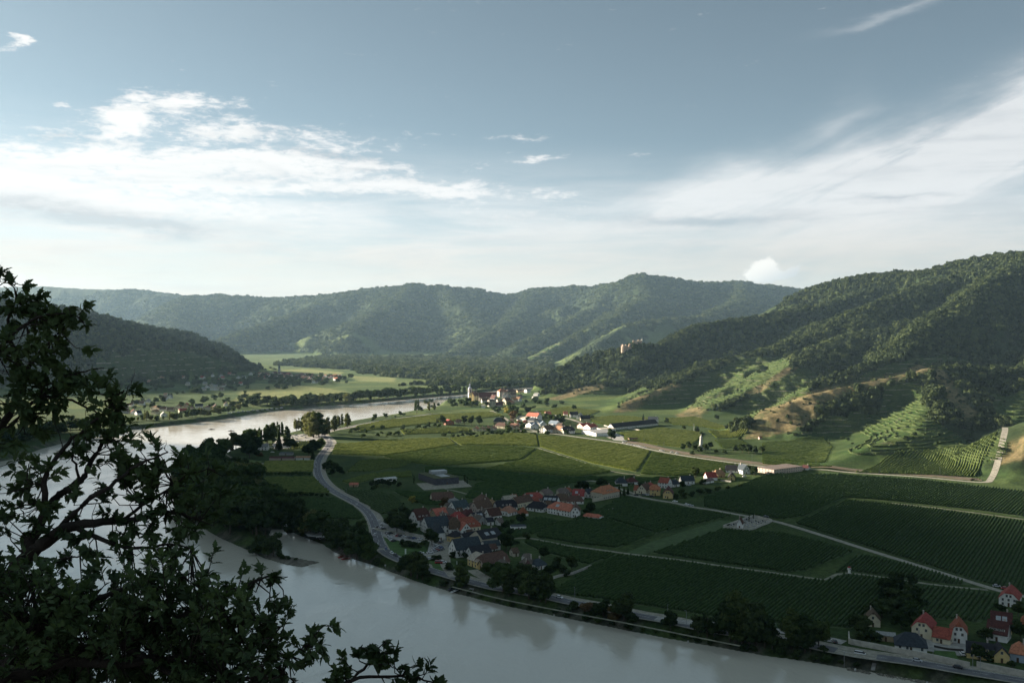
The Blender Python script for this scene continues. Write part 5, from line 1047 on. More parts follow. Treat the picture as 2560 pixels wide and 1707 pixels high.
for i, (x, y) in enumerate([(710,576),(770,578),(825,572),(880,570),(1070,560),(1110,556)]): H(ZL,x,y,x+46,y+2,9,3,2.6,1,'x','cream','tan','in the low terrace before the small white town',group='terraced houses')
H(ZK,1740,978,1900,1004,44,4.8,0,1,'p','pink','greybrown','beside the railway','long flat roofed modern winery with pinkish wall',flat=True,cat='winery',name='winery')
H(ZK,2165,956,2235,962,7,2.4,2.4,.4,'p','white','darkred','beside the railway','tiny signal hut with dark red roof')
wh = house((1088,1213),(1147,1208),41,6,0,1,'p','grey','greybrown','behind the village','dark grey timber clad warehouse with flat green roof',flat=True,win=False,cat='warehouse',name='warehouse',door=True)
MATS.pop('x', None)
for c_ in wh.children:
    if c_.name.startswith('wall'): c_.data.materials[0] = mat('grey_cladding', (.085, .085, .10), .8, .3, .8)
    if c_.name.startswith('roof'): c_.data.materials[0] = mat('green_roof', (.085, .095, .045), .95, .3, .3)
pyob('roof_terrace', [box(-4, 12, 6, 14, 6.31, 9)], M_METAL, wh); pyob('skylight_strip', [box(-3, 6, -14, 2, 6.31, 6.6)], M_METAL, wh)
P6 = 'on the riverside campsite'
H(ZJ,820,616,926,616,9,4.5,3.4,1,'p','white','grey',P6,'white house with light grey roof among tall trees')
H(ZJ,945,720,1206,720,7,2.6,1.2,1,'p','pink','darkred','left of the road below the campsite','long low shed with dark red roof',win=False,chim=0,cat='shed',name='shed')
H(ZJ,1226,718,1390,718,7,2.6,1.4,1,'p','white','tan','left of the road below the campsite','low shed with tan roof',win=False,chim=0,cat='shed',name='shed')
H(ZJ,1050,668,1190,668,8,2.6,0,1,'p','grey','teal',P6,'flat green roofed shower block',flat=True,win=False,cat='building',name='shower_block')
H(ZJ,1795,1004,1882,1004,7,2.2,1.4,1,'p','tan','orange','in the fields right of the road','small hut with rusty orange roof',win=False,chim=0,cat='hut',name='hut')
H(Z(0,0,1),945,1206,992,1201,8,2.6,1.0,1,'p','white','whiteroof','in the fields right of the road','long open shelter with white sheet roof',win=False,chim=0,cat='shelter',name='field_shelter')
H(ZL,2250,672,2330,668,6,2.2,1.2,1,'p','tan','brown','beside the valley road','low wooden field shed',win=False,chim=0,cat='shed',name='shed')
P7 = 'in the village on the left bank'
for a in [(100,445,205,445,'white','brown'),(245,430,310,430,'white','brown'),(275,570,400,566,'white','red'),(400,588,492,582,'white','slate'),(650,490,805,498,'beige','tan'),(830,512,940,512,'white','brown'),(852,622,962,618,'white','whiteroof'),(560,358,632,358,'white','grey'),(700,330,795,328,'white','grey'),(870,298,955,298,'white','brown'),(965,275,1050,275,'white','grey'),(895,240,960,240,'white','tan'),
          (1100,478,1240,476,'cream','red'),(1205,548,1372,540,'beige','red'),(1262,440,1380,440,'pink','red'),(1500,455,1645,452,'white','slate'),(1640,490,1800,490,'beige','darkred'),(2170,405,2290,405,'pink','brown'),(660,568,752,572,'cream','tan'),(60,500,200,500,'pink','brown'),(80,560,220,560,'grey','brown'),(420,400,520,400,'white','brown'),(1400,500,1480,498,'pink','brown'),(960,520,1080,520,'beige','brown'),(2050,420,2130,418,'white','brown'),(330,380,420,380,'beige','brown'),(1840,470,1960,466,'beige','brown')]:
    H(ZH, *a[:4], 10, 3.8, 4, 1 if len(LAB) % 3 else .5, 'p' if len(LAB) % 2 else 'x', a[4], a[5], P7)
P8 = 'in the hamlet below the left hill'
for x, y in [(1620,125),(1690,75),(1780,115),(1840,75),(1850,122),(1930,92),(1960,130),(2000,52),(1770,45),(1310,28),(1640,20)]: H(ZH,x,y,x+72,y,10,4,4,1,'x' if x % 20 else 'p',rt.choice(['white','white','beige']),rt.choice(['grey','brown','pale']),P8)
for x, y in [(85,238),(300,240),(450,214),(560,214),(660,190),(710,192),(770,240),(840,240),(680,305),(740,290),(800,318),(860,300),(580,240),(500,270),(120,322),(930,190)]: H(ZI,x,y,x+42,y,10,4,4,1,'x' if x % 20 else 'p',rt.choice(['white','white','beige']),rt.choice(['red','brown','grey']),P8)
H(Z(250,860,3.136),330,268,440,270,14,5,4,.6,'p','cream','tan','on the left hillside','cream farmstead with tan roof high above the other houses'); H(Z(250,860,3.136),460,270,505,270,12,4,3,.6,'p','cream','tan','on the left hillside','small cream barn right of the farmstead')
P9 = 'in the far village across the river'
rr = random.Random(4)
for i in range(58):
    x = 1010+rr.random()*1050; y = 178+rr.random()*58+(x-1010)*.035+(rr.random()*40 if rr.random() < .3 else 0); w_ = rr.uniform(38, 66); br = x > 1750 and y < 240
    H(ZI,x,y,x+w_,y+rr.uniform(-3,3),rr.uniform(10,14),rr.uniform(4,6),rr.uniform(4,5.5),rr.choice([1,1,.5]),rr.choice('px'),rr.choice(['white','cream','beige','white']) if not br else 'white',rr.choice(['red','brown','darkred','tan']) if not br else rr.choice(['orange','pale','red']),P9,chim=0)
for i in range(60):
    x = 700+rr.random()*1450; y = 210+rr.random()*110; p_ = ZI(x, y)
    tree(p_[0], p_[1], 'round', rr.uniform(9, 15), rr.choice(['mid', 'dark', 'mid']), 'between the houses of the far village', 1.15)
PA = 'in the old town under the castle'
OT = [(345,655,475,660,14,11,6,1,'x','yellow','tan','yellow gabled church front beside the bell tower'),(480,660,620,655,14,10,6,1,'p','cream','brown','church nave right of the yellow front'),(620,670,1080,665,16,8,9,1,'p','beige','darkred','huge abbey wing with dark red roof'),(1020,700,1110,695,14,8,6,1,'x','grey','darkred',''),
      (1165,560,1370,555,18,11,6,.2,'p','pink','red','castle hotel with red hipped roof, highest of the old town'),(1372,548,1610,540,16,10,5,.4,'p','cream','darkred','long cream wing of the castle hotel'),(1235,700,1335,700,20,12,8,1,'x','white','greybrown','tall white roofless looking gable of the old monastery'),(890,820,1062,815,12,11,3,.3,'p','beige','greybrown','beige square gate tower house'),
      (1120,745,1322,740,12,6,3.4,.6,'p','cream','greybrown',''),(1000,815,1255,812,10,3.5,5,1,'p','pink','darkred','low wide house with dark red roof at the town gate'),(1335,760,1480,750,12,7,6,.6,'p','cream','brown',''),(1330,640,1480,630,12,6,5,1,'x','grey','black',''),(1545,705,1660,690,10,5,4,.6,'p','cream','orange',''),(1895,448,1990,440,10,6,3,1,'p','white','grey',''),
      (2090,628,2200,620,9,4,3,1,'p','white','pale',''),(2070,540,2180,540,9,4,3,1,'p','white','grey',''),(680,850,780,850,8,4,2,1,'p','white','pale',''),(1680,680,1760,670,9,5,4,1,'x','white','tan',''),(1480,760,1560,740,9,4,3.5,.5,'p','tan','orange',''),(1650,440,1890,430,9,4,2,1,'p','tan','brown',''),(1480,560,1620,550,9,5,4,.6,'p','pink','brown',''),(700,720,880,715,9,5,5,1,'p','grey','brown',''),(1700,600,1790,580,8,4,4,1,'p','grey','greybrown','')]
for a in OT: H(ZG, *a[:4], *a[4:7], a[7], a[8], a[9], a[10], PA, a[11])

for z_, x, y, w_, d_, wl, rf in [(ZA,1240,560,120,6,'white','brown'),(ZA,1480,600,110,6,'cream','darkred'),(ZA,600,560,110,6,'pink','brown'),(ZA,1380,860,100,6,'white','red'),(ZA,1480,1120,130,6,'white','brown'),(ZA,960,440,90,6,'beige','greybrown'),(ZA,2180,560,120,7,'cream','tan'),(ZA,2230,820,110,6,'white','greybrown'),(ZA,1560,430,90,6,'pink','greybrown'),
    (ZA,880,560,100,6,'white','orange'),(ZC,1440,640,110,6,'beige','brown'),(ZC,1680,760,110,6,'white','greybrown'),(ZC,1010,560,110,6,'white','brown'),(ZB,760,640,90,6,'white','red'),(ZB,1010,700,90,6,'beige','brown'),(ZB,1580,470,90,6,'white','slate'),(ZB,330,570,100,6,'white','red'),(ZB,1330,560,80,6,'white','brown')]:
    H(z_,x,y,x+w_,y-w_*.12,d_,2.7,2.6,1,'p',wl,rf,'tucked between the village roofs','small '+wl+' outbuilding with '+RNAME[rf]+' roof',win=True,chim=0,cat='outbuilding',name='outbuilding')
# ------------------------------------------------------------------ cars
M_TYRE = mat('tyre', (.02, .02, .02), .9); M_RIM = mat('rim', (.35, .35, .36), .4); M_LAMP = mat('lamp_glass', (.5, .5, .48), .2, spec=.6); M_TAIL = mat('tail_lamp', (.3, .02, .02), .3)
CARC = dict(white=(.72, .72, .72), silver=(.42, .43, .45), black=(.02, .02, .024), red=(.35, .03, .025), blue=(.05, .09, .22), grey=(.13, .14, .15))
def paint(c): return mat('car_paint_'+c, CARC[c], .3, .04, 1, spec=.5)
def loft(sections):
    """closed hull from equal-length cross sections"""
    n = len(sections[0]); V = [p for s_ in sections for p in s_]; F = []
    for i in range(len(sections)-1):
        for j in range(n): F.append((i*n+j, i*n+(j+1) % n, (i+1)*n+(j+1) % n, (i+1)*n+j))
    F.append(tuple(range(n))[::-1]); F.append(tuple((len(sections)-1)*n+j for j in range(n))); return V, F
CARP = {}
def car_parts(c, van=False):
    k = (c, van)
    if k in CARP: return CARP[k]
    Lc, Wc = (4.4, 1.78) if not van else (5.1, 1.95); w = Wc/2
    def ring(x, wb, zb, zt): return [(x, -wb, zb), (x, -wb-.02, (zb+zt)/2), (x, -wb+.08, zt), (x, wb-.08, zt), (x, wb+.02, (zb+zt)/2), (x, wb, zb)]
    if not van: secs = [(-2.2, .8, .38, .72), (-2.1, .86, .28, .9), (-1.4, .88, .26, .95), (.7, .88, .26, .94), (1.5, .87, .26, .82), (2.05, .84, .28, .70), (2.2, .74, .36, .58)]; cab = [(-1.95, .74, .94, 1.0), (-1.45, .72, .94, 1.38), (-.2, .70, .94, 1.46), (.45, .70, .94, 1.40), (1.15, .74, .92, .97)]
    else: secs = [(-2.55, .9, .35, 1.2), (-2.45, .95, .3, 1.3), (0, .96, .3, 1.3), (1.6, .95, .3, 1.15), (2.3, .9, .3, .95), (2.52, .8, .38, .75)]; cab = [(-2.5, .88, 1.3, 1.75), (-2.2, .86, 1.3, 1.95), (.8, .86, 1.3, 1.95), (1.3, .86, 1.25, 1.75), (1.95, .88, 1.08, 1.12)]
    body = pymesh('body', [loft([ring(*q) for q in secs])], paint(c), True)
    glass = pymesh('glass', [loft([ring(*q) for q in cab])], M_GLASS, True)
    zt = 1.465 if not van else 1.955; roof = pymesh('roof_panel', [box(-1.4 if not van else -2.3, .35 if not van else 1.0, -.62, .62, zt-.06, zt)], paint(c))
    r = .32; tv = []; 
    wh = []
    for i in range(12): a = i*math.pi/6; wh += [(r*math.cos(a), -.1, r*math.sin(a)), (r*math.cos(a), .1, r*math.sin(a))]
    wf = [tuple((2*i, 2*((i+1) % 12), 2*((i+1) % 12)+1, 2*i+1)) for i in range(12)]+[tuple(2*i for i in range(12))[::-1], tuple(2*i+1 for i in range(12))]
    wheel = bpy.data.meshes.new('wheel'); wheel.from_pydata(wh, [], wf); wheel.materials.append(M_TYRE); wheel.update()
    lamp = pymesh('headlight', [box(-.06, .06, -.16, .16, -.08, .08)], M_LAMP); tail = pymesh('tail_light', [box(-.05, .05, -.14, .14, -.1, .1)], M_TAIL)
    x = 1.38 if not van else 1.6; f = 2.1 if not van else 2.42
    CARP[k] = [('body', body, (0, 0, 0)), ('glass', glass, (0, 0, 0)), ('roof_panel', roof, (0, 0, 0))]+[('wheel', wheel, (sx_*x, sy_*(w-.08), r)) for sx_ in (-1, 1) for sy_ in (-1, 1)]+[('headlight', lamp, (f, s_*.6, .66 if not van else .8)) for s_ in (-1, 1)]+[('tail_light', tail, (-2.16 if not van else -2.5, s_*.66, .75)) for s_ in (-1, 1)]
    return CARP[k]
def car(px, py, ang, c, place, van=False, group=None, xy=None, moving=False):
    x, y = xy or W0(px, py, PL); z = float(gz(x, y))+.13; o = ob('parked_van' if van else ('car' if moving else 'parked_car'), None, loc=(x, y, z), rz=R(ang))
    for n, me, l in car_parts(c, van):
        if y > 1100 and n in ('headlight', 'tail_light', 'wheel'): continue
        ob(n, me, o, l)
    tag(o, None, 'van' if van else 'car', group or 'cars '+place); later(o, f'{c} '+('van' if van else 'car'), place); return o
def on_road(px, side, c, van=False, rev=False):
    i = int(np.argmin([abs(CX+FPX*p[0]/p[1]-px) + (0 if HZ < 9e9 else 0) for p in LA])) if not isinstance(px, tuple) else int(np.argmin([math.hypot(*(np.array(W0(px[0], px[1], PL))-p)) for p in LA]))
    p = offs(LA, side)[i]; d = LA[min(i+1, len(LA)-1)]-LA[i-1]; car(0, 0, math.degrees(math.atan2(d[1], d[0]))+(180 if rev else 0), c, 'driving on the riverside road', van, None, tuple(p), True)
for q, sd_, c, v, rv in [((824,1099),1.8,'white',0,0),((815,1123),1.8,'grey',0,0),((789,1157),-1.8,'white',0,1),((788,1167),-1.8,'white',0,1),((899,1262),-1.8,'silver',0,1),((927,1325),-1.8,'silver',0,1),((931,1338),-1.8,'white',0,1),((950,1360),-1.8,'white',0,1),((967,1374),1.8,'blue',0,0),((986,1385),1.8,'white',0,0),((997,1391),1.8,'black',0,0),((1388,1498),1.8,'white',0,0),((2150,1630),1.8,'white',1,0),((2287,1651),1.8,'silver',0,0),((2384,1671),1.8,'black',0,0),((1745,1566),-1.8,'grey',0,1)]:
    on_road(q, sd_, c, bool(v), bool(rv))
ZM = Z(920,1290,11.76)
CL = 'at the village car park'
for x, y, a, c in [(335,150,100,'white'),(400,265,100,'silver'),(395,345,30,'white'),(455,370,30,'grey'),(275,320,100,'black'),(570,495,45,'grey'),(610,500,45,'white'),(655,510,45,'black'),(610,605,50,'white'),(635,640,50,'white'),(670,680,50,'silver'),(710,715,50,'white'),(760,735,50,'black'),(835,570,45,'white'),(890,580,45,'red'),(960,590,45,'black'),(1070,605,45,'white'),(1200,630,45,'silver'),(1255,640,45,'grey'),(1350,655,45,'blue'),(1530,680,45,'white'),
                   (2040,735,40,'white'),(2150,775,60,'grey'),(2010,880,50,'white'),(2040,870,50,'white'),(1960,920,50,'silver'),(1950,985,50,'white'),(2150,930,60,'blue'),(2180,985,60,'grey'),(1970,1030,50,'silver'),(2030,1010,50,'red'),(1820,1075,30,'white'),(1555,1090,10,'white'),(1440,1100,0,'white'),(1350,1220,10,'silver'),(1510,1185,10,'white'),(1830,1260,10,'white'),(1420,1250,10,'black')]:
    px, py = ZM(x, y); car(px, py+1, a, c, CL)
car(*ZM(2080,1390), 5, 'red', 'on the lawn below the village', True); car(*ZM(2210,1370), 5, 'white', 'on the lawn below the village')
for x, y, a, c in [(335,645,-12,'black'),(450,640,-12,'grey'),(500,640,-12,'white'),(525,636,-12,'silver'),(590,665,-12,'black'),(965,748,-30,'white'),(1190,485,8,'silver'),(2100,340,10,'white')]: px, py = ZE(x, y); car(px, py, a, c, 'by the row among the vineyards')
for x, y, a, c in [(1440,440,-28,'white'),(1480,450,-28,'silver')]: car(1350+x/3.92, 1150+y/3.92, a, c, 'parked on the vineyard road')
car(1350+2215/3.92, 1150+560/3.92, -25, 'grey', 'beside the cemetery'); car(*ZB(2100,912), -20, 'white', 'behind the low orange roofed garage')
for x, y, a, c in [(2085,262,-20,'silver'),(2170,285,-20,'red'),(495,805,90,'black'),(1748,925,80,'white')]: px, py = ZF(x, y); car(px, py, a, c, 'at lower right near the river')
for x, y, c in [(430,695,'white'),(475,708,'white'),(515,716,'silver'),(545,722,'white'),(575,728,'white'),(597,732,'white'),(635,742,'silver'),(795,770,'white'),(815,775,'silver'),(900,787,'white'),(950,797,'white'),(390,625,'white'),(415,635,'silver')]: px, py = ZK(x, y); car(px, py, -22, c, 'parked beside the valley road')
for x, y, c in [(1130,1360,'white'),(1330,1420,'silver'),(1460,1420,'white'),(1510,1435,'grey'),(1540,1440,'white'),(1480,1480,'white'),(1500,1490,'silver'),(1520,1480,'white'),(1590,1410,'silver'),(1750,1418,'white')]: px, py = ZJ(x, y); car(px, py+3, rt.choice([20, 60, 75]), c, 'in the shore car park by the inlet', c == 'white' and x < 1500 and y > 1470)
for x, y, c in [(1010,500,'white'),(1190,480,'silver'),(1235,500,'white'),(1290,470,'white'),(1330,485,'silver'),(960,590,'white'),(980,640,'white'),(1060,520,'white'),(1270,525,'grey'),(1150,600,'white'),(1400,728,'white'),(1320,460,'white'),(1230,465,'white'),(1640,345,'white'),(1670,372,'silver')]: px, py = ZJ(x, y); car(px, py, rt.choice([10, 80]), c, 'on the riverside campsite', rt.random() < .5)
for x, y in [(2140,560),(2165,556)]: px, py = ZH(x, y); car(0, 0, 15, 'white', 'on the left bank camping ground', True, None, G(px, py)[:2])
for i in range(11): p = G(584+12*i, 1031-1.1*i+(i % 2)*1.5); car(0, 0, 15, 'white', 'on the left bank camping ground', True, None, p[:2])

# ------------------------------------------------------------------ landmarks
def thing(name, px, py, rz=0, z=None, xy=None):
    x, y = xy or G(px, py)[:2]; o = ob(name, None, loc=(x, y, float(gz(x, y)) if z is None else z), rz=rz); return o
def lathe(prof, seg=16, sq=False):
    V = []; F = []; n = len(prof)
    for r, z in prof:
        for j in range(seg): a = 2*math.pi*(j+.5)/seg; V.append((r*math.cos(a), r*math.sin(a), z))
    for i in range(n-1):
        for j in range(seg): F.append((i*seg+j, i*seg+(j+1) % seg, (i+1)*seg+(j+1) % seg, (i+1)*seg+j))
    F.append(tuple(range(seg))[::-1]); F.append(tuple((n-1)*seg+j for j in range(seg))); return V, F
M_BLUEW = mat('pale_blue_plaster', (.27, .30, .38), .85, .1, .4); M_WTRIM = mat('white_stucco', (.50, .49, .47), .8, .08); M_DARKO = mat('dark_opening', (.03, .03, .04), .9); M_COPPER = mat('slate_dome', (.30, .34, .42), .6, .2)
t_ = thing('church_tower', 1175, 999, .35)
pyob('shaft', [box(-4, 4, -4, 4, -3, 14), box(-3.7, 3.7, -3.7, 3.7, 14.6, 25)], M_BLUEW, t_)
pyob('cornice', [box(-4.5, 4.5, -4.5, 4.5, 14, 14.6), box(-4.3, 4.3, -4.3, 4.3, 25, 25.8), box(-4.2, 4.2, -4.2, 4.2, 5, 5.3)], M_WTRIM, t_)
for a in range(4):
    for s_ in (-1, 1): c_ = pyob('corner_pilaster', [box(s_*3.2-.5, s_*3.2+.5, -4.12 if 0 else -3.95, -3.5, 14.6, 25)], M_WTRIM, t_); c_.rotation_euler[2] = R(90*a)
    c_ = pyob('belfry_opening', [box(-1.1, 1.1, -3.78, -3.5, 16.2, 22.2), ([(1.1*math.cos(i*math.pi/6), y, 22.2+1.1*math.sin(i*math.pi/6)) for y in (-3.78, -3.5) for i in range(7)], [tuple(range(7)), tuple(range(13, 6, -1))]+[(i, i+7, i+8, i+1) for i in range(6)])], M_DARKO, t_); c_.rotation_euler[2] = R(90*a)
    c_ = pyob('clock_face', [box(-1.2, 1.2, -4.1, -3.9, 9, 11.4)], M_WTRIM, t_); c_.rotation_euler[2] = R(90*a)
pyob('dome', [lathe([(4.6, 25.8), (4.5, 27), (3.6, 28.6), (2.3, 29.6), (2.0, 30.2)], 8)], M_COPPER, t_); ln = pyob('lantern', [lathe([(1.9, 30.2), (1.9, 34), (2.3, 34.2)], 8)], M_BLUEW, t_)
for a in range(4): c_ = pyob('lantern_opening', [box(-.5, .5, -1.95, -1.7, 31, 33.2)], M_DARKO, ln); c_.rotation_euler[2] = R(90*a)
pyob('spire', [lathe([(2.3, 34.2), (1.6, 35.4), (.5, 36.5), (.25, 38.5), (.05, 40)], 8)], M_COPPER, t_); pyob('cross', [box(-.12, .12, -.12, .12, 40, 42), box(-.6, .6, -.1, .1, 41, 41.25)], M_METAL, t_)
t_.scale = (.85, .85, .88); tag(t_, 'slender pale blue baroque church tower with dome, standing by the river in the old town', 'church tower')
t_ = thing('church_tower', 698, 935, .2); pyob('shaft', [box(-3.5, 3.5, -3.5, 3.5, -2, 19)], wallm('grey'), t_); pyob('roof', [lathe([(5.2, 19), (3.2, 24), (.2, 33)], 4)], roofm('slate'), t_)
for a in range(4): c_ = pyob('window', [box(-.7, .7, -3.6, -3.4, 13, 16)], M_DARKO, t_); c_.rotation_euler[2] = R(90*a)
tag(t_, 'squat grey church tower with pointed slate roof in the far village across the river', 'church tower')
# castle ruin on the ridge
M_RUIN = mat('ruin_stone', (.42, .32, .25), .95, .35, .25, bump=.4, bscale=.8)
def ruinwall(L, H0, th, seed, holes=()):
    """rough wall with a broken top edge"""
    rs = np.random.RandomState(seed); n = max(4, int(L/1.6)); x = np.linspace(-L/2, L/2, n+1); P = []
    for i in range(n):
        top = H0*(.72+.4*rs.rand())
        if i in holes: P += [box(x[i], x[i+1], -th/2, th/2, H0*.55, top)]
        else: P += [box(x[i], x[i+1]-(.003 if i < n-1 else 0), -th/2-rs.rand()*.1, th/2+rs.rand()*.1, -5, top)]
    return P
KX, KY = P3(1594, 852, 2246)[:2]; t_ = thing('castle_ruin', 0, 0, .25, None, (KX, KY))
def rp(name, L, H0, x, y, a, s_, z=0, th=1.8, holes=()):
    o = pyob(name, ruinwall(L, H0, th, s_, holes), M_RUIN, t_); o.location = (x, y, z); o.rotation_euler[2] = R(a); return o
rp('keep_wall', 9, 13, -10, 0, 70, 1, 1, 2.2, (2,)); rp('keep_wall', 17, 11, -1, -4, 0, 2, 1, 2, (5,)); rp('keep_wall', 17, 10, -1, 6, 0, 3, 1); rp('keep_wall', 9, 9, 9, 1, 85, 4, 1)
pyob('lookout_post', [lathe([(1.6, 0), (1.3, 4), (.5, 6), (.15, 9)], 8)], mat('pale_stone', (.55, .53, .48), .9, .2), t_).location = (11, 0, 8)
rp('curtain_wall', 15, 6, -18, -3, 28, 5, -3); rp('curtain_wall', 14, 5, -28, -10, 20, 6, -8); rp('curtain_wall', 10, 5, -24, -2, 60, 7, -6)
rp('bastion_wall', 11, 14, -37, -13, 5, 8, -13, 4); rp('bastion_wall', 9, 13, -42, -9, 80, 9, -13, 3); rp('bastion_wall', 9, 12, -32, -9, 80, 10, -13, 3)
for x, y, z in ((-15, -6, -2), (-22, -9, -6), (5, -6, -1)): o = pyob('rubble_heap', [lathe([(4, -3), (3, 1.2), (1.2, 2.6)], 7)], M_RUIN, t_); o.location = (x, y, z)
tag(t_, 'ruined stone castle with broken keep and lower bastion on the wooded ridge', 'castle ruin')
# monument
t_ = thing('monument', 1753, 1122, .4); M_MON = mat('monument_stone', (.42, .41, .39), .85, .12, .5)
pyob('base', [lathe([(5.5, -1), (5.2, 1.2)], 16), lathe([(4.2, 1.2), (3.8, 3.4), (3.9, 3.8)], 16)], M_MON, t_); pyob('column', [lathe([(2.6, 3.8), (2.2, 8), (1.7, 13), (1.9, 13.2), (1.9, 13.8)], 14)], M_MON, t_)
pyob('cap', [lathe([(1.8, 13.8), (1.6, 14.8), (.9, 15.8), (.3, 16.6), (.2, 18)], 14)], M_MON, t_); c_ = pyob('doorway', [box(-.7, .7, -4.05, -3.6, 1.2, 3.2)], M_DARKO, t_)
tag(t_, 'white tapering memorial column on a round base among dark bushes', 'monument')
# cemetery
def wall_run(name, px, h, th, m, label, cat='wall', z0=0):
    L = smooth_line([W0(x, y, PL) for x, y in px], 400); P = []
    for i in range(len(L)-1):
        a, b_ = L[i], L[i+1]; d = b_-a; l = np.linalg.norm(d)
        if l < .3: continue
        d = d/l; nn = np.array([-d[1], d[0]])*th/2; q = [a-nn, b_-nn, b_+nn, a+nn]; V = [(p[0], p[1], z) for z in (PL-.3, PL+h) for p in q]
        P.append((V, [(0, 3, 2, 1), (4, 5, 6, 7), (0, 1, 5, 4), (1, 2, 6, 5), (2, 3, 7, 6), (3, 0, 4, 7)]))
    c0 = L.mean(axis=0); P = [([(x-c0[0], y-c0[1], z-PL) for x, y, z in V], F) for V, F in P]
    o = ob(name, pymesh(name, P, m), None, (c0[0], c0[1], PL)); tag(o, label, cat); return o
M_WALLC = mat('rendered_wall', (.46, .43, .38), .9, .2, .4)
ZN = Z(1350,1150,3.92)
cp = [ZN(1795,657), ZN(1880,672), ZN(2040,694), ZN(2170,645), ZN(2275,602), ZN(2180,578), ZN(2085,558), ZN(1940,607), ZN(1795,657)]
wall_run('cemetery_wall', cp, 1.7, .4, M_WALLC, 'low pale wall enclosing the small cemetery in the vineyards'); area('cemetery_ground', cp[:-1], M_GRAV, .07)
house(ZN(1930,668), ZN(1980,672), 7, 4, 3.6, 1, 'x', 'white', 'darkred', 'inside the walled cemetery', 'little white chapel with dark red roof', win=False, cat='chapel', name='chapel')
M_GRAVE = mat('grave_stone', (.34, .34, .35), .7, .3, 3); M_GRAVE2 = mat('dark_grave_stone', (.08, .08, .09), .5, .3, 3)
gm_ = [pymesh('gravestone', [box(-.4, .4, -.12, .12, .25, 1.15), box(-.5, .5, -.2, 1.7, 0, .25)], m_) for m_ in (M_GRAVE, M_GRAVE2)]
cw = [np.array(W0(x, y, PL)) for x, y in cp[:-1]]; ca, cb, cd = cw[0], cw[2], cw[6]; q = 0
u_ = (cw[2]-cw[0]); v_ = (cw[4]-cw[2]); 
for i in range(5):
    for j in range(11):
        p = cw[0]+u_*(i+.6)/5.2+v_*(j+.5)/11.5
        if j < 3 and i > 1: continue
        if rt.random() < .15: continue
        o = ob('gravestone', gm_[(i+j) % 2 if rt.random() < .7 else 0], None, (p[0], p[1], PL+.075), math.atan2(u_[1], u_[0])+rt.uniform(-.1, .1)); tag(o, None, 'gravestone', 'gravestones in the cemetery'); later(o, 'gravestone', 'inside the walled cemetery')
grow([(ZN(2050,580)[0],ZN(2050,590)[1],'column',5,'dark'),(ZN(2090,580)[0],ZN(2090,580)[1],'column',5,'dark'),(ZN(1850,640)[0],ZN(1850,645)[1],'bush',2,'dark')], 'inside the walled cemetery')
# wayside shrine
t_ = thing('wayside_shrine', 0, 0, .5, None, W0(2123, 1433, PL)); pyob('pillar', [box(-.55, .55, -.55, .55, -.2, 2.3)], wallm('white'), t_); pyob('niche_head', [box(-.75, .75, -.75, .75, 2.3, 3.6)], wallm('white'), t_); pyob('niche', [box(-.4, .4, -.78, -.7, 2.5, 3.3)], M_DARKO, t_); pyob('roof', [lathe([(1.25, 3.6), (.05, 4.6)], 4)], roofm('red'), t_)
tag(t_, 'small white wayside shrine pillar with red cap at the bend of the vineyard path', 'shrine')
# walls and fences
wall_run('road_wall', [ZF(635,745), ZF(640,800), ZF(655,822), ZF(860,862), ZF(1100,908), ZF(1300,946), ZF(1500,985), ZF(1820,1055)], 2.6, .5, M_WALLC, 'long pale retaining wall beside the riverside road at lower right')
wall_run('road_wall', [ZF(1888,1045), ZF(2060,1080), ZF(2330,1135), ZF(2500,1170)], 2.6, .5, M_WALLC, 'pale retaining wall right of the gap, at the lower right corner')
t_ = wall_run('garden_wall', [ZC(2090,1120), ZC(2180,1085), ZC(2352,1030), (1430,1436), (1478,1417)], 1.6, .35, M_WALLC, 'narrow wall climbing along the left edge of the large vineyard')
wall_run('garden_wall', [ZM(785,510), ZM(835,505)], 1.8, .4, M_WALLC, 'short white wall stub at the car park entrance'); wall_run('garden_wall', [ZM(1085,535), ZM(1200,560), ZM(1360,600), ZM(1530,640), ZM(1700,650)], 2.4, .4, M_WALLC, 'pale garden wall behind the row of parked cars')
wall_run('garden_wall', [ZB(1890,585), ZB(2000,565), ZB(2100,545)], 3.0, .4, wallm('beige'), 'high beige wall left of the orange roofed manor')
wall_run('garden_wall', [ZE(1710,405), ZE(1880,425)], 1.4, .3, M_WALLC, 'low pale wall in front of the far end houses')
wall_run('garden_wall', [ZB(2010,800), ZB(2150,765), ZB(2310,725)], 1.0, .4, wallm('white'), 'low broken white wall behind the vineyard below the manor')
wall_run('terrace_wall', [(1510,1064),(1530,1068),(1570,1072),(1600,1076)], 1.2, .5, M_WALLC, 'pale wall along the valley road bend')
wall_run('quay_wall', [(2395,1664),(2480,1680),(2600,1704)], 1.0, .5, M_WALLC, 'low kerb wall of the riverside road') if False else None
wall_run('yard_fence', [ZF(1470,850), ZF(1620,880), ZF(1760,890)], 1.0, .12, mat('dark_fence', (.05, .045, .04), .8), 'dark fence between the farm yard and the square lawn', 'fence')
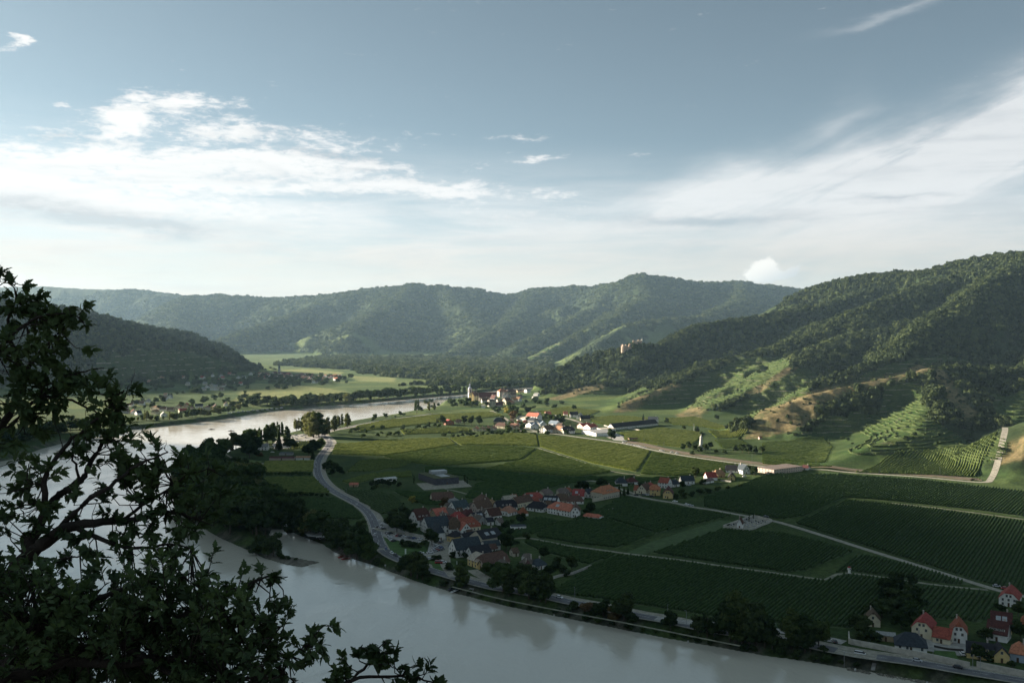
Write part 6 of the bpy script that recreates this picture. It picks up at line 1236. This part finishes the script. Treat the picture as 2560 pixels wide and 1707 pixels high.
# rubble banks and slipways
def slab(name, px, m, lift, label=None, cat=None, th=.25):
    P = [G(x, y) for x, y in px]; n = len(P); c0 = np.mean(np.array(P), axis=0); V = [(x-c0[0], y-c0[1], z+lift-c0[2]) for x, y, z in P]+[(x-c0[0], y-c0[1], z+lift-th-1-c0[2]) for x, y, z in P]
    me = bpy.data.meshes.new(name); me.from_pydata(V, [], [tuple(range(n)), tuple(range(n, 2*n))[::-1]]+[(i, i+n, (i+1) % n+n, (i+1) % n) for i in range(n)]); me.materials.append(m); me.update(); o = ob(name, me, None, tuple(c0)); tag(o, label, cat); return o
Z1_ = Z(950,1180,4.273)
slab('slipway', [Z1_(930,1285), Z1_(975,1290), Z1_(1005,1245), Z1_(960,1238)], M_CONC, .25, 'pale concrete slipway right of the beached boats', 'slipway')
slab('slipway', [ZF(850,1075), ZF(890,1080), ZF(905,1015), ZF(865,1008)], M_CONC, .3, 'pale concrete ramp in the stony bank below the road wall', 'slipway')
rs = np.random.RandomState(3)
def stones(poly, n, label):
    W_ = [W0(x, y, 3.5) for x, y in poly]; a = np.array(W_); P = []
    while len(P) < n:
        x, y = rs.uniform(a[:, 0].min(), a[:, 0].max()), rs.uniform(a[:, 1].min(), a[:, 1].max())
        if inpoly(np.array([x]), np.array([y]), W_)[0]: P.append((x, y))
    VV = []; FF = []; k = 0
    for x, y in P:
        v, f = ICO1; r = rs.uniform(.25, .75); v = v*(.75+.4*rs.rand(len(v), 1))*r; VV.append(v+np.array([x, y, float(gz(x, y))+.1])); FF.append(f+k); k += len(v)
    o = ob('rubble', mesh_np('rubble', np.concatenate(VV), np.concatenate(FF), M_RUB)); tag(o, label, 'rubble', None, 'stuff')
stones([ZF(620,975), ZF(800,1010), ZF(845,1030), ZF(820,1065), ZF(620,1030)], 500, 'pale rubble on the bank left of the concrete ramp')
stones([ZF(1300,1095), ZF(1530,1140), ZF(1540,1165), ZF(1290,1130)], 400, 'pale rubble on the bank right of the concrete ramp')
stones([ZF(910,1030), ZF(1300,1100), ZF(1700,1170), ZF(1650,1190), ZF(1250,1130), ZF(910,1070)], 500, 'grey riprap stones along the river edge at lower right')
# boats
def boat(px, py, L, ang, c, label, z=0.0, xy=None, grp=None):
    x, y = xy or W0(px, py, 0); o = ob('boat', None, loc=(x, y, z), rz=R(ang)); w = L*.17
    def r_(x, wd, zb): return [(x, -wd, .55), (x, -wd*.75, .1), (x, 0, zb), (x, wd*.75, .1), (x, wd, .55)]
    pyob('hull', [loft([r_(-L/2, w*.8, -.1), r_(-L/4, w, -.25), (r_(L/6, w, -.25)), r_(L*.4, w*.5, -.1), r_(L/2, w*.06, .25)])], mat('boat_'+c, dict(white=(.6, .6, .6), dark=(.06, .06, .07), red=(.3, .05, .04))[c], .4), o); pyob('cabin', [box(-L*.2, L*.12, -w*.6, w*.6, .5, 1.25)], M_GLASS if c != 'red' else mat('boat_wood', (.15, .08, .05)), o); pyob('windscreen', [box(L*.125, L*.16, -w*.6, w*.6, .5, 1.0)], M_METAL, o)
    tag(o, label, 'boat', grp); return o
boat(529, 1073.5, 9, 10, 'dark', 'small dark motor boat on the bright river, the left of two'); boat(578, 1077, 9, 10, 'dark', 'small dark motor boat on the bright river, the right of two')
boat(855, 1392, 7, 60, 'red', 'red rowing boat moored at the inlet mouth, left of two', .1); boat(866, 1397, 7, 40, 'red', 'red rowing boat moored at the inlet mouth, right of two', .1)
boat(961, 1023.5-10, 8, 0, 'white', 'tiny white boat on the river near the far bank')
for i, (x, y) in enumerate([(1128,1463),(1136,1467),(1143,1466)]): p = W0(x, y, 3); boat(0, 0, 6, 60, 'white' if i else 'dark', ['dark boat drawn up on the bank, left of three', 'white boat drawn up on the bank, middle of three', 'white boat drawn up on the bank, right of three'][i], float(gz(*p))+.2, p)
# banner, signs, lamps
M_POST = mat('galvanised_post', (.30, .31, .32), .5, .1, 2, metal=.3); M_BAN = mat('banner_cloth', (.62, .66, .58), .8, .06, 1)
t_ = thing('banner', 0, 0, .3, None, W0(1012, 1387, PL)); pyob('pole', [box(-.05, .05, -.05, .05, 0, 4.2)], M_POST, t_); pyob('cloth', [box(.06, .95, -.02, .02, .7, 4.1)], M_BAN, t_); tag(t_, 'tall white advertising banner standing on the green beside the road', 'banner')
t_ = thing('banner', 0, 0, .3, None, W0(1141, 1412, PL)); pyob('pole', [box(-.05, .05, -.05, .05, 0, 2.6)], M_POST, t_); pyob('cloth', [box(.06, .55, -.02, .02, .4, 2.5)], M_BAN, t_); tag(t_, 'short white banner in the garden corner below the inn', 'banner')
def lamp(px, py, place):
    t_ = thing('street_lamp', 0, 0, rt.uniform(0, 3), None, W0(px, py, PL)); pyob('pole', [box(-.07, .07, -.07, .07, 0, 7)], M_POST, t_); pyob('arm', [box(-.05, 1.2, -.05, .05, 6.9, 7.0)], M_POST, t_); pyob('lamp_head', [box(.9, 1.5, -.14, .14, 6.78, 6.9)], M_METAL, t_); tag(t_, None, 'street lamp', 'street lamps '+place); later(t_, 'slim street lamp', place)
for x, y in [(950,1329),(972,1340),(1006,1346),(817,1152),(866,1242),(928,1304)]: lamp(x, y, 'beside the riverside road at the village')
for x, y in [(1437,1500),(1669,1545),(1716,1560),(1940,1594)]: lamp(x, y, 'beside the riverside road below the vineyards')
for x, y in [ZF(590,942), ZF(1460,1010), ZF(1850,1085), ZF(1925,1100)]: lamp(x, y, 'along the road wall at lower right')
for x, y in [(1385,1519),(1720,1583),(2117,1656),(2138,1650),(2318,1682),(963,1400)]:
    t_ = thing('river_marker', 0, 0, .3, None, W0(x, y, PL)); pyob('post', [box(-.06, .06, -.06, .06, -1, 1.6)], M_POST, t_); pyob('board', [box(-.45, .45, -.04, .04, 1.0, 2.0)], M_WTRIM, t_); tag(t_, None, 'marker', 'white markers on the river bank'); later(t_, 'small white marker board', 'on the river bank')
for x, y, h in [(1610,1112,9),(1660,1122,9),(1775,1142,9),(1880,1155,9),(2040,1169,9),(2200,1180,9),(2350,1190,9)]:
    t_ = thing('catenary_mast', 0, 0, 1.2, None, W0(x, y, PL)); pyob('pole', [box(-.1, .1, -.1, .1, 0, h)], M_POST, t_); pyob('arm', [box(-.05, 2.2, -.05, .05, h-1, h-.85)], M_POST, t_); tag(t_, None, 'mast', 'masts along the railway'); later(t_, 'thin mast', 'along the railway')
t_ = thing('pylon', 1735, 1080, .3)
pyob('mast', [box(-.15, .15, -.15, .15, 0, 12)], M_POST, t_); pyob('cross_arm', [box(-1.6, 1.6, -.08, .08, 11, 11.2)], M_POST, t_); tag(t_, 'thin power pole at the foot of the terraces', 'power pole')
t_ = thing('vineyard_hut', 1878+22, 1097, .4); pyob('wall', [wallVF(4, 3, 2.4, 1.4, 1)], wallm('pink'), t_); pyob('roof', [roofVF(4, 3, 2.4, 1.4, 1)], roofm('red'), t_); pyob('door', [box(-.4, .4, -1.6, -1.5, 0, 1.9)], M_DOOR, t_); tag(t_, 'tiny pink vineyard hut at the foot of the dry hill', 'hut')
# ------------------------------------------------------------------ the oak in front
def oak_leaf(seed):
    """lobed oak leaf about 11 cm long, stem at the origin, folded along the midrib"""
    rs = np.random.RandomState(seed); n = 9; half = []
    for i in range(n):
        u = .10+.90*i/(n-1); env = .25*math.sin(math.pi*min(1, (u*1.02))**.85)+.02
        wv = env*(1.18 if i % 2 else .72)*(.85+.3*rs.rand()); half.append((u, wv))
    V = [(0, 0, 0)]; F = []; bend = -.25-.3*rs.rand(); fold = .18+.25*rs.rand()
    mid = []
    for u, wv in half: mid.append(len(V)); V.append((u, 0, bend*u*u*.6))
    up = []; dn = []
    for u, wv in half: up.append(len(V)); V.append((u+.03, wv, bend*u*u*.6+fold*wv))
    for u, wv in half: dn.append(len(V)); V.append((u+.03, -wv, bend*u*u*.6+fold*wv))
    F.append((0, mid[0], up[0])); F.append((0, dn[0], mid[0]))
    for i in range(n-1): F.append((mid[i], mid[i+1], up[i+1], up[i])); F.append((mid[i+1], mid[i], dn[i], dn[i+1]))
    return np.array(V), F
OL = [oak_leaf(i) for i in range(5)]
M_OAK = mat('oak_leaves', (.060, .094, .036), .65, col2=(.022, .040, .018), scale=3.0, spec=.2, trans=.22)
M_OAKB = mat('oak_bark', (.022, .018, .015), .95, .4, 12, bump=.02, bscale=30)
ro = np.random.RandomState(21)
def Q(px, py, Y): return np.array(P3(px, py, Y))
BR = [] # (points, radii)
def branch(pts, r0, r1):
    P = [Q(*p) for p in pts]; out = []
    for i in range(len(P)-1):
        p0, p1, p2, p3 = P[max(i-1, 0)], P[i], P[i+1], P[min(i+2, len(P)-1)]
        for k in range(4): t_ = k/4; out.append(.5*((2*p1)+(-p0+p2)*t_+(2*p0-5*p1+4*p2-p3)*t_**2+(-p0+3*p1-3*p2+p3)*t_**3)+ro.normal(size=3)*.006*(k > 0))
    out.append(P[-1]); n = len(out); BR.append((out, [r0+(r1-r0)*(i/(n-1))**.8 for i in range(n)])); return out
K_ = [([(-420,1750,5.2),(-260,1640,5.3),(-120,1560,5.4),(0,1475,5.5),(40,1425,5.5),(75,1390,5.5),(128,1344,5.5),(180,1315,5.5),(220,1308,5.5),(300,1302,5.6),(360,1292,5.6),(430,1278,5.7),(500,1300,5.8)], .075, .006),
 ([(20,1450,5.5),(70,1370,5.6),(110,1290,5.7),(150,1235,5.8),(203,1200,5.9),(225,1160,6.0),(254,1110,6.1),(285,1060,6.2),(300,1020,6.2)], .042, .006),
 ([(110,1290,5.7),(109,1210,5.7),(130,1160,5.8),(160,1120,5.9),(189,1090,6.0),(254,1036,6.1),(280,1010,6.2),(310,975,6.2)], .022, .004),
 ([(128,1344,5.5),(210,1260,5.5),(290,1200,5.5),(350,1160,5.6),(420,1130,5.7)], .02, .004), ([(180,1315,5.5),(260,1350,5.4),(330,1370,5.4),(420,1360,5.4),(480,1370,5.4)], .018, .003),
 ([(60,1440,5.4),(110,1420,5.2),(160,1395,5.2),(200,1390,5.2)], .012, .004), ([(203,1200,5.9),(180,1150,5.9),(185,1100,5.9),(170,1080,5.9)], .010, .002),
 ([(-300,1500,6.4),(-160,1330,6.4),(-60,1180,6.4),(0,1080,6.5),(40,1000,6.6),(60,940,6.6),(100,880,6.7),(150,830,6.7),(200,800,6.8)], .05, .004),
 ([(0,1080,6.5),(30,1060,6.5),(90,1000,6.5),(150,960,6.6),(200,930,6.6),(260,920,6.7)], .018, .003), ([(60,940,6.6),(30,860,6.6),(20,800,6.6),(40,740,6.6),(20,700,6.6)], .02, .003),
 ([(-160,1330,6.4),(-100,1150,6.2),(-60,1000,6.2),(-20,900,6.3),(20,850,6.3),(80,800,6.4),(140,785,6.4),(205,792,6.5)], .03, .003), ([(100,990,6.5),(180,1000,6.6),(250,1040,6.6),(290,1080,6.6)], .012, .003),
 ([(-400,1850,4.4),(-200,1760,4.4),(0,1700,4.4),(150,1650,4.4),(300,1600,4.5),(420,1560,4.6),(540,1500,4.7),(620,1460,4.8),(680,1440,4.9)], .06, .004),
 ([(150,1650,4.4),(300,1660,4.4),(450,1640,4.5),(600,1600,4.6),(690,1580,4.6)], .03, .004), ([(0,1700,4.4),(60,1600,4.5),(150,1540,4.6),(260,1490,4.7),(350,1460,4.8),(480,1430,4.9)], .03, .004),
 ([(300,1600,4.5),(420,1680,4.4),(560,1700,4.4),(700,1690,4.4)], .02, .004), ([(420,1780,4.6),(560,1740,4.6),(690,1700,4.6),(730,1640,4.7),(770,1610,4.7)], .016, .003), ([(600,1850,4.8),(760,1760,4.8),(880,1700,4.9),(930,1650,5.0),(945,1620,5.0)], .018, .003), ([(880,1700,4.9),(980,1690,5.0),(1060,1700,5.0),(1110,1705,5.0)], .010, .003),
 ([(300,1302,5.6),(380,1250,5.7),(450,1200,5.8),(520,1170,5.8)], .012, .003)]
for pts, a, b_ in K_: branch(pts, a, b_)
ALLP = np.concatenate([np.array(p) for p, r in BR])
# clusters of leaves: centre x, y, radius in photo pixels, distance, number of twigs
CLS = [(15,690,30,6.6,3),(45,735,40,6.6,4),(75,750,32,6.6,3),(15,760,35,6.6,3),(50,790,45,6.5,5),(110,800,42,6.5,5),(160,790,36,6.5,4),(195,785,26,6.5,3),(90,850,45,6.4,4),(150,850,36,6.6,4),(20,860,50,6.4,5),(60,900,50,6.4,6),(135,895,32,6.6,4),(10,930,50,6.3,5),(65,960,45,6.4,5),(120,960,36,6.5,4),(160,930,28,6.5,3),(180,960,24,6.5,3),(100,1010,45,6.4,5),(30,1030,45,6.3,5),(150,1000,32,6.5,3),(170,925,20,6.5,2),(100,1080,34,6.4,3),(30,1000,40,6.2,4),
 (215,955,26,6.2,3),(245,960,26,6.2,3),(270,1000,36,6.2,5),(262,1045,32,6.2,4),(290,1080,36,6.1,4),(240,1090,34,6.1,4),(305,1130,40,6.0,4),(250,1150,34,6.0,3),(180,1130,22,5.9,2),(0,1130,36,6.2,4),(20,1200,36,6.0,3),
 (350,1160,40,5.8,5),(400,1180,42,5.8,5),(440,1160,34,5.8,4),(380,1230,44,5.7,5),(430,1240,44,5.7,5),(480,1300,34,5.7,2),(330,1200,38,5.8,4),(300,1180,34,5.8,3),(100,1160,24,5.7,2),(60,1230,44,5.7,4),(120,1200,26,5.7,2),(20,1260,40,5.6,4),(30,1330,40,5.6,3),(110,1260,32,5.6,3),
 (440,1310,40,5.6,4),(410,1360,42,5.5,4),(350,1330,38,5.5,4),(290,1290,36,5.6,3),(230,1270,36,5.6,3),(290,1380,40,5.4,4),(220,1350,36,5.4,3),(160,1380,40,5.3,3),(230,1420,34,5.2,3),(100,1320,36,5.4,3),(180,1240,28,5.8,2),(30,1400,44,5.4,3),(420,1410,26,5.4,2),(450,1280,34,5.7,3),
 (495,1200,26,5.8,2),(540,1180,34,5.9,3),(500,1240,40,6.1,3),(560,1240,32,5.9,3)]
for y in range(1440, 1760, 40):
    x1 = np.interp(y, [1440,1480,1520,1560,1600,1640,1680,1760], [500,640,690,690,680,650,720,760])
    for x in range(-40, int(x1), 46):
        if y < 1500 and 190 < x < 330 and y < 1470: continue
        CLS.append((x+ro.uniform(-18, 18), y+ro.uniform(-16, 16), 44, 4.5+ro.uniform(-.3, .5), 6 if y > 1500 else 5))
for x in range(-30, 600, 60):
    for y in range(1560, 1760, 66): CLS.append((x+ro.uniform(-20, 20), y+ro.uniform(-16, 16), 50, 5.3+ro.uniform(-.2, .3), 3))
CLS += [(520,1440,34,4.9,3),(565,1450,36,4.9,3),(640,1460,34,4.9,3),(675,1445,24,4.9,2),(690,1580,34,4.6,3),(715,1560,20,4.6,1),(700,1500,24,4.8,2),(730,1640,34,4.7,3),(760,1610,30,4.7,3),(800,1600,32,4.7,3),(745,1680,34,4.7,3),(690,1670,30,4.7,3),(815,1640,22,4.7,2),(870,1690,40,4.9,4),(930,1620,30,5.0,3),(960,1640,30,5.0,3),(930,1670,36,5.0,4),(990,1625,26,5.0,2),(1000,1680,32,5.0,3),(1060,1690,26,5.0,3),(1095,1700,22,5.0,2),(1030,1705,30,5.0,3),(960,1710,34,5.0,3),(820,1710,36,4.8,3),(860,1650,24,4.9,1)]
VV = []; FF = []; kk = 0; TW = []
for cx_, cy_, cr, cd_, nt in CLS:
    cr_w = cr/FPX*cd_; c0 = Q(cx_, cy_, cd_)
    base = ALLP[np.argmin(((ALLP-c0)**2).sum(1))]
    for k in range(int(nt*(1.6 if cy_ < 1440 else 1.1))):
        tip = c0+ro.normal(size=3)*np.array([.85, .9, .78])*cr_w; st_ = base+(tip-base)*.0
        if np.linalg.norm(tip-base) > .55: st_ = c0+(base-c0)/np.linalg.norm(base-c0)*.3; 
        midp = (st_+tip)/2+ro.normal(size=3)*.03+np.array([0, 0, -.02]); TW.append(([st_, midp, tip], [.0045, .003, .0012]))
        d = tip-midp; d = d/(np.linalg.norm(d)+1e-6)
        for j in range(12):
            f = 1-.75*(j/12)**1.2; p = midp+(tip-midp)*f if f > .3 else st_+(midp-st_)*(f+.5)
            a = ro.rand()*6.28; e1 = np.cross(d, [0, 0, 1.0]); e1 = e1/(np.linalg.norm(e1)+1e-6); e2 = np.cross(d, e1)
            dirv = d*(.45+.4*ro.rand() if j else 1.0)+(e1*math.cos(a)+e2*math.sin(a))*(.8 if j else .15); dirv = dirv/np.linalg.norm(dirv)
            up = ro.normal(size=3)*.55+np.array([0, 0, 1.0]); sd_ = np.cross(up, dirv); sd_ /= np.linalg.norm(sd_)+1e-6; up = np.cross(dirv, sd_)
            v, f_ = OL[ro.randint(5)]; s_ = (.0074+.0054*ro.rand())*cd_; VV.append(p+(v[:, :1]*dirv+v[:, 1:2]*sd_+v[:, 2:3]*up)*s_)
            FF += [tuple(i+kk for i in q) for q in f_]; kk += len(v)
VL = np.concatenate(VV)
root = ob('oak_tree', None, loc=(-2.2, 3.6, float(gz(-2.2, 3.6))-.2)); o0 = np.array(root.location)
me = bpy.data.meshes.new('leaves'); me.from_pydata((VL-o0).tolist(), [], FF); me.materials.append(M_OAK); me.update(); ob('crown', me, root)
def oaktubes(name, lst, seg): 
    return ob(name, pymesh(name, [tube([tuple(np.array(p)-o0) for p in pts], rad, seg) for pts, rad in lst], M_OAKB, True), root)
for b_ in BR[:]: oaktubes('branch', [b_], 8)
bare = [branch(p, .004, .001) for p in [[(300,1020,6.2),(315,985,6.1),(330,950,6.1),(338,920,6.1)],[(300,1020,6.2),(325,1010,6.1),(332,990,6.1)],[(290,1000,6.2),(300,975,6.2),(301,958,6.2)],[(156,1127,5.9),(150,1090,5.9),(130,1040,5.9)],[(420,1130,5.7),(410,1120,5.7),(415,1100,5.7)],[(225,1160,6.0),(215,1100,6.0),(220,1050,6.0),(212,1010,6.0)],[(240,1350,5.4),(230,1290,5.4),(250,1240,5.4)],[(60,1290,5.6),(50,1240,5.6),(75,1210,5.6)],[(290,1320,5.5),(330,1360,5.4),(370,1400,5.3)],[(68,1200,5.6),(72,1160,5.6),(66,1140,5.6)]]]
oaktubes('twigs', TW+BR[-10:], 5)
trunk = [(np.array([-2.2, 3.6, o0[2]]), .26), (np.array([-2.25, 3.7, 151.3]), .22), (np.array([-2.35, 4.0, 152.6]), .19), (np.array([-2.2, 4.6, 153.3]), .15), (Q(-420, 1750, 5.2), .10)]
oaktubes('trunk', [([t_[0] for t_ in trunk], [t_[1] for t_ in trunk]), ([trunk[2][0], Q(-700, 1700, 5.6), Q(-480, 1600, 6.2), Q(-300, 1500, 6.4)], [.14, .10, .07, .05]), ([trunk[2][0], Q(-700, 1900, 4.3), Q(-400, 1850, 4.4)], [.12, .09, .06]), ([trunk[1][0], Q(-100, 1990, 4.4), Q(300, 1900, 4.5), Q(420, 1780, 4.6)], [.08, .05, .03, .016]), ([Q(100, 1950, 4.4), Q(400, 1950, 4.6), Q(600, 1850, 4.8)], [.04, .03, .018])], 10)
tag(root, 'dark leafy oak in the left foreground, its lobed leaves hanging over the river', 'tree')
# ------------------------------------------------------------------ beyond about 300 broadleaf trees the smallest ones in the photo are one mass
_bt = [o for o in bpy.data.objects if o.parent is None and o.name.startswith('broadleaf_tree') and o.get('category') == 'tree']
_bt.sort(key=lambda o: -o.scale[2]*14/o.location.y)
_rest = _bt[290:]
if _rest:
    _ms = []; _P = []; _S = []; _R = []; _K = []; _dead = set(o.name for o in _rest)
    for o in _rest:
        me = [c for c in o.children if c.name.startswith('crown')][0].data
        if me not in _ms: _ms.append(me)
        _P.append(o.location[:]); _S.append(o.scale[:]); _R.append(o.rotation_euler[2]); _K.append(_ms.index(me))
    LAB[:] = [e for e in LAB if e[0].name not in _dead]
    for o in _rest:
        for c in list(o.children): bpy.data.objects.remove(c)
        bpy.data.objects.remove(o)
    gn_scatter('distant_trees', _P, _S, _R, [bpy.data.objects.new('distant_tree', m_) for m_ in _ms], 'small distant broadleaf trees scattered over the plain beyond the river', 'trees', _K)
# ------------------------------------------------------------------ labels: every thing gets its own
def short(d, n=16): return ' '.join(d.split()[:n])
bpy.context.view_layer.update()
_g = {}
for o, d, pl in LAB: _g.setdefault((d, pl), []).append(o)
def pxof(o): l = o.matrix_world.translation; return CX+FPX*l.x/max(l.y, 1)
for (d, pl), os_ in _g.items():
    if len(os_) == 1: os_[0]['label'] = short(d+' '+pl) if pl else short(d); continue
    os_.sort(key=pxof)
    for i, o in enumerate(os_): o['label'] = f'{d} {pl}, {ordinal(i+1)} from left' if len((d+' '+pl).split()) <= 13 else short(d+' '+pl, 13)+f', {ordinal(i+1)} from left'
for o in bpy.data.objects:
    if o.parent is None and 'label' in o and len(o['label'].split()) > 16: print('LONG', o['label'])

from collections import Counter
_c = Counter(o['label'] for o in bpy.data.objects if o.parent is None and 'label' in o); print('DUP', [k for k, v in _c.items() if v > 1][:40])
